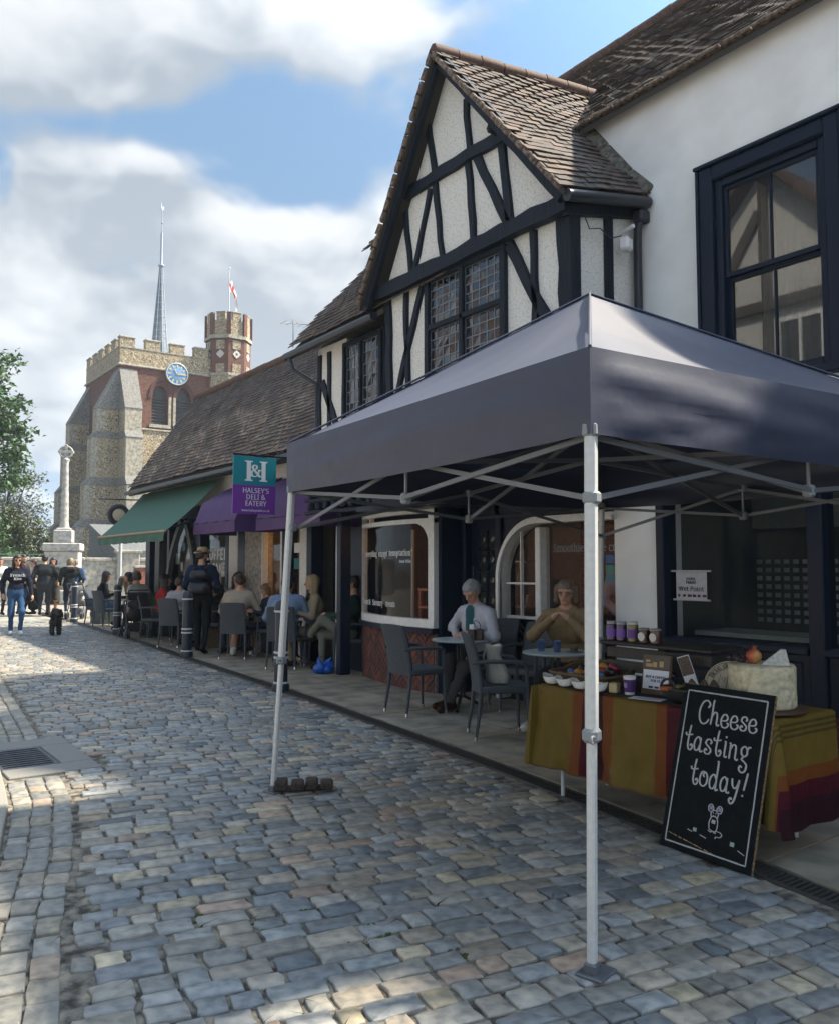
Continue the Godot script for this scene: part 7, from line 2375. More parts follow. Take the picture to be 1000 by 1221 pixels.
func build_board() -> void:
	var BL := V(3.765, 0.004, -2.985)
	var BR := V(3.735, 0.004, -2.425)
	var TL := V(3.99, 0.83, -2.925)
	var TR := V(3.97, 0.84, -2.375)
	var ux := (BR - BL).normalized()
	var up := ((TL + TR) * 0.5 - (BL + BR) * 0.5).normalized()
	var nn := ux.cross(up).normalized()
	if nn.x > 0: nn = -nn
	up = nn.cross(ux).normalized()
	var w := 0.565
	var h := 0.875
	var c := (BL + BR) * 0.5
	var bas := Basis(ux, up, nn)
	var o := Transform3D(bas, c - ux * w * 0.5)
	var b := thing("chalkboard", "black chalkboard leaning on the stall, chalked Cheese tasting today with a mouse", "sign", c)
	var m := MB.new()
	m.box(o * V(w * 0.5, h * 0.5, -0.009), V(w, h, 0.018), bas, 0.003)
	obj("panel", m, mat("chalkboard_black", L(0.007, 0.011, 0.014), 0.6, {"spec": 0.2, "tex": "mid", "scale": 3.0}), b)
	var edge := MB.new()   # raw ply edge where the paint has worn off
	edge.box(o * V(w + 0.001, h * 0.5, -0.009), V(0.003, h * 0.99, 0.012), bas)
	var edge2 := MB.new()
	edge2.box(o * V(0.035, h + 0.001, -0.009), V(0.07, 0.004, 0.014), bas)
	obj("ply_edge", edge, mat("ply_edge", L(0.36, 0.24, 0.12), 0.8, {"tex": "hard", "scale": 9.0}), b)
	obj("ply_edge", edge2, mat("ply_edge", L(0.36, 0.24, 0.12), 0.8), b)
	var chalk := mat("chalk_white", L(0.60, 0.63, 0.63), 0.9, {"tex": "speck", "scale": 14.0})
	var bl := MB.new()
	var i := 0.036
	var k := [Vector2(i, i), Vector2(w - i, i), Vector2(w - i, h - i), Vector2(i, h - i)]
	for e in 4:
		var p: Vector2 = k[e]
		var q: Vector2 = k[(e + 1) % 4]
		for s in 12:
			var p0 := p.lerp(q, s / 12.0)
			var p1 := p.lerp(q, (s + 1) / 12.0)
			bl.bar(o * V(p0.x + rr(-0.0008, 0.0008), p0.y + rr(-0.0008, 0.0008), 0.001), o * V(p1.x, p1.y, 0.001), 0.0075 * rr(0.85, 1.1), 0.001, nn)
	obj("chalk_border", bl, chalk, b)
	for line in [["Cheese", 0.125, 0.672, 0.069], ["tasting", 0.062, 0.522, 0.075], ["today!", 0.13, 0.352, 0.075]]:
		var x: float = line[1]
		var kk := 0
		for ch in line[0]:
			var st := strokes_of(ch)
			var mb := MB.new()
			for s in range(1, st.size()):
				if st[s].size() == 2 and absf(st[s][0][1] - st[s][1][1]) < 0.06:
					mb.ball(o * V(x + st[s][0][0] * line[3], line[2] + st[s][0][1] * line[3], 0.001), V(0.0065, 0.0065, 0.0065) * 0.9, 5, 8)
				else:
					draw_stroke(mb, st[s], o * Transform3D(Basis.IDENTITY, V(x, line[2] + 0.002 * sin(kk * 2.0), 0)), line[3], 0.0044)
			obj("chalk_letter", mb, chalk, b)
			x += st[0] * line[3] * 0.99
			kk += 1
	# the chalked mouse with a piece of cheese, and crumbs
	var mo := MB.new()
	var mx := Transform3D(Basis.IDENTITY, V(0.315, 0.145, 0))
	for s in [[[-0.30, 0.15], [-0.38, 0.6], [-0.25, 1.05], [0.0, 1.15], [0.28, 1.05], [0.40, 0.6], [0.32, 0.12], [0.0, 0.05], [-0.30, 0.15]], [[-0.25, 1.05], [-0.32, 1.4], [0.0, 1.62], [0.34, 1.4], [0.28, 1.05]], [[-0.30, 1.45], [-0.55, 1.5], [-0.6, 1.85], [-0.35, 2.0], [-0.15, 1.75], [-0.2, 1.55]], [[0.30, 1.45], [0.55, 1.5], [0.62, 1.85], [0.38, 2.0], [0.16, 1.75], [0.2, 1.55]], [[0.32, 0.12], [0.7, 0.1], [0.9, -0.05], [0.75, -0.25], [0.4, -0.3], [0.35, -0.45]], [[-0.4, 0.05], [-0.15, -0.05], [-0.05, 0.05]], [[0.05, 0.05], [0.25, -0.06], [0.35, 0.05]], [[-0.12, 1.22], [0.0, 1.15], [0.12, 1.22]]]:
		draw_stroke(mo, s, o * mx, 0.066, 0.0026)
	for q in [[-0.12, 1.4], [0.12, 1.4]]: mo.ball(o * (mx * V(q[0] * 0.066, q[1] * 0.066, 0.001)), V(0.0035, 0.0035, 0.0035), 4, 6)
	obj("chalk_mouse", mo, chalk, b)
	var ears := MB.new()
	for q in [[-0.38, 1.74], [0.40, 1.74]]: ears.box(o * (mx * V(q[0] * 0.066, q[1] * 0.066, 0.0006)), V(0.017, 0.019, 0.001), bas, 0.0004)
	obj("chalk_ears", ears, mat("chalk_lilac", L(0.30, 0.25, 0.42), 0.9), b)
	var cz := MB.new()
	cz.box(o * (mx * V(0, 0.75 * 0.066, 0.0008)), V(0.022, 0.018, 0.001), bas, 0.0004)
	obj("chalk_cheese", cz, chalk, b)
	var cb := MB.new()
	for q in [[-0.105, 0.10, 0.022], [0.125, 0.085, 0.024]]: cb.box(o * V(0.315 + q[0], q[1] + 0.03, 0.0008), V(q[2], q[2] * 0.85, 0.001), bas, 0.0004)
	obj("chalk_crumb", cb, mat("chalk_green", L(0.30, 0.42, 0.30), 0.9), b)
	var gl := MB.new()
	for q in [[-0.15, 0.122, -0.12, 0.116], [-0.07, 0.112, -0.03, 0.105], [0.16, 0.095, 0.20, 0.082]]: gl.bar(o * V(0.315 + q[0], q[1], 0.001), o * V(0.315 + q[2], q[3], 0.001), 0.004, 0.001, nn)
	obj("chalk_ground", gl, chalk, b)
	var oc := MB.new()
	for s in 9: oc.bar(o * V(0.05 + s * 0.033, 0.079 - s * 0.0045, 0.001), o * V(0.05 + s * 0.033 + rr(0.02, 0.03), 0.075 - s * 0.0045, 0.001), 0.0045 * rr(0.5, 1.0), 0.001, nn)
	obj("scraped_line", oc, mat("scraped_ply", L(0.45, 0.30, 0.13), 0.9), b)

# ---------------------------------------------------------------- bodies: tapered capsules blended into one skin (surface nets)
# prim: [a, b, ra, rb, colour, squash (Vector3 or null)]
func net(mb: MB, prims: Array, cell: float, k: float) -> void:
	var lo := V(1e9, 1e9, 1e9)
	var hi := -lo
	for p in prims:
		var r: float = maxf(p[2], p[3]) + k + cell * 2.0
		for e in 2:
			lo = lo.min(p[e] - V(r, r, r)); hi = hi.max(p[e] + V(r, r, r))
	var nx := int((hi.x - lo.x) / cell) + 2
	var ny := int((hi.y - lo.y) / cell) + 2
	var nz := int((hi.z - lo.z) / cell) + 2
	var fld := PackedFloat32Array()
	fld.resize(nx * ny * nz)
	fld.fill(9.0)
	var best := PackedFloat32Array()
	best.resize(nx * ny * nz)
	best.fill(9.0)
	var own := PackedByteArray()
	own.resize(nx * ny * nz)
	for pi in prims.size():
		var p: Array = prims[pi]
		var a: Vector3 = p[0]
		var b: Vector3 = p[1]
		var ra: float = p[2]
		var rb: float = p[3]
		var sq: Vector3 = p[5] if p.size() > 5 and p[5] != null else Vector3.ONE
		var kk: float = p[6] if p.size() > 6 else k
		var r: float = maxf(ra, rb) + kk + cell * 1.5
		var l3 := (a.min(b) - V(r, r, r) - lo) / cell
		var h3 := (a.max(b) + V(r, r, r) - lo) / cell
		var ab := b - a
		var l2 := maxf(ab.length_squared(), 1e-9)
		var simple := sq == Vector3.ONE
		for iz in range(maxi(0, int(l3.z)), mini(nz - 1, int(h3.z) + 1) + 1):
			for iy in range(maxi(0, int(l3.y)), mini(ny - 1, int(h3.y) + 1) + 1):
				var base := (iz * ny + iy) * nx
				for ix in range(maxi(0, int(l3.x)), mini(nx - 1, int(h3.x) + 1) + 1):
					var w := V(lo.x + ix * cell - a.x, lo.y + iy * cell - a.y, lo.z + iz * cell - a.z)
					var t := clampf(w.dot(ab) / l2, 0.0, 1.0)
					var q := w - ab * t
					if not simple: q *= sq
					var d := q.length() - ra - (rb - ra) * t
					if d > kk + cell * 1.5: continue
					var i := base + ix
					if d < best[i]:
						best[i] = d
						own[i] = pi
					var f := fld[i]
					var hh := kk - absf(f - d)
					if hh > 0.0: fld[i] = minf(f, d) - hh * hh / (kk * 4.0)
					elif d < f: fld[i] = d
	# one vertex in each cell that the surface crosses
	var ids := {}
	var pos := PackedVector3Array()
	var nor := PackedVector3Array()
	var cols := PackedColorArray()
	var sxy := nx * ny
	var off := [0, 1, nx, nx + 1, sxy, sxy + 1, sxy + nx, sxy + nx + 1]
	var cnr := [V(0, 0, 0), V(1, 0, 0), V(0, 1, 0), V(1, 1, 0), V(0, 0, 1), V(1, 0, 1), V(0, 1, 1), V(1, 1, 1)]
	var edges := [[0, 1], [2, 3], [4, 5], [6, 7], [0, 2], [1, 3], [4, 6], [5, 7], [0, 4], [1, 5], [2, 6], [3, 7]]
	for iz in nz - 1:
		for iy in ny - 1:
			var base := iz * sxy + iy * nx
			for ix in nx - 1:
				var i := base + ix
				var f0 := fld[i]
				if f0 > cell * 2.0 or f0 < -cell * 2.0: continue
				var neg := 0
				for o in off:
					if fld[i + o] < 0.0: neg += 1
				if neg == 0 or neg == 8: continue
				var s := Vector3.ZERO
				var n := 0
				for e in edges:
					var fa := fld[i + off[e[0]]]
					var fb := fld[i + off[e[1]]]
					if (fa < 0.0) != (fb < 0.0):
						s += cnr[e[0]].lerp(cnr[e[1]], fa / (fa - fb)); n += 1
				ids[i] = pos.size()
				pos.append(lo + (V(ix, iy, iz) + s / n) * cell)
				nor.append(Vector3.ZERO)
				var bo := i
				for o in off:
					if best[i + o] < best[bo]: bo = i + o
				cols.append(prims[own[bo]][4])
	var quads := []
	for i in ids:
		for ax in 3:
			var st: int = [1, nx, sxy][ax]
			var fa := fld[i]
			var fb := fld[i + st]
			if (fa < 0.0) == (fb < 0.0): continue
			var u: int = [nx, sxy, 1][ax]
			var w: int = [sxy, 1, nx][ax]
			if not (ids.has(i - u) and ids.has(i - w) and ids.has(i - u - w)): continue
			var q := [ids[i], ids[i - u], ids[i - u - w], ids[i - w]]
			if fa < 0.0: q = [q[0], q[3], q[2], q[1]]
			quads.append(q)
			var nn: Vector3 = (pos[q[2]] - pos[q[0]]).cross(pos[q[1]] - pos[q[3]])
			for x in q: nor[x] += nn
	for q in quads:
		for o in [0, 1, 2, 0, 2, 3]:
			mb.v.append(pos[q[o]]); mb.n.append(nor[q[o]].normalized()); mb.c.append(cols[q[o]]); mb.u.append(Vector2.ZERO)

func bend(a: Vector3, c: Vector3, l1: float, l2: float, pole: Vector3) -> Vector3:
	var d := c - a
	var l := minf(d.length(), (l1 + l2) * 0.999)
	var dn := d.normalized()
	var x := (l1 * l1 - l2 * l2 + l * l) / (2.0 * l)
	var h := sqrt(maxf(l1 * l1 - x * x, 0.0))
	var p := (pole - dn * pole.dot(dn)).normalized()
	return a + dn * x + p * h

const SKIN := Color(0.52, 0.30, 0.21)
# one person in local space: forward is -Z, right is +X; s holds pose and clothes
func person(label: String, at: Vector3, turn: float, s: Dictionary, group := "") -> Node3D:
	var root := thing("person", label, "person", at, turn, group)
	var sc: float = s.get("scale", 1.0)
	var cell: float = s.get("cell", 0.02)
	var skin: Color = s.get("skin", SKIN)
	var top: Color = s.get("top", L(0.05, 0.05, 0.06))
	var leg: Color = s.get("legs", L(0.03, 0.035, 0.05))
	var shoe: Color = s.get("shoes", L(0.02, 0.02, 0.02))
	var sleeve: Color = s.get("sleeve", top)
	var sit: bool = s.get("sit", false)
	var hip: Vector3 = s.get("hip", V(0, 0.52 if sit else 0.93, 0))
	var lean: float = s.get("lean", 0.0)
	var side: float = s.get("side", 0.0)
	var bulk: float = s.get("bulk", 1.0)
	var spine := V(side, cos(lean), -sin(lean)).normalized()
	var chest := hip + spine * 0.36
	var neck := hip + spine * 0.54
	var yaw: float = s.get("twist", 0.0)
	var rt := V(cos(yaw), 0, -sin(yaw))
	var head: Vector3 = neck + spine * 0.05 + V(0, 0.115, -0.035) + s.get("head_off", Vector3.ZERO)
	var ht: float = s.get("head_turn", 0.0)
	var hn: float = s.get("head_nod", 0.0)
	var hb := Basis(Vector3.UP, ht) * Basis(Vector3.RIGHT, hn) * Basis(Vector3.BACK, s.get("head_tilt", 0.0))
	var prims := []
	# trunk
	prims.append([hip + rt * 0.055, hip - rt * 0.055, 0.135 * bulk, 0.135 * bulk, leg, V(1, 1, 1.15)])
	prims.append([hip + spine * 0.12 + rt * 0.05, hip + spine * 0.12 - rt * 0.05, 0.125 * bulk, 0.125 * bulk, top, V(1, 1, 1.15)])
	prims.append([chest + rt * 0.075, chest - rt * 0.075, 0.135 * bulk, 0.135 * bulk, top, V(1, 1, 1.12)])
	prims.append([neck + rt * 0.13 - spine * 0.05, neck - rt * 0.13 - spine * 0.05, 0.07 * bulk, 0.07 * bulk, top])
	if s.has("belly"): prims.append([hip + spine * 0.16 + V(0, 0, -0.07), hip + spine * 0.24 + V(0, 0, -0.06), s.belly, s.belly * 0.9, top])
	if s.get("bust", false):
		for e in [-1, 1]: prims.append([chest + rt * 0.075 * e + V(0, 0.0, -0.085), chest + rt * 0.075 * e + V(0, 0.02, -0.07), 0.065, 0.06, top])
	if s.has("inner"): prims.append([chest + V(0, 0.10, -0.10) + spine * 0.03, chest + V(0, -0.12, -0.115), 0.058, 0.055, s.inner, V(1, 1, 1.2)])
	prims.append([neck - spine * 0.03, head + hb * V(0, -0.05, 0.015), 0.058, 0.052, skin])
	if s.has("collar"): prims.append([neck - spine * 0.025 + rt * 0.03, neck - spine * 0.025 - rt * 0.03, 0.072, 0.072, s.collar])
	# arms
	var shoulders := []
	var hands := []
	for e in [-1, 1]:
		var sh: Vector3 = neck + rt * (0.185 * e * bulk) - spine * 0.06
		var wr: Vector3 = s.get("wl" if e < 0 else "wr", hip + V(0.27 * e, -0.02, -0.04))
		var pole: Vector3 = s.get("pl" if e < 0 else "pr", V(0.5 * e, -0.3, 0.9))
		var el := bend(sh, wr, 0.29, 0.26, pole)
		prims.append([sh, el, 0.062 * bulk, 0.05 * bulk, sleeve])
		var bare: bool = s.get("bare_arms", false)
		prims.append([el, el.lerp(wr, 0.92), 0.048, 0.037, skin if bare else sleeve])
		hands.append([wr, (wr - el).normalized(), e])
	# legs
	for e in [-1, 1]:
		var hj: Vector3 = hip + rt * 0.09 * e + V(0, -0.03, 0)
		var an: Vector3 = s.get("al" if e < 0 else "ar", V(0.10 * e, 0.09, -0.40 if sit else 0.0))
		var kp: Vector3 = s.get("kl" if e < 0 else "kr", V(0.1 * e, 0.4, -1.0))
		var kn := bend(hj, an, 0.43, 0.42, kp)
		if s.has("knee_l") and e < 0: kn = s.knee_l
		if s.has("knee_r") and e > 0: kn = s.knee_r
		prims.append([hj, kn, 0.088 * bulk, 0.062 * bulk, leg])
		var sock: bool = s.get("bare_calf", false)
		prims.append([kn, an + (kn - an) * 0.12, 0.060, 0.046, leg if not sock else skin])
		if sock: prims.append([an + (kn - an) * 0.28, an, 0.042, 0.042, s.get("sock", L(0.7, 0.7, 0.68))])
		var fd: Vector3 = s.get("fl" if e < 0 else "fr", V(0.12 * e, -0.02, -1.0)).normalized()
		prims.append([an + V(0, -0.035, 0) - fd * 0.05, an + V(0, -0.05, 0) + fd * 0.14, 0.047, 0.038, shoe])
	if s.has("skirt"):
		var q: Array = s.skirt   # [colour, bottom y, spread]
		for e in [-1, 0, 1]:
			for z in [-0.5, 0.5]: prims.append([hip + V(0.05 * e, 0.02, 0), V(hip.x + q[2] * e, q[1], hip.z + q[2] * z), 0.12, 0.10, q[0]])
	for p in prims:
		p[0] *= sc; p[1] *= sc; p[2] *= sc; p[3] *= sc
	var body := MB.new()
	body.colored = true
	net(body, prims, cell, 0.045)
	var fold := noise(17, 9.0, 3)   # creases in the clothes
	for i in body.v.size():
		if body.c[i] != skin and body.c[i] != shoe: body.v[i] += body.n[i] * fold.get_noise_3d(body.v[i].x * 1.6, body.v[i].y * 0.7, body.v[i].z * 1.6) * 0.018
	# head on its own finer grid
	var hc := head * sc
	var fine: float = s.get("fine", 0.012)
	var H := func(v: Vector3) -> Vector3: return hc + hb * v * sc
	var lip := skin.lerp(L(0.35, 0.09, 0.07), 0.55)
	var hp := [[H.call(V(0, 0.035, 0.018)), H.call(V(0, 0.03, -0.008)), 0.083, 0.079, skin, null], [H.call(V(0, -0.02, -0.02)), H.call(V(0, -0.068, -0.042)), 0.064, 0.044, skin, null],
		[H.call(V(0, 0.012, -0.088)), H.call(V(0, -0.022, -0.106)), 0.010, 0.016, skin.lerp(L(0.55, 0.22, 0.15), 0.25), null, 0.014], [H.call(V(0.078, -0.01, 0.008)), H.call(V(0.082, 0.02, 0.014)), 0.012, 0.016, skin, null, 0.01], [H.call(V(-0.078, -0.01, 0.008)), H.call(V(-0.082, 0.02, 0.014)), 0.012, 0.016, skin, null, 0.01],
		[H.call(V(-0.016, -0.056, -0.086)), H.call(V(0.016, -0.056, -0.086)), 0.0085, 0.0085, lip, null, 0.008], [H.call(V(-0.045, 0.03, -0.072)), H.call(V(0.045, 0.03, -0.072)), 0.016, 0.016, skin, null, 0.02]]
	for p in hp:
		p[2] *= sc; p[3] *= sc
	net(body, hp, fine, 0.02)
	for e in [-1, 1]:
		body.col = L(0.12, 0.085, 0.07) if not s.get("shut", false) else skin * 0.6
		body.ball(H.call(V(0.032 * e, 0.008, -0.079)), V(0.012, 0.0065, 0.010) * sc, 5, 8, hb)
		body.col = s.get("hair", L(0.03, 0.02, 0.015)).lerp(skin, 0.35)
		body.ball(H.call(V(0.033 * e, 0.032, -0.085)), V(0.020, 0.0045, 0.008) * sc, 4, 8, hb)
	# hands with five bent fingers
	for hnd in hands:
		hand(body, hnd[0] * sc, hnd[1], hnd[2], skin, sc, s.get("curl", 0.8), 0.009 if cell > 0.017 else 0.007)
	obj("body", body, mat(s.get("cloth", "body_cloth"), L(1, 1, 1), 0.8, {"vc": true, "tex": s.get("cloth_tex", "soft"), "scale": s.get("cloth_scale", 2.6), "nrm": "mottN", "nk": 1.0, "world": false, "spec": 0.25}), root, true)
	# hair
	var style: String = s.get("style", "short")
	var hq: Color = s.get("hair", L(0.03, 0.02, 0.015))
	if style != "none":
		var hr := MB.new()
		hr.colored = true
		var hs := [[H.call(V(0, 0.058, 0.028)), H.call(V(0, 0.062, -0.018)), 0.083, 0.074, hq], [H.call(V(0, 0.012, 0.052)), H.call(V(0, 0.05, 0.035)), 0.068, 0.078, hq], [H.call(V(0.058, 0.045, -0.012)), H.call(V(0.06, 0.015, 0.03)), 0.030, 0.032, hq], [H.call(V(-0.058, 0.045, -0.012)), H.call(V(-0.06, 0.015, 0.03)), 0.030, 0.032, hq]]
		match style:
			"long":
				for e in [-1, 0, 1]: hs.append([H.call(V(0.05 * e, 0.02, 0.045)), H.call(V(0.065 * e, -0.19, 0.055 - 0.02 * absf(e))), 0.058, 0.042, hq])
				for e in [-1, 1]: hs.append([H.call(V(0.075 * e, 0.03, -0.01)), H.call(V(0.088 * e, -0.15, -0.005)), 0.032, 0.028, hq])
			"bob":
				for e in [-1, 1]: hs.append([H.call(V(0.075 * e, 0.05, 0.0)), H.call(V(0.086 * e, -0.07, 0.012)), 0.038, 0.030, hq])
				hs.append([H.call(V(0, 0.02, 0.06)), H.call(V(0, -0.08, 0.055)), 0.065, 0.05, hq])
			"bun":
				hs.append([H.call(V(0, 0.10, 0.085)), H.call(V(0, 0.115, 0.095)), 0.045, 0.04, hq])
			"full":
				hs.append([H.call(V(-0.03, 0.105, -0.03)), H.call(V(0.03, 0.11, 0.0)), 0.045, 0.05, hq])
				for e in [-1, 1]: hs.append([H.call(V(0.06 * e, 0.06, 0.0)), H.call(V(0.07 * e, -0.02, 0.02)), 0.042, 0.034, hq])
		if s.has("beard"):
			hs.append([H.call(V(-0.045, -0.05, -0.03)), H.call(V(0, -0.095, -0.062)), 0.026, 0.026, s.beard]); hs.append([H.call(V(0.045, -0.05, -0.03)), H.call(V(0, -0.095, -0.062)), 0.026, 0.026, s.beard])
		for p in hs:
			p[2] *= sc; p[3] *= sc
			p[4] = p[4] * rr(0.85, 1.15)
		net(hr, hs, fine, 0.02)
		var curl := noise(23, 40.0, 2)
		for i in hr.v.size(): hr.v[i] += hr.n[i] * curl.get_noise_3d(hr.v[i].x, hr.v[i].y * 0.6, hr.v[i].z) * 0.014
		# ragged strands break up the outline
		for k in 160:
			var i := rng.randi() % maxi(hr.v.size(), 1)
			var p := hr.v[i]
			var nn := hr.n[i]
			if nn.dot(hb * V(0, 0, -1)) > 0.75: continue
			var dn := (V(0, -1, 0) - nn * -nn.y).normalized() * 0.03 * sc + nn * rr(0.001, 0.006)
			hr.col = hq * rr(0.7, 1.5)
			var w := nn.cross(dn).normalized() * 0.004 * sc
			hr.tri(p - w + nn * 0.001, p + w + nn * 0.001, p + dn)
		obj("hair", hr, mat("hair", L(1, 1, 1), 0.5, {"vc": true, "tex": "wood", "scale": 14.0, "nrm": "woodN", "nk": 0.6, "world": false}), root, true)
	if s.has("glasses"):
		var gl := MB.new()
		for e in [-1, 1]:
			var pts := []
			for k in 13: pts.append(H.call(V(0.033 * e + cos(TAU * k / 12.0) * 0.024, 0.006 + sin(TAU * k / 12.0) * 0.019, -0.094)))
			gl.tube(pts, 0.0032 if s.glasses == 2 else 0.0022, 5, false)
			gl.tube([H.call(V(0.057 * e, 0.010, -0.092)), H.call(V(0.08 * e, 0.012, 0.0))], 0.003, 5)
			if s.glasses == 2: gl.ball(H.call(V(0.033 * e, 0.006, -0.092)), V(0.026, 0.021, 0.006), 5, 10, hb)
		gl.tube([H.call(V(-0.01, 0.01, -0.095)), H.call(V(0.01, 0.01, -0.095))], 0.003, 5)
		obj("glasses", gl, mat("spectacle_black", L(0.012, 0.012, 0.014), 0.25), root, true)
	return root

func hand(mb: MB, wr: Vector3, d: Vector3, e: float, skin: Color, sc: float, curl: float, cell: float) -> void:
	# palm faces in and down; fingers bend towards the palm; the thumb leaves the side of the palm near its base
	var inn := V(-e, -0.6, 0.0)
	inn = (inn - d * inn.dot(d)).normalized()
	var ac := d.cross(inn).normalized() * e
	var pr := []
	pr.append([wr - d * 0.02 * sc, wr + d * 0.03 * sc, 0.026 * sc, 0.030 * sc, skin, null, 0.012])
	var pc := wr + d * 0.075 * sc
	pr.append([wr + d * 0.03 * sc - ac * 0.018 * sc, pc - ac * 0.028 * sc, 0.020 * sc, 0.015 * sc, skin, null, 0.014])
	pr.append([wr + d * 0.03 * sc + ac * 0.018 * sc, pc + ac * 0.028 * sc, 0.020 * sc, 0.015 * sc, skin, null, 0.014])
	for k in 4:
		var b := pc + ac * (-0.030 + k * 0.020) * sc
		var ln: float = [0.062, 0.076, 0.080, 0.070][k] * sc
		var d1 := (d * cos(curl * 0.5) + inn * sin(curl * 0.5)).normalized()
		var d2 := (d * cos(curl * 1.25) + inn * sin(curl * 1.25)).normalized()
		var d3 := (d * cos(curl * 1.9) + inn * sin(curl * 1.9)).normalized()
		var p1 := b + d1 * ln * 0.45
		var p2 := p1 + d2 * ln * 0.32
		var p3 := p2 + d3 * ln * 0.23
		pr.append([b - d * 0.012 * sc, p1, 0.0095 * sc, 0.0088 * sc, skin, null, 0.004]); pr.append([p1, p2, 0.0088 * sc, 0.0082 * sc, skin, null, 0.003]); pr.append([p2, p3, 0.0082 * sc, 0.0072 * sc, skin, null, 0.003])
	var tb := wr + d * 0.025 * sc + ac * 0.028 * sc
	var td := (d * 0.75 + ac * 0.55 + inn * 0.35).normalized()
	pr.append([tb, tb + td * 0.036 * sc, 0.0135 * sc, 0.011 * sc, skin, null, 0.008]); pr.append([tb + td * 0.036 * sc, tb + td * 0.036 * sc + (td + d * 0.5).normalized() * 0.03 * sc, 0.0105 * sc, 0.0085 * sc, skin, null, 0.003])
	net(mb, pr, cell, 0.004)

func part_at(called: String, mb: MB, m: Material, root: Node3D) -> MeshInstance3D: return obj(called, mb, m, root, true)

# ---------------------------------------------------------------- cane chairs, bistro tables
func make_chair(label: String, group: String) -> Node3D:
	var c := thing("cafe_chair", label, "chair", V(0, -50, 0), 0.0, group)
	var cane := mat("grey_cane", L(0.14, 0.165, 0.195), 0.55, {"tex": "weave", "scale": 7.0, "nrm": "weaveN", "nk": 1.0, "world": false, "spec": 0.4})
	var tip := mat("chrome", L(0.55, 0.55, 0.55), 0.25, {"metal": 1.0})
	var seat := MB.new()
	var rows := []
	for q in [[0.0, 0.46, 1.0], [0.98, 0.462, 1.0], [1.0, 0.452, 1.0], [1.0, 0.415, 1.0], [0.96, 0.40, 1.0], [0.0, 0.40, 1.0]]:
		var row := PackedVector3Array()
		for k in 28:
			var a := TAU * k / 28.0
			row.append(V(signf(cos(a)) * pow(absf(cos(a)), 0.32) * 0.235 * q[0], q[1] - 0.012 * (1.0 - q[0]), signf(sin(a)) * pow(absf(sin(a)), 0.32) * 0.225 * q[0]))
		rows.append(row)
	seat.grid(rows, true, V(0, 0.43, 0))
	obj("seat", seat, cane, c, true)
	var back := MB.new()
	rows = []
	var outl := []
	for i in 15:
		var f := i / 14.0
		var y := lerpf(0.40, 0.90, f)
		var z := 0.225 + 0.085 * f * f + 0.02 * f
		var hw := 0.215 - 0.012 * f
		if i == 14: hw -= 0.012
		var row := PackedVector3Array()
		for k in 13:
			var g := -1.0 + 2.0 * k / 12.0
			row.append(V(g * hw, y + (0.010 * (1.0 - g * g) if i == 14 else 0.0), z - 0.018 - 0.03 * (g * g)))
		for k in 13:
			var g := 1.0 - 2.0 * k / 12.0
			row.append(V(g * hw, y + (0.010 * (1.0 - g * g) if i == 14 else 0.0), z + 0.016 - 0.03 * (g * g)))
		rows.append(row)
	back.grid(rows, true, V(0, 0.65, 0.25))
	var tr: PackedVector3Array = rows[14]
	for k in 12: back.quad(tr[k], tr[k + 1], tr[24 - k], tr[25 - k], V(0, 0.5, 0.3))
	obj("backrest", back, cane, c, true)
	for e in [-1, 1]:
		for fr in [-1, 1]:
			var lg := MB.new()
			if fr < 0: lg.tube([V(0.205 * e, 0.64, -0.19), V(0.205 * e, 0.40, -0.20), V(0.215 * e, 0.0, -0.215)], [0.017, 0.019, 0.013], 8)
			else: lg.tube([V(0.195 * e, 0.44, 0.20), V(0.20 * e, 0.25, 0.215), V(0.21 * e, 0.0, 0.255)], [0.02, 0.018, 0.013], 8)
			var lo := obj("leg", lg, cane, c, true)
			var tp := MB.new()
			var f := V(0.215 * e, 0, -0.215) if fr < 0 else V(0.21 * e, 0, 0.255)
			tp.tube([f + V(0, 0.0, 0), f + V(0, 0.035, -0.0005 if fr < 0 else -0.004)], 0.0155, 8)
			obj("foot_cap", tp, tip, lo, true)
		var arm := MB.new()
		arm.tube([V(0.195 * e, 0.66, 0.27), V(0.225 * e, 0.675, 0.12), V(0.235 * e, 0.67, -0.05), V(0.225 * e, 0.662, -0.15), V(0.208 * e, 0.635, -0.19), V(0.205 * e, 0.59, -0.192)], [0.016, 0.018, 0.02, 0.02, 0.019, 0.017], 8)
		obj("armrest", arm, cane, c, true)
	return c

func make_table(label: String, group: String) -> Node3D:
	var t := thing("bistro_table", label, "table", V(0, -50, 0), 0.0, group)
	var iron := mat("table_iron", L(0.012, 0.013, 0.015), 0.45)
	var top := MB.new()
	top.lathe([Vector2(0, 0.705), Vector2(0.29, 0.705), Vector2(0.30, 0.711), Vector2(0.302, 0.72), Vector2(0.298, 0.728), Vector2(0, 0.729)], 36)
	obj("tabletop", top, mat("pale_laminate", L(0.36, 0.42, 0.42), 0.28, {"tex": "soft", "scale": 4.0, "world": false}), t, true)
	var post := MB.new()
	for k in 3:
		var a := TAU * k / 3.0
		post.tube([V(cos(a) * 0.035, 0.705, sin(a) * 0.035), V(cos(a) * 0.028, 0.4, sin(a) * 0.028), V(cos(a) * 0.05, 0.12, sin(a) * 0.05)], 0.013, 7)
	obj("pedestal", post, iron, t, true)
	for k in 3:
		var a := TAU * k / 3.0 + 0.3
		var ft := MB.new()
		ft.tube([V(cos(a) * 0.03, 0.14, sin(a) * 0.03), V(cos(a) * 0.12, 0.09, sin(a) * 0.12), V(cos(a) * 0.21, 0.035, sin(a) * 0.21), V(cos(a) * 0.24, 0.012, sin(a) * 0.24)], [0.016, 0.016, 0.014, 0.018], 7)
		obj("foot", ft, iron, t, true)
	return t

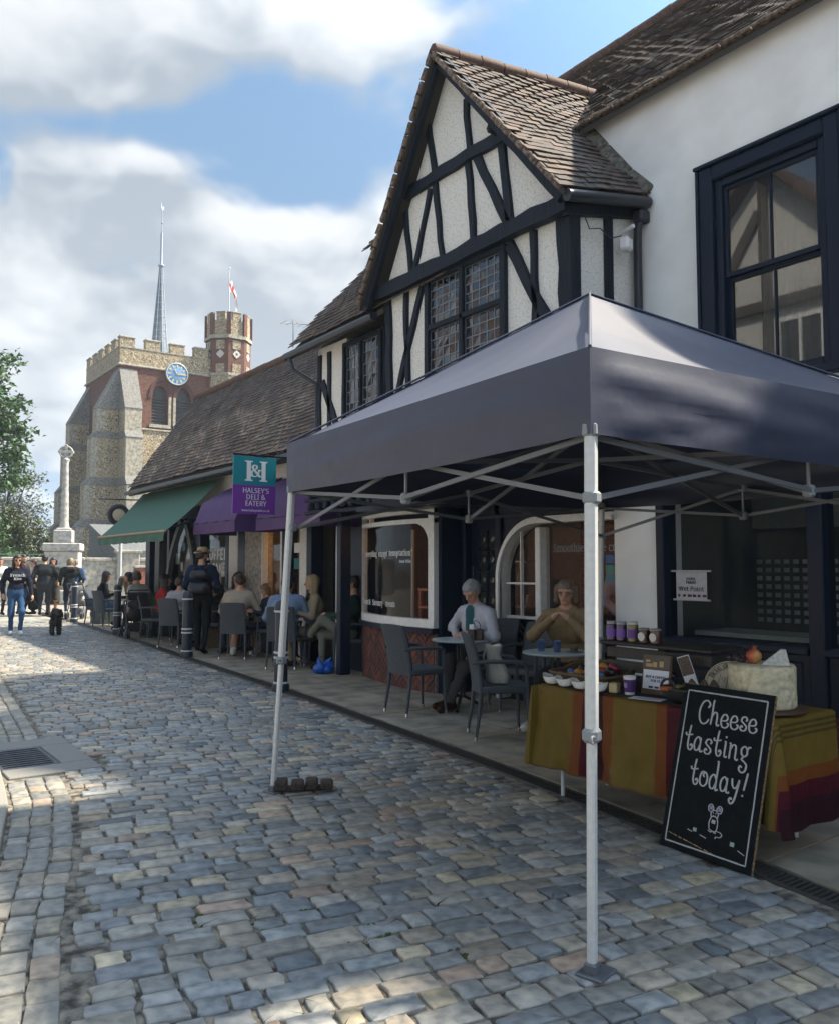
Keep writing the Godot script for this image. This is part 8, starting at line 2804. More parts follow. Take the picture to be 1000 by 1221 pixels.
# facing: the way the sitter looks, as a bearing (x, z)
func yaw_of(x: float, z: float) -> float: return atan2(-x, -z)

func build_seats() -> void:
	rng.seed = 1111
	var proto: Node3D = null
	var g := "grey cane chairs outside the cafes"
	for q in [[5.10, -7.07, 1, 0.05, "empty grey cane armchair facing the grey-haired man's table"], [4.99, -5.66, 0.86, 0.50, "grey cane armchair with a white bag on its seat"], [6.02, -7.02, -1, 0.1, "grey cane armchair in which the grey-haired man sits"], [6.04, -5.78, -1, 0.15, "grey cane armchair in which the woman in the tan coat sits"], [6.0, -6.36, -1, 0.25, "empty grey cane armchair against the arched window"],
		[5.74, -11.3, 0.62, -0.78, "grey cane chair in which the man in the checked shirt sits"], [6.32, -11.28, -0.85, -0.5, "grey cane chair in which the blonde woman sits"], [6.36, -10.40, -0.7, -0.7, "grey cane chair beside the brick plinth with a cross-legged man"], [5.72, -12.95, 0.65, -0.76, "grey cane chair in which the woman with the hair bun sits"], [6.2, -14.05, -0.6, 0.8, "grey cane chair in which the woman in glasses sits"], [6.25, -12.85, -0.9, -0.4, "grey cane chair in which the child sits"],
		[5.58, -15.4, 0.8, -0.6, "grey cane chair in which the child in grey sits"], [5.66, -16.75, 0.75, 0.66, "grey cane chair in which the woman in red sits"], [6.15, -14.75, -0.5, -0.85, "grey cane chair with a dark-haired sitter behind the man in the hat"], [6.05, -19.0, -0.3, -0.95, "grey cane chair in which the grey-haired sitter in white sits"], [6.35, -20.15, -0.8, 0.6, "grey cane chair in which the sitter in black by the shop end sits"], [5.95, -22.0, 0.8, 0.6, "grey cane chair in which the young woman in jeans sits"], [5.9, -21.0, 0.9, -0.3, "empty green-shaded chair between bollard and planter"]]:
		if proto == null:
			proto = make_chair(q[4], g)
			proto.position = V(q[0], 0.006, q[1])
			proto.rotation.y = yaw_of(q[2], q[3])
		else:
			copy_of(proto, V(q[0], 0.006, q[1]), yaw_of(q[2], q[3]), q[4], g)
	var tproto: Node3D = null
	var tg := "round bistro tables on the pavement"
	for q in [[5.58, -6.95, "round pale table where the grey-haired man rests his hand"], [5.46, -5.43, "round pale table carrying two blue tumblers"], [6.12, -11.8, "round table between the checked shirt and the blonde woman"], [6.08, -13.5, "round table in front of the woman with the hair bun"], [6.10, -15.95, "round table between the child in grey and the woman in red"], [6.15, -19.75, "round table beside the tall planter"], [6.45, -21.55, "round table in front of the young woman in jeans"]]:
		if tproto == null:
			tproto = make_table(q[2], tg)
			tproto.position = V(q[0], 0.006, q[1])
		else:
			copy_of(tproto, V(q[0], 0.006, q[1]), rr(0, 2), q[2], tg)
	# on the near tables
	var y := 0.737
	var cad := thing("menu_caddy", "dark leather table caddy with a wire loop, napkins inside", "caddy", V(5.62, y, -6.72))
	var cm := MB.new()
	for q in [[0.0, 0.0], [0.075, 0.035]]: cm.box(V(5.58 + q[0], y + 0.055, -6.76 + q[1]), V(0.07, 0.11, 0.075), Basis(Vector3.UP, 0.6), 0.006)
	obj("box", cm, mat("dark_leather", L(0.035, 0.016, 0.012), 0.45), cad)
	var cw := MB.new()
	var pts := []
	for k in 15: pts.append(V(5.62 + 0.02 * cos(TAU * k / 14.0), y + 0.155 + 0.045 * sin(TAU * k / 14.0 - PI / 2), -6.72 + 0.045 * cos(TAU * k / 14.0 - PI / 2)))
	cw.tube(pts, 0.004, 5)
	obj("wire_loop", cw, mat("black_iron", L(0.018, 0.022, 0.03), 0.4), cad)
	var nap := MB.new()
	nap.box(V(5.58, y + 0.13, -6.76), V(0.03, 0.06, 0.05), Basis(Vector3.UP, 0.6), 0.004)
	obj("napkins", nap, mat("napkin_white", L(0.7, 0.7, 0.7), 0.8), cad)
	var lt := thing("folded_leaflet", "small pale lilac folded leaflet beside the caddy", "leaflet", V(5.52, y, -6.86))
	var lm := MB.new()
	lm.prism(PackedVector2Array([Vector2(-0.03, 0), Vector2(0.03, 0), Vector2(0.0, 0.05)]), 0.06, Transform3D(Basis(Vector3.UP, 0.8), V(5.52, y, -6.86)))
	obj("paper", lm, mat("leaflet_lilac", L(0.42, 0.42, 0.68), 0.7), lt)
	for q in [[5.36, -5.52, "blue glass tumbler at the table edge, away from the cup"], [5.42, -5.38, "blue glass tumbler standing between the other tumbler and the cup"]]:
		var tb := thing("tumbler", q[2], "glass", V(q[0], y, q[1]), 0.0, "blue tumblers")
		var tm := MB.new()
		tm.lathe([Vector2(0, 0.004), Vector2(0.028, 0.0), Vector2(0.031, 0.01), Vector2(0.040, 0.10), Vector2(0.037, 0.10), Vector2(0.028, 0.014), Vector2(0, 0.012)], 16, Transform3D(Basis.IDENTITY, V(q[0], y, q[1])))
		obj("glass_wall", tm, mat("blue_glass", L(0.02, 0.07, 0.20), 0.05, {"alpha": 0.55, "spec": 0.9}), tb)
	var cu := thing("coffee_cup", "olive coffee cup on a saucer at the woman's table", "cup", V(5.55, y, -5.30))
	var cum := MB.new()
	cum.lathe([Vector2(0, 0.008), Vector2(0.03, 0.008), Vector2(0.042, 0.03), Vector2(0.045, 0.062), Vector2(0.042, 0.062), Vector2(0.03, 0.02), Vector2(0, 0.016)], 18, Transform3D(Basis.IDENTITY, V(5.55, y, -5.30)))
	obj("cup", cum, mat("olive_glaze", L(0.10, 0.09, 0.045), 0.3), cu)
	var sau := MB.new()
	sau.lathe([Vector2(0, 0.0), Vector2(0.05, 0.002), Vector2(0.078, 0.012), Vector2(0.076, 0.014), Vector2(0.045, 0.007), Vector2(0, 0.006)], 20, Transform3D(Basis.IDENTITY, V(5.55, y, -5.30)))
	obj("saucer", sau, mat("saucer_stone", L(0.34, 0.34, 0.30), 0.4), cu)
	# cream canvas bag on the near chair
	var bg := thing("canvas_bag", "slumped cream canvas bag on a grey cane chair", "bag", V(4.98, 0.47, -5.70))
	var bm := MB.new()
	var loft := []
	for q in [[0.467, 0.07, 0.035, 0.0, 0.0], [0.47, 0.095, 0.06, 0.0, 0.0], [0.53, 0.105, 0.065, 0.0, 0.0], [0.60, 0.092, 0.055, -0.01, -0.01], [0.67, 0.068, 0.042, -0.03, -0.01], [0.72, 0.055, 0.038, -0.045, -0.01], [0.77, 0.068, 0.040, -0.05, -0.005], [0.805, 0.078, 0.042, -0.055, 0.0], [0.80, 0.06, 0.028, -0.055, 0.0], [0.76, 0.0, 0.0, -0.05, 0.0]]:
		var row := PackedVector3Array()
		for k in 26:
			var a := TAU * k / 26.0
			var w := 1.0 + 0.08 * sin(a * 5.0 + q[0] * 9.0) + 0.05 * sin(a * 9.0 - q[0] * 20.0)
			row.append(V(4.98 + q[3], q[0] + 0.012 * sin(a * 2.0) * (1.0 if q[0] > 0.78 else 0.0), -5.68 + q[4]) + V(0.5, 0, 0.86) * (cos(a) * q[1] * w) + V(0.86, 0, -0.5) * (sin(a) * q[2] * w))
		loft.append(row)
	bm.grid(loft, true, V(4.97, 0.6, -5.68))
	obj("canvas", bm, mat("bag_canvas", L(0.56, 0.53, 0.45), 0.9, {"tex": "soft", "scale": 6.0, "nrm": "mottN", "nk": 0.9}), bg)
	var bh := MB.new()
	bh.tube([V(4.90, 0.79, -5.73), V(4.885, 0.70, -5.76), V(4.90, 0.62, -5.75), V(4.92, 0.70, -5.73), V(4.93, 0.79, -5.71)], 0.008, 6)
	obj("strap", bh, mat("bag_strap", L(0.50, 0.47, 0.40), 0.9), bg)

func build_people() -> void:
	rng.seed = 1212
	var jeans := L(0.035, 0.075, 0.17)
	# --- at the tea shop
	person("grey-haired man in a pale zipped jacket, hand on the round table", V(6.0, 0.006, -7.05), yaw_of(-1, 0.05), {"sit": true, "cell": 0.014, "fine": 0.008, "top": L(0.46, 0.47, 0.52), "inner": L(0.03, 0.10, 0.12), "collar": L(0.42, 0.43, 0.48), "legs": L(0.075, 0.07, 0.07), "shoes": L(0.05, 0.025, 0.018), "hair": L(0.40, 0.40, 0.40), "style": "short", "lean": 0.30, "head_nod": -0.45, "head_turn": 0.25, "hip": V(0, 0.53, 0.02), "wl": V(-0.14, 0.775, -0.34), "wr": V(0.22, 0.74, -0.22), "pl": V(-1, -0.5, 0.3), "pr": V(1, -0.5, 0.3), "al": V(-0.12, 0.09, -0.62), "ar": V(0.03, 0.09, -0.52), "bulk": 1.1, "belly": 0.13, "shut": true, "curl": 0.5})
	var gw := person("woman with glasses in a tan coat holding a cup with both hands", V(6.0, 0.006, -5.78), yaw_of(-0.9, 0.42), {"sit": true, "cell": 0.014, "fine": 0.007, "top": L(0.24, 0.165, 0.09), "collar": L(0.26, 0.18, 0.10), "legs": L(0.03, 0.03, 0.035), "shoes": L(0.62, 0.60, 0.55), "hair": L(0.22, 0.15, 0.10), "style": "bob", "glasses": 1, "lean": 0.16, "head_nod": -0.05, "head_turn": 0.15, "hip": V(0, 0.53, 0.02), "wl": V(-0.08, 1.0, -0.27), "wr": V(0.08, 1.0, -0.27), "pl": V(-1, -0.8, 0.1), "pr": V(1, -0.8, 0.1), "al": V(-0.10, 0.09, -0.36), "ar": V(0.16, 0.10, -0.62), "bulk": 1.08, "curl": 1.2})
	# --- person inside the ice-cream counter
	person("shop assistant in a lilac top standing behind the glass", V(6.95, 0.012, -5.84), yaw_of(-0.4, 0.9), {"cell": 0.02, "top": L(0.38, 0.33, 0.42), "legs": L(0.05, 0.02, 0.03), "hair": L(0.03, 0.02, 0.02), "style": "long", "wl": V(-0.2, 1.02, -0.22), "wr": V(0.22, 1.0, -0.2)})
	# --- deli tables, near to far
	person("man in a pale blue checked shirt seated with his back turned", V(5.76, 0.006, -11.32), yaw_of(0.62, -0.78), {"sit": true, "cell": 0.02, "top": L(0.20, 0.26, 0.36), "cloth": "checked_cloth", "cloth_tex": "check", "cloth_scale": 7.0, "legs": L(0.10, 0.13, 0.17), "shoes": L(0.25, 0.25, 0.25), "hair": L(0.012, 0.012, 0.014), "style": "full", "lean": 0.32, "head_turn": -0.7, "head_nod": -0.1, "hip": V(0, 0.53, 0), "wl": V(-0.2, 0.76, -0.38), "wr": V(0.2, 0.76, -0.38), "al": V(-0.18, 0.09, -0.25), "ar": V(0.26, 0.09, -0.30), "bulk": 1.12})
	person("blonde woman in a beige jacket talking across the table", V(6.30, 0.006, -11.30), yaw_of(-0.92, -0.4), {"sit": true, "cell": 0.02, "top": L(0.30, 0.25, 0.17), "inner": L(0.03, 0.03, 0.035), "legs": L(0.28, 0.24, 0.17), "hair": L(0.45, 0.34, 0.18), "style": "long", "lean": 0.1, "hip": V(0, 0.53, 0), "wl": V(-0.16, 0.80, -0.34), "wr": V(0.16, 0.76, -0.34), "bust": true})
	person("man with crossed legs in grey trousers half hidden by the bow window", V(6.33, 0.006, -10.40), yaw_of(-0.75, -0.66), {"sit": true, "cell": 0.02, "top": L(0.03, 0.06, 0.05), "legs": L(0.16, 0.165, 0.14), "shoes": L(0.02, 0.02, 0.022), "hair": L(0.05, 0.04, 0.03), "lean": -0.12, "hip": V(0, 0.52, 0), "knee_l": V(-0.06, 0.72, -0.40), "al": V(0.12, 0.48, -0.62), "ar": V(0.06, 0.09, -0.42), "wl": V(0.0, 0.78, -0.36), "wr": V(0.10, 0.78, -0.34)})
	person("woman in a beige sweater with her dark hair in a bun, back turned", V(5.74, 0.006, -12.98), yaw_of(0.65, -0.76), {"sit": true, "cell": 0.02, "top": L(0.36, 0.31, 0.25), "legs": L(0.17, 0.155, 0.13), "bare_calf": true, "shoes": L(0.6, 0.6, 0.58), "hair": L(0.035, 0.022, 0.016), "style": "bun", "lean": 0.2, "hip": V(0, 0.54, 0), "wl": V(-0.2, 0.76, -0.36), "wr": V(0.22, 0.76, -0.36), "head_turn": 0.3, "al": V(-0.14, 0.09, -0.25), "ar": V(0.18, 0.09, -0.28), "bulk": 1.05})
	person("brown-haired woman in glasses facing the street at the deli table", V(6.2, 0.006, -14.0), yaw_of(-0.7, 0.7), {"sit": true, "cell": 0.022, "top": L(0.30, 0.26, 0.24), "hair": L(0.07, 0.045, 0.03), "style": "long", "glasses": 1, "hip": V(0, 0.55, 0), "wl": V(-0.18, 0.76, -0.34), "wr": V(0.18, 0.76, -0.34)})
	person("small fair-haired child seated at the deli table", V(6.22, 0.1, -12.88), yaw_of(-0.95, -0.2), {"sit": true, "cell": 0.02, "scale": 0.80, "top": L(0.03, 0.035, 0.045), "hair": L(0.25, 0.17, 0.09), "style": "bob", "hip": V(0, 0.54, 0), "head_nod": -0.3, "wl": V(-0.14, 0.82, -0.34), "wr": V(0.14, 0.82, -0.34)})
	person("dark-haired person in a black and white top behind the man in the hat", V(6.12, 0.006, -14.72), yaw_of(-0.4, -0.9), {"sit": true, "cell": 0.022, "top": L(0.04, 0.04, 0.045), "sleeve": L(0.5, 0.5, 0.5), "hair": L(0.012, 0.012, 0.014), "style": "full", "hip": V(0, 0.58, 0), "lean": 0.15, "wl": V(-0.14, 0.78, -0.34), "wr": V(0.14, 0.78, -0.34)})
	var hat := person("man in a straw trilby and navy jacket with a backpack, walking past", V(5.58, 0.006, -14.16), yaw_of(0.55, -0.83), {"cell": 0.018, "fine": 0.010, "top": L(0.014, 0.024, 0.055), "legs": L(0.010, 0.012, 0.018), "shoes": L(0.012, 0.012, 0.014), "hair": L(0.05, 0.035, 0.03), "beard": L(0.06, 0.04, 0.03), "scale": 1.02, "head_turn": -0.75, "wl": V(-0.22, 0.98, -0.18), "wr": V(0.20, 1.02, -0.20), "al": V(-0.09, 0.09, -0.20), "ar": V(0.10, 0.10, 0.26), "fr": V(0.15, -0.35, -1), "bulk": 1.05})
	var hc := V(0, 1.02 * (0.93 + 0.54 + 0.05 + 0.115), -0.036)
	var hb := Basis(Vector3.UP, -0.75)
	var hm := MB.new()
	var rows := []
	for q in [[0.150, 0.085, 0.0], [0.152, 0.090, 0.0], [0.100, 0.088, 0.0], [0.096, 0.13, 0.0], [0.086, 0.175, 0.0], [0.05, 0.185, -0.012], [0.0, 0.176, -0.012]]:
		var row := PackedVector3Array()
		for k in 24:
			var a := TAU * k / 24.0
			row.append(hc + hb * V(cos(a) * q[0] * 0.92, q[1] + (0.018 * cos(2.0 * a) * (1.0 if q[0] > 0.14 else 0.0)) + (q[2] if absf(cos(a)) < 0.5 else 0.0) - 0.02, sin(a) * q[0] * 1.06))
		rows.append(row)
	hm.grid(rows, true, hc + V(0, 0.1, 0))
	part_at("hat", hm, mat("straw", L(0.74, 0.54, 0.26), 0.8, {"tex": "weave", "scale": 12.0, "nrm": "weaveN", "nk": 0.6, "world": false}), hat)
	var hbd := MB.new()
	hbd.lathe([Vector2(0.099, 0.072), Vector2(0.097, 0.095)], 20, Transform3D(hb * Basis.from_scale(V(0.94, 1, 1.07)), hc))
	part_at("hat_band", hbd, mat("hat_band", L(0.40, 0.27, 0.12), 0.8), hat)
	var bp := MB.new()
	bp.colored = true
	var bq := L(0.008, 0.009, 0.012)
	net(bp, [[V(-0.09, 1.12, 0.20), V(0.09, 1.12, 0.20), 0.10, 0.10, bq, null], [V(-0.08, 1.34, 0.18), V(0.08, 1.34, 0.18), 0.085, 0.085, bq, null], [V(-0.06, 1.08, 0.28), V(0.06, 1.08, 0.28), 0.06, 0.06, bq, null]], 0.02, 0.05)
	for e in [-1, 1]:
		bp.col = bq
		bp.tube([V(0.10 * e, 1.44, 0.12), V(0.12 * e, 1.50, 0.0), V(0.13 * e, 1.40, -0.13), V(0.15 * e, 1.15, -0.11), V(0.14 * e, 1.05, 0.10)], 0.02, 6)
	part_at("backpack", bp, mat("backpack_nylon", L(1, 1, 1), 0.5, {"vc": true}), hat)
	person("child in a grey T-shirt resting the cheek on a hand", V(5.60, 0.006, -15.42), yaw_of(0.7, -0.7), {"sit": true, "cell": 0.02, "scale": 0.94, "top": L(0.36, 0.37, 0.40), "bare_arms": true, "legs": L(0.05, 0.05, 0.06), "hair": L(0.05, 0.03, 0.02), "style": "full", "hip": V(0, 0.55, 0), "lean": 0.2, "wl": V(-0.2, 0.78, -0.34), "wr": V(0.10, 1.10, -0.24), "head_nod": -0.1})
	person("woman in a red top with long dark hair at the deli", V(5.74, 0.006, -16.82), yaw_of(0.9, 0.2), {"sit": true, "cell": 0.022, "top": L(0.35, 0.02, 0.025), "hair": L(0.015, 0.012, 0.012), "style": "long", "hip": V(0, 0.5, 0), "lean": 0.15, "wl": V(-0.2, 0.76, -0.34), "wr": V(0.2, 0.76, -0.34)})
	person("grey-haired person in a white top behind the tall planter", V(6.06, 0.006, -19.0), yaw_of(-0.2, -0.97), {"sit": true, "cell": 0.024, "top": L(0.5, 0.5, 0.48), "hair": L(0.12, 0.11, 0.10), "style": "full", "hip": V(0, 0.54, 0), "lean": 0.25})
	person("black-haired person in black leaning over a table by the shop end", V(6.36, 0.006, -20.15), yaw_of(-0.9, -0.3), {"sit": true, "cell": 0.024, "top": L(0.012, 0.012, 0.014), "hair": L(0.01, 0.01, 0.012), "style": "bob", "hip": V(0, 0.54, 0), "lean": 0.3, "wl": V(-0.18, 0.76, -0.36), "wr": V(0.18, 0.76, -0.36)})
	person("young woman in a black top and jeans seated by the far table", V(5.98, 0.006, -22.0), yaw_of(0.88, 0.45), {"sit": true, "cell": 0.022, "top": L(0.014, 0.013, 0.015), "legs": L(0.10, 0.20, 0.34), "hair": L(0.03, 0.018, 0.014), "style": "long", "hip": V(0, 0.54, 0), "lean": 0.22, "head_nod": -0.2, "wl": V(-0.1, 0.80, -0.40), "wr": V(0.14, 0.78, -0.38)})
	# --- walking in the street
	var ww := person("woman in sunglasses, navy sweatshirt and blue jeans walking her dog", V(3.71, 0, -20.1), yaw_of(-0.10, 1.0), {"cell": 0.02, "fine": 0.012, "top": L(0.012, 0.017, 0.034), "legs": L(0.035, 0.09, 0.19), "shoes": L(0.72, 0.72, 0.70), "hair": L(0.06, 0.035, 0.022), "style": "long", "glasses": 2, "scale": 0.99, "wl": V(-0.30, 0.86, -0.16), "wr": V(0.27, 0.90, 0.02), "al": V(-0.08, 0.10, -0.16), "ar": V(0.09, 0.09, 0.10), "bulk": 1.06, "bust": true})
	var white := mat("print_white", L(0.62, 0.63, 0.62), 0.8)
	for q in [["French", 1.30, 0.085], ["Kiss", 1.225, 0.075]]:
		var o := MeshInstance3D.new()
		o.mesh = lettering(q[0], q[2], 0.004, true, true)
		o.material_override = white
		o.name = "chest_print"
		ww.add_child(o, true)
		o.transform = Transform3D(Basis(Vector3.UP, PI), V(0.0, q[1], -0.168))
	# --- the knot of people before the memorial
	var far := 0.026
	person("man at the picture edge in a white shirt among the far crowd", V(4.75, 0, -28.4), yaw_of(0.1, 1), {"cell": far, "top": L(0.6, 0.6, 0.58), "hair": L(0.1, 0.08, 0.06)})
	person("bearded man in a dark open jacket facing the camera in the far crowd", V(5.42, 0, -28.6), yaw_of(0.5, 0.85), {"cell": far, "top": L(0.035, 0.03, 0.035), "inner": L(0.10, 0.03, 0.04), "hair": L(0.015, 0.012, 0.01), "beard": L(0.02, 0.015, 0.012), "scale": 1.05, "wl": V(-0.18, 1.02, -0.24), "wr": V(0.20, 1.0, -0.2)})
	person("woman in a pink-beige top and long black skirt in the far crowd", V(5.72, 0, -28.3), yaw_of(-0.9, -0.2), {"cell": far, "top": L(0.42, 0.32, 0.28), "bare_arms": true, "legs": L(0.012, 0.012, 0.014), "skirt": [L(0.012, 0.012, 0.014), 0.25, 0.13], "hair": L(0.08, 0.05, 0.04), "style": "bun", "scale": 0.97, "wl": V(-0.16, 1.0, -0.28), "wr": V(0.18, 1.02, -0.25)})
	person("man in a dark quilted jacket seen from behind in the far crowd", V(5.86, 0, -27.6), yaw_of(0.35, -0.94), {"cell": far, "top": L(0.022, 0.024, 0.028), "legs": L(0.035, 0.038, 0.045), "hair": L(0.02, 0.016, 0.014), "bulk": 1.18, "scale": 1.04, "wr": V(0.30, 1.05, -0.34)})
	person("woman in a long dark grey coat turning round in the far crowd", V(6.18, 0, -27.9), yaw_of(-0.3, 0.8), {"cell": far, "top": L(0.045, 0.048, 0.045), "legs": L(0.05, 0.04, 0.035), "skirt": [L(0.045, 0.048, 0.045), 0.42, 0.12], "bare_calf": true, "shoes": L(0.2, 0.12, 0.07), "hair": L(0.03, 0.022, 0.018), "style": "bob", "scale": 1.0, "wl": V(-0.22, 0.98, -0.2)})
	var bl := person("blonde woman in a black hooded jacket and white trainers, back turned", V(6.54, 0, -27.3), yaw_of(0.2, -0.98), {"cell": far, "top": L(0.014, 0.016, 0.016), "legs": L(0.018, 0.022, 0.035), "shoes": L(0.68, 0.68, 0.66), "hair": L(0.33, 0.25, 0.14), "style": "bob", "bulk": 1.14, "scale": 0.99, "wr": V(0.26, 1.02, -0.16)})
	var hood := MB.new()
	hood.colored = true
	net(hood, [[V(-0.08, 1.40, 0.10), V(0.08, 1.40, 0.10), 0.075, 0.075, L(0.02, 0.022, 0.02)], [V(-0.07, 1.47, 0.06), V(0.07, 1.47, 0.06), 0.045, 0.045, L(0.22, 0.22, 0.22)]], 0.025, 0.03)
	part_at("hood", hood, mat("body_cloth", L(1, 1, 1), 0.8, {"vc": true}), bl)
	person("grey-haired man in a bright blue jacket beyond the pushchair", V(7.0, 0, -28.6), yaw_of(0.4, -0.9), {"cell": far, "top": L(0.02, 0.07, 0.19), "legs": L(0.03, 0.03, 0.04), "hair": L(0.3, 0.26, 0.23), "bulk": 1.12, "scale": 0.97, "wr": V(0.22, 1.0, -0.2)})

# ---------------------------------------------------------------- bollards, planters, dog and other things in the street
func build_street_things() -> void:
	rng.seed = 1313
	var iron := mat("bollard_navy", L(0.010, 0.018, 0.036), 0.35)
	var silver := mat("bollard_band", L(0.50, 0.52, 0.53), 0.35)
	var b := thing("bollard", "navy cast bollard with silver bands beside the man in the hat", "bollard", V(5.12, 0, -13.6), 0.0, "navy bollards along the kerb")
	var m := MB.new()
	m.lathe([Vector2(0.105, 0.0), Vector2(0.105, 0.07), Vector2(0.09, 0.085), Vector2(0.082, 0.12), Vector2(0.076, 0.95), Vector2(0.088, 0.97), Vector2(0.088, 1.0), Vector2(0.082, 1.03), Vector2(0.06, 1.075), Vector2(0.0, 1.095)], 20)
	obj("column", m, iron, b, true)
	for q in [0.10, 0.40, 0.46, 0.955]:
		var r := MB.new()
		r.lathe([Vector2(0.080, q - 0.014), Vector2(0.092, q - 0.010), Vector2(0.092, q + 0.010), Vector2(0.080, q + 0.014)], 20)
		obj("band", r, silver, b, true)
	copy_of(b, V(4.66, 0, -9.25), 0, "navy cast bollard with silver bands behind the gazebo's far leg")
	copy_of(b, V(5.65, 0, -19.3), 0, "navy cast bollard with silver bands beside the tall planter")
	copy_of(b, V(5.82, 0, -23.8), 0, "navy cast bollard with silver bands next to the parked pushchair")
	# black dog on a lead
	var dg := thing("dog", "small curly black dog walking on a lead towards the camera", "dog", V(4.42, 0, -19.6), yaw_of(-0.15, 1.0))
	var dm := MB.new()
	dm.colored = true
	var dq := L(0.012, 0.011, 0.011)
	var pr := [[V(0, 0.31, -0.10), V(0, 0.30, 0.16), 0.115, 0.095, dq, null], [V(0, 0.36, -0.14), V(0, 0.47, -0.21), 0.075, 0.065, dq, null], [V(0, 0.50, -0.22), V(0, 0.49, -0.25), 0.085, 0.08, dq, null], [V(0, 0.465, -0.28), V(0, 0.455, -0.345), 0.048, 0.036, dq, null], [V(0, 0.34, 0.20), V(0.02, 0.52, 0.28), 0.032, 0.045, dq, null, 0.02]]
	for e in [-1, 1]:
		pr.append([V(0.065 * e, 0.28, -0.12), V(0.07 * e, 0.14, -0.11), 0.05, 0.04, dq, null, 0.02]); pr.append([V(0.07 * e, 0.14, -0.11), V(0.07 * e, 0.035, -0.12 - 0.04 * e), 0.038, 0.038, dq, null, 0.02])
		pr.append([V(0.06 * e, 0.27, 0.15), V(0.07 * e, 0.19, 0.09), 0.06, 0.045, dq, null, 0.02]); pr.append([V(0.07 * e, 0.19, 0.09), V(0.07 * e, 0.12, 0.19), 0.042, 0.034, dq, null, 0.02]); pr.append([V(0.07 * e, 0.12, 0.19), V(0.07 * e, 0.035, 0.17 + 0.04 * e), 0.033, 0.037, dq, null, 0.02])
		pr.append([V(0.075 * e, 0.53, -0.21), V(0.098 * e, 0.43, -0.21), 0.035, 0.042, dq, null, 0.012])
	net(dm, pr, 0.014, 0.05)
	for k in 700:   # curls
		var i := rng.randi() % dm.v.size()
		dm.col = dq * rr(0.6, 2.2)
		var p := dm.v[i]
		var nn := dm.n[i]
		var t := nn.cross(V(rr(-1, 1), rr(-1, 1), rr(-1, 1))).normalized() * 0.012
		dm.tri(p - t, p + t, p + nn * rr(0.012, 0.03) + t * 0.6)
	obj("body", dm, mat("dog_fur", L(1, 1, 1), 0.7, {"vc": true}), dg, true)
	var col := MB.new()
	col.tube([V(-0.07, 0.42, -0.15), V(0, 0.40, -0.22), V(0.07, 0.42, -0.15), V(0, 0.46, -0.11), V(-0.07, 0.42, -0.15)], 0.009, 5)
	obj("collar", col, mat("collar_red", L(0.10, 0.02, 0.02), 0.6), dg, true)
	var ld := thing("dog_lead", "thin dark lead between the woman's hand and the dog", "lead", V(4.1, 0, -19.8))
	var lm := MB.new()
	lm.tube([V(4.0, 0.80, -19.95), V(4.12, 0.62, -19.85), V(4.28, 0.48, -19.72), V(4.40, 0.46, -19.50)], 0.008, 5)
	obj("strap", lm, mat("lead_strap", L(0.02, 0.03, 0.06), 0.7), ld)
	# green planters with clipped hedging
	var pg := mat("planter_green", L(0.035, 0.055, 0.06), 0.6, {"tex": "wood", "scale": 3.0})
	var kk := 0
	for q in [[6.15, -18.35, 1.1, "tall slate-green planter of low hedging behind the grey chairs"], [6.3, -22.75, 0.9, "slate-green planter beside the young woman's stool"]]:
		var pl := thing("planter", q[3], "planter", V(q[0], 0.004, q[1]), 0.0, "slate-green planters")
		for k in 5:
			var s := MB.new()
			s.box(V(0, 0.06 + k * 0.125, 0), V(0.42, 0.118, q[2]), Basis.IDENTITY, 0.006)
			obj("board", s, pg, pl, true)
		var lf := MB.new()
		lf.colored = true
		for k in 420:
			var p := V(rr(-0.2, 0.2), 0.62 + rr(0.0, 0.22), rr(-0.5, 0.5) * q[2])
			var d := V(rr(-1, 1), rr(0, 1), rr(-1, 1)).normalized() * 0.05
			var w := d.cross(V(rr(-1, 1), rr(-1, 1), rr(-1, 1))).normalized() * 0.02
			lf.col = L(0.06, 0.11, 0.03) * rr(0.6, 1.5)
			lf.tri(p - w, p + w, p + d)
		obj("hedging", lf, mat("leaf", L(1, 1, 1), 0.6, {"vc": true}), pl, true).set_meta("kind", "stuff")
		kk += 1
	# two pushchairs
	var pc := pushchair("black folded pushchair leaning beside the grey cane chairs", V(5.62, 0.0, -17.9), yaw_of(0.1, -1.0), L(0.010, 0.010, 0.012))
	var pc2 := pushchair("grey pushchair with a pale basket by the far bollard", V(6.35, 0.0, -25.4), yaw_of(0.6, -0.8), L(0.12, 0.12, 0.12))
	# menu easel, paper bag, blue carrier bag, stacked stool
	var ea := thing("menu_board", "small wooden table board with white writing beyond the planter", "sign", V(6.55, 0.74, -21.9))
	var em := MB.new()
	for s in [-1, 1]: em.box(V(6.5 + 0.07 * s, 1.0, -21.75), V(0.02, 0.5, 0.38), Basis(Vector3.BACK, 0.22 * s), 0.004)
	obj("frame", em, mat("easel_wood", L(0.28, 0.16, 0.07), 0.6), ea)
	var ep := MB.new()
	ep.box(V(6.40, 1.0, -21.75), V(0.012, 0.40, 0.30), Basis(Vector3.BACK, -0.22))
	obj("slate", ep, mat("slate_black", L(0.015, 0.018, 0.018), 0.6), ea)
	var kb := thing("paper_bag", "brown paper carrier bag standing by the table leg", "bag", V(6.02, 0.004, -14.75))
	var km := MB.new()
	km.hexa([V(-0.12, 0, -0.07), V(0.12, 0, -0.07), V(0.12, 0, 0.07), V(-0.12, 0, 0.07), V(-0.13, 0.36, -0.05), V(0.13, 0.35, -0.06), V(0.125, 0.36, 0.06), V(-0.13, 0.35, 0.05)])
	obj("sack", km, mat("kraft_paper", L(0.20, 0.145, 0.095), 0.85, {"tex": "mid", "scale": 5.0, "nrm": "mottN", "nk": 0.8}), kb, true)
	var kh := MB.new()
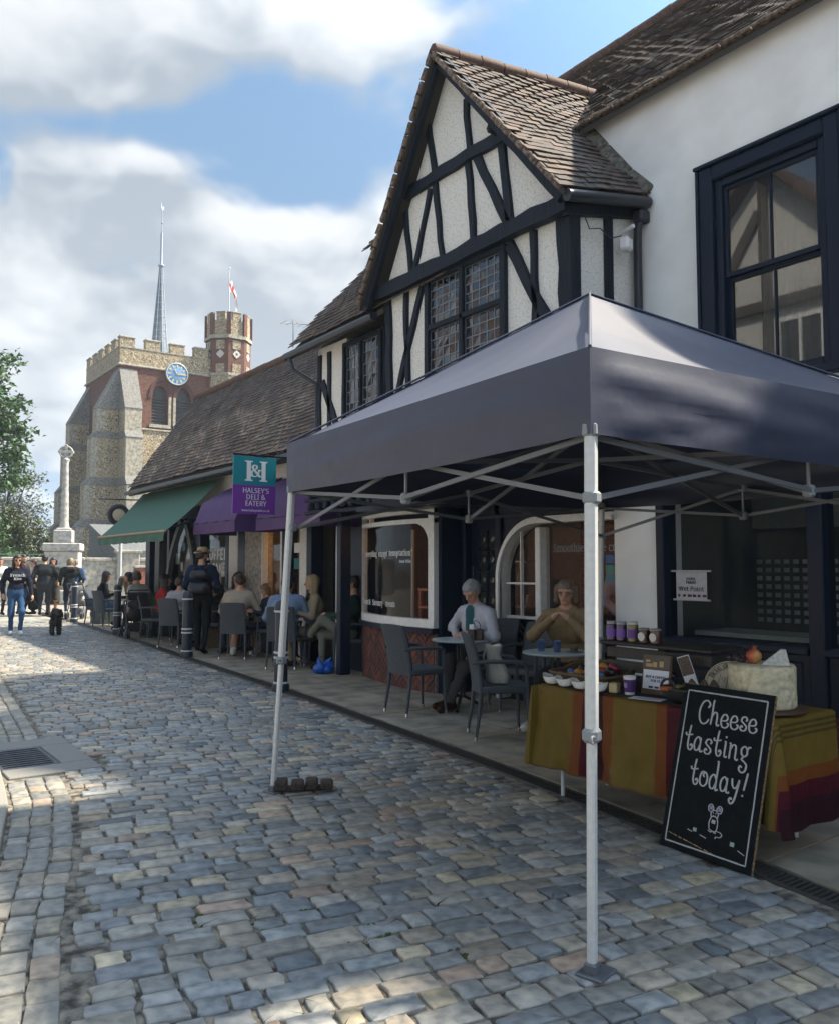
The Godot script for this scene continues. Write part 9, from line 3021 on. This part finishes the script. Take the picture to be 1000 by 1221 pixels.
	for z in [-0.05, 0.05]: kh.tube([V(-0.05, 0.35, z), V(-0.04, 0.44, z), V(0.04, 0.44, z), V(0.05, 0.35, z)], 0.004, 5)
	obj("handle", kh, mat("kraft_handle", L(0.24, 0.18, 0.12), 0.85), kb, true)
	var pb := thing("blue_bag", "crumpled bright blue plastic bag on the ground by the brick plinth", "bag", V(5.86, 0.004, -10.35))
	var pm := MB.new()
	pm.colored = true
	var pq := L(0.008, 0.085, 0.42)
	net(pm, [[V(-0.08, 0.07, 0), V(0.08, 0.08, 0.04), 0.07, 0.075, pq], [V(-0.05, 0.10, 0.05), V(-0.09, 0.20, 0.02), 0.05, 0.02, pq], [V(0.08, 0.12, -0.03), V(0.13, 0.21, 0.0), 0.055, 0.015, pq], [V(0.0, 0.05, -0.06), V(0.03, 0.06, 0.09), 0.055, 0.05, pq]], 0.014, 0.025)
	obj("plastic", pm, mat("blue_plastic", L(1, 1, 1), 0.3, {"vc": true, "nrm": "mottN", "nk": 1.2, "scale": 5.0}), pb, true)
	var kn := MB.new()
	kn.tube([V(-0.09, 0.2, 0.02), V(-0.07, 0.25, 0.02), V(-0.04, 0.24, 0.03)], 0.01, 5)
	obj("knot", kn, mat("blue_knot", L(0.01, 0.08, 0.38), 0.35), pb, true)
	var bq2 := thing("table_caddy", "dark box with white napkins on the blonde woman's table", "caddy", V(6.14, 0.737, -11.72))
	var bm := MB.new()
	bm.box(V(6.14, 0.80, -11.72), V(0.12, 0.13, 0.12), Basis(Vector3.UP, 0.5), 0.006)
	obj("box", bm, mat("dark_leather", L(0.035, 0.016, 0.012), 0.45), bq2)
	var bn := MB.new()
	bn.box(V(6.16, 0.89, -11.72), V(0.03, 0.07, 0.08), Basis(Vector3.UP, 0.5), 0.004)
	obj("napkins", bn, mat("napkin_white", L(0.7, 0.7, 0.7), 0.8), bq2)
	# antenna on the old house, spikes on the gutter
	var an := thing("aerial", "thin wire aerial above the gutter of the timbered house", "aerial", V(5.5, 4.6, -10.5))
	var am := MB.new()
	am.tube([V(5.45, 4.6, -10.55), V(5.45, 5.0, -10.55)], 0.008, 5); am.tube([V(5.25, 4.93, -10.55), V(5.7, 4.97, -10.55)], 0.005, 4)
	for k in 5: am.tube([V(5.3 + k * 0.09, 4.94, -10.65), V(5.3 + k * 0.09, 4.94, -10.45)], 0.004, 4)
	obj("mast", am, mat("galvanised", L(0.45, 0.48, 0.5), 0.45), an)

func pushchair(label: String, at: Vector3, turn: float, q: Color) -> Node3D:
	var p := thing("pushchair", label, "pushchair", at, turn)
	var fab := mat("pushchair_%d" % int(q.r * 1000), q, 0.7)
	var fr := mat("pushchair_frame", L(0.03, 0.032, 0.035), 0.4)
	for e in [-1, 1]:
		var f := MB.new()
		f.tube([V(0.22 * e, 1.0, 0.35), V(0.22 * e, 0.85, 0.22), V(0.22 * e, 0.45, -0.05), V(0.20 * e, 0.12, -0.42)], 0.014, 7)
		f.tube([V(0.22 * e, 0.62, 0.06), V(0.22 * e, 0.12, 0.30)], 0.013, 7)
		obj("side_frame", f, fr, p, true)
		for z in [-0.42, 0.30]:
			for w in [-0.025, 0.025]:
				var wh := MB.new()
				wh.lathe([Vector2(0.04, -0.014), Vector2(0.09, -0.016), Vector2(0.10, 0.0), Vector2(0.09, 0.016), Vector2(0.04, 0.014)], 14, Transform3D(Basis(Vector3.BACK, PI / 2), V(0.22 * e + w, 0.1, z)))
				obj("wheel", wh, fr, p, true)
	var hd := MB.new()
	hd.tube([V(-0.22, 1.0, 0.35), V(0.22, 1.0, 0.35)], 0.017, 7)
	obj("handlebar", hd, fr, p, true)
	var s := MB.new()
	s.colored = true
	s.col = L(1, 1, 1)
	net(s, [[V(-0.14, 0.42, -0.18), V(0.14, 0.42, -0.18), 0.09, 0.09, L(1, 1, 1)], [V(-0.14, 0.45, 0.0), V(0.14, 0.45, 0.0), 0.08, 0.08, L(1, 1, 1)], [V(-0.14, 0.70, 0.14), V(0.14, 0.70, 0.14), 0.07, 0.07, L(1, 1, 1)], [V(0, 0.45, 0.0), V(0, 0.72, 0.14), 0.12, 0.12, L(1, 1, 1)]], 0.03, 0.05)
	obj("seat", s, fab, p, true)
	var hood := MB.new()
	hood.lathe([Vector2(0.23, -0.2), Vector2(0.23, 0.2)], 10, Transform3D(Basis(Vector3.BACK, PI / 2), V(0, 0.72, 0.0)), PI * 0.6, -0.6)
	obj("hood", hood, fab, p, true)
	var bs := MB.new()
	bs.box(V(0, 0.22, 0.0), V(0.36, 0.16, 0.36), Basis.IDENTITY, 0.03)
	obj("basket", bs, fab, p, true)
	return p
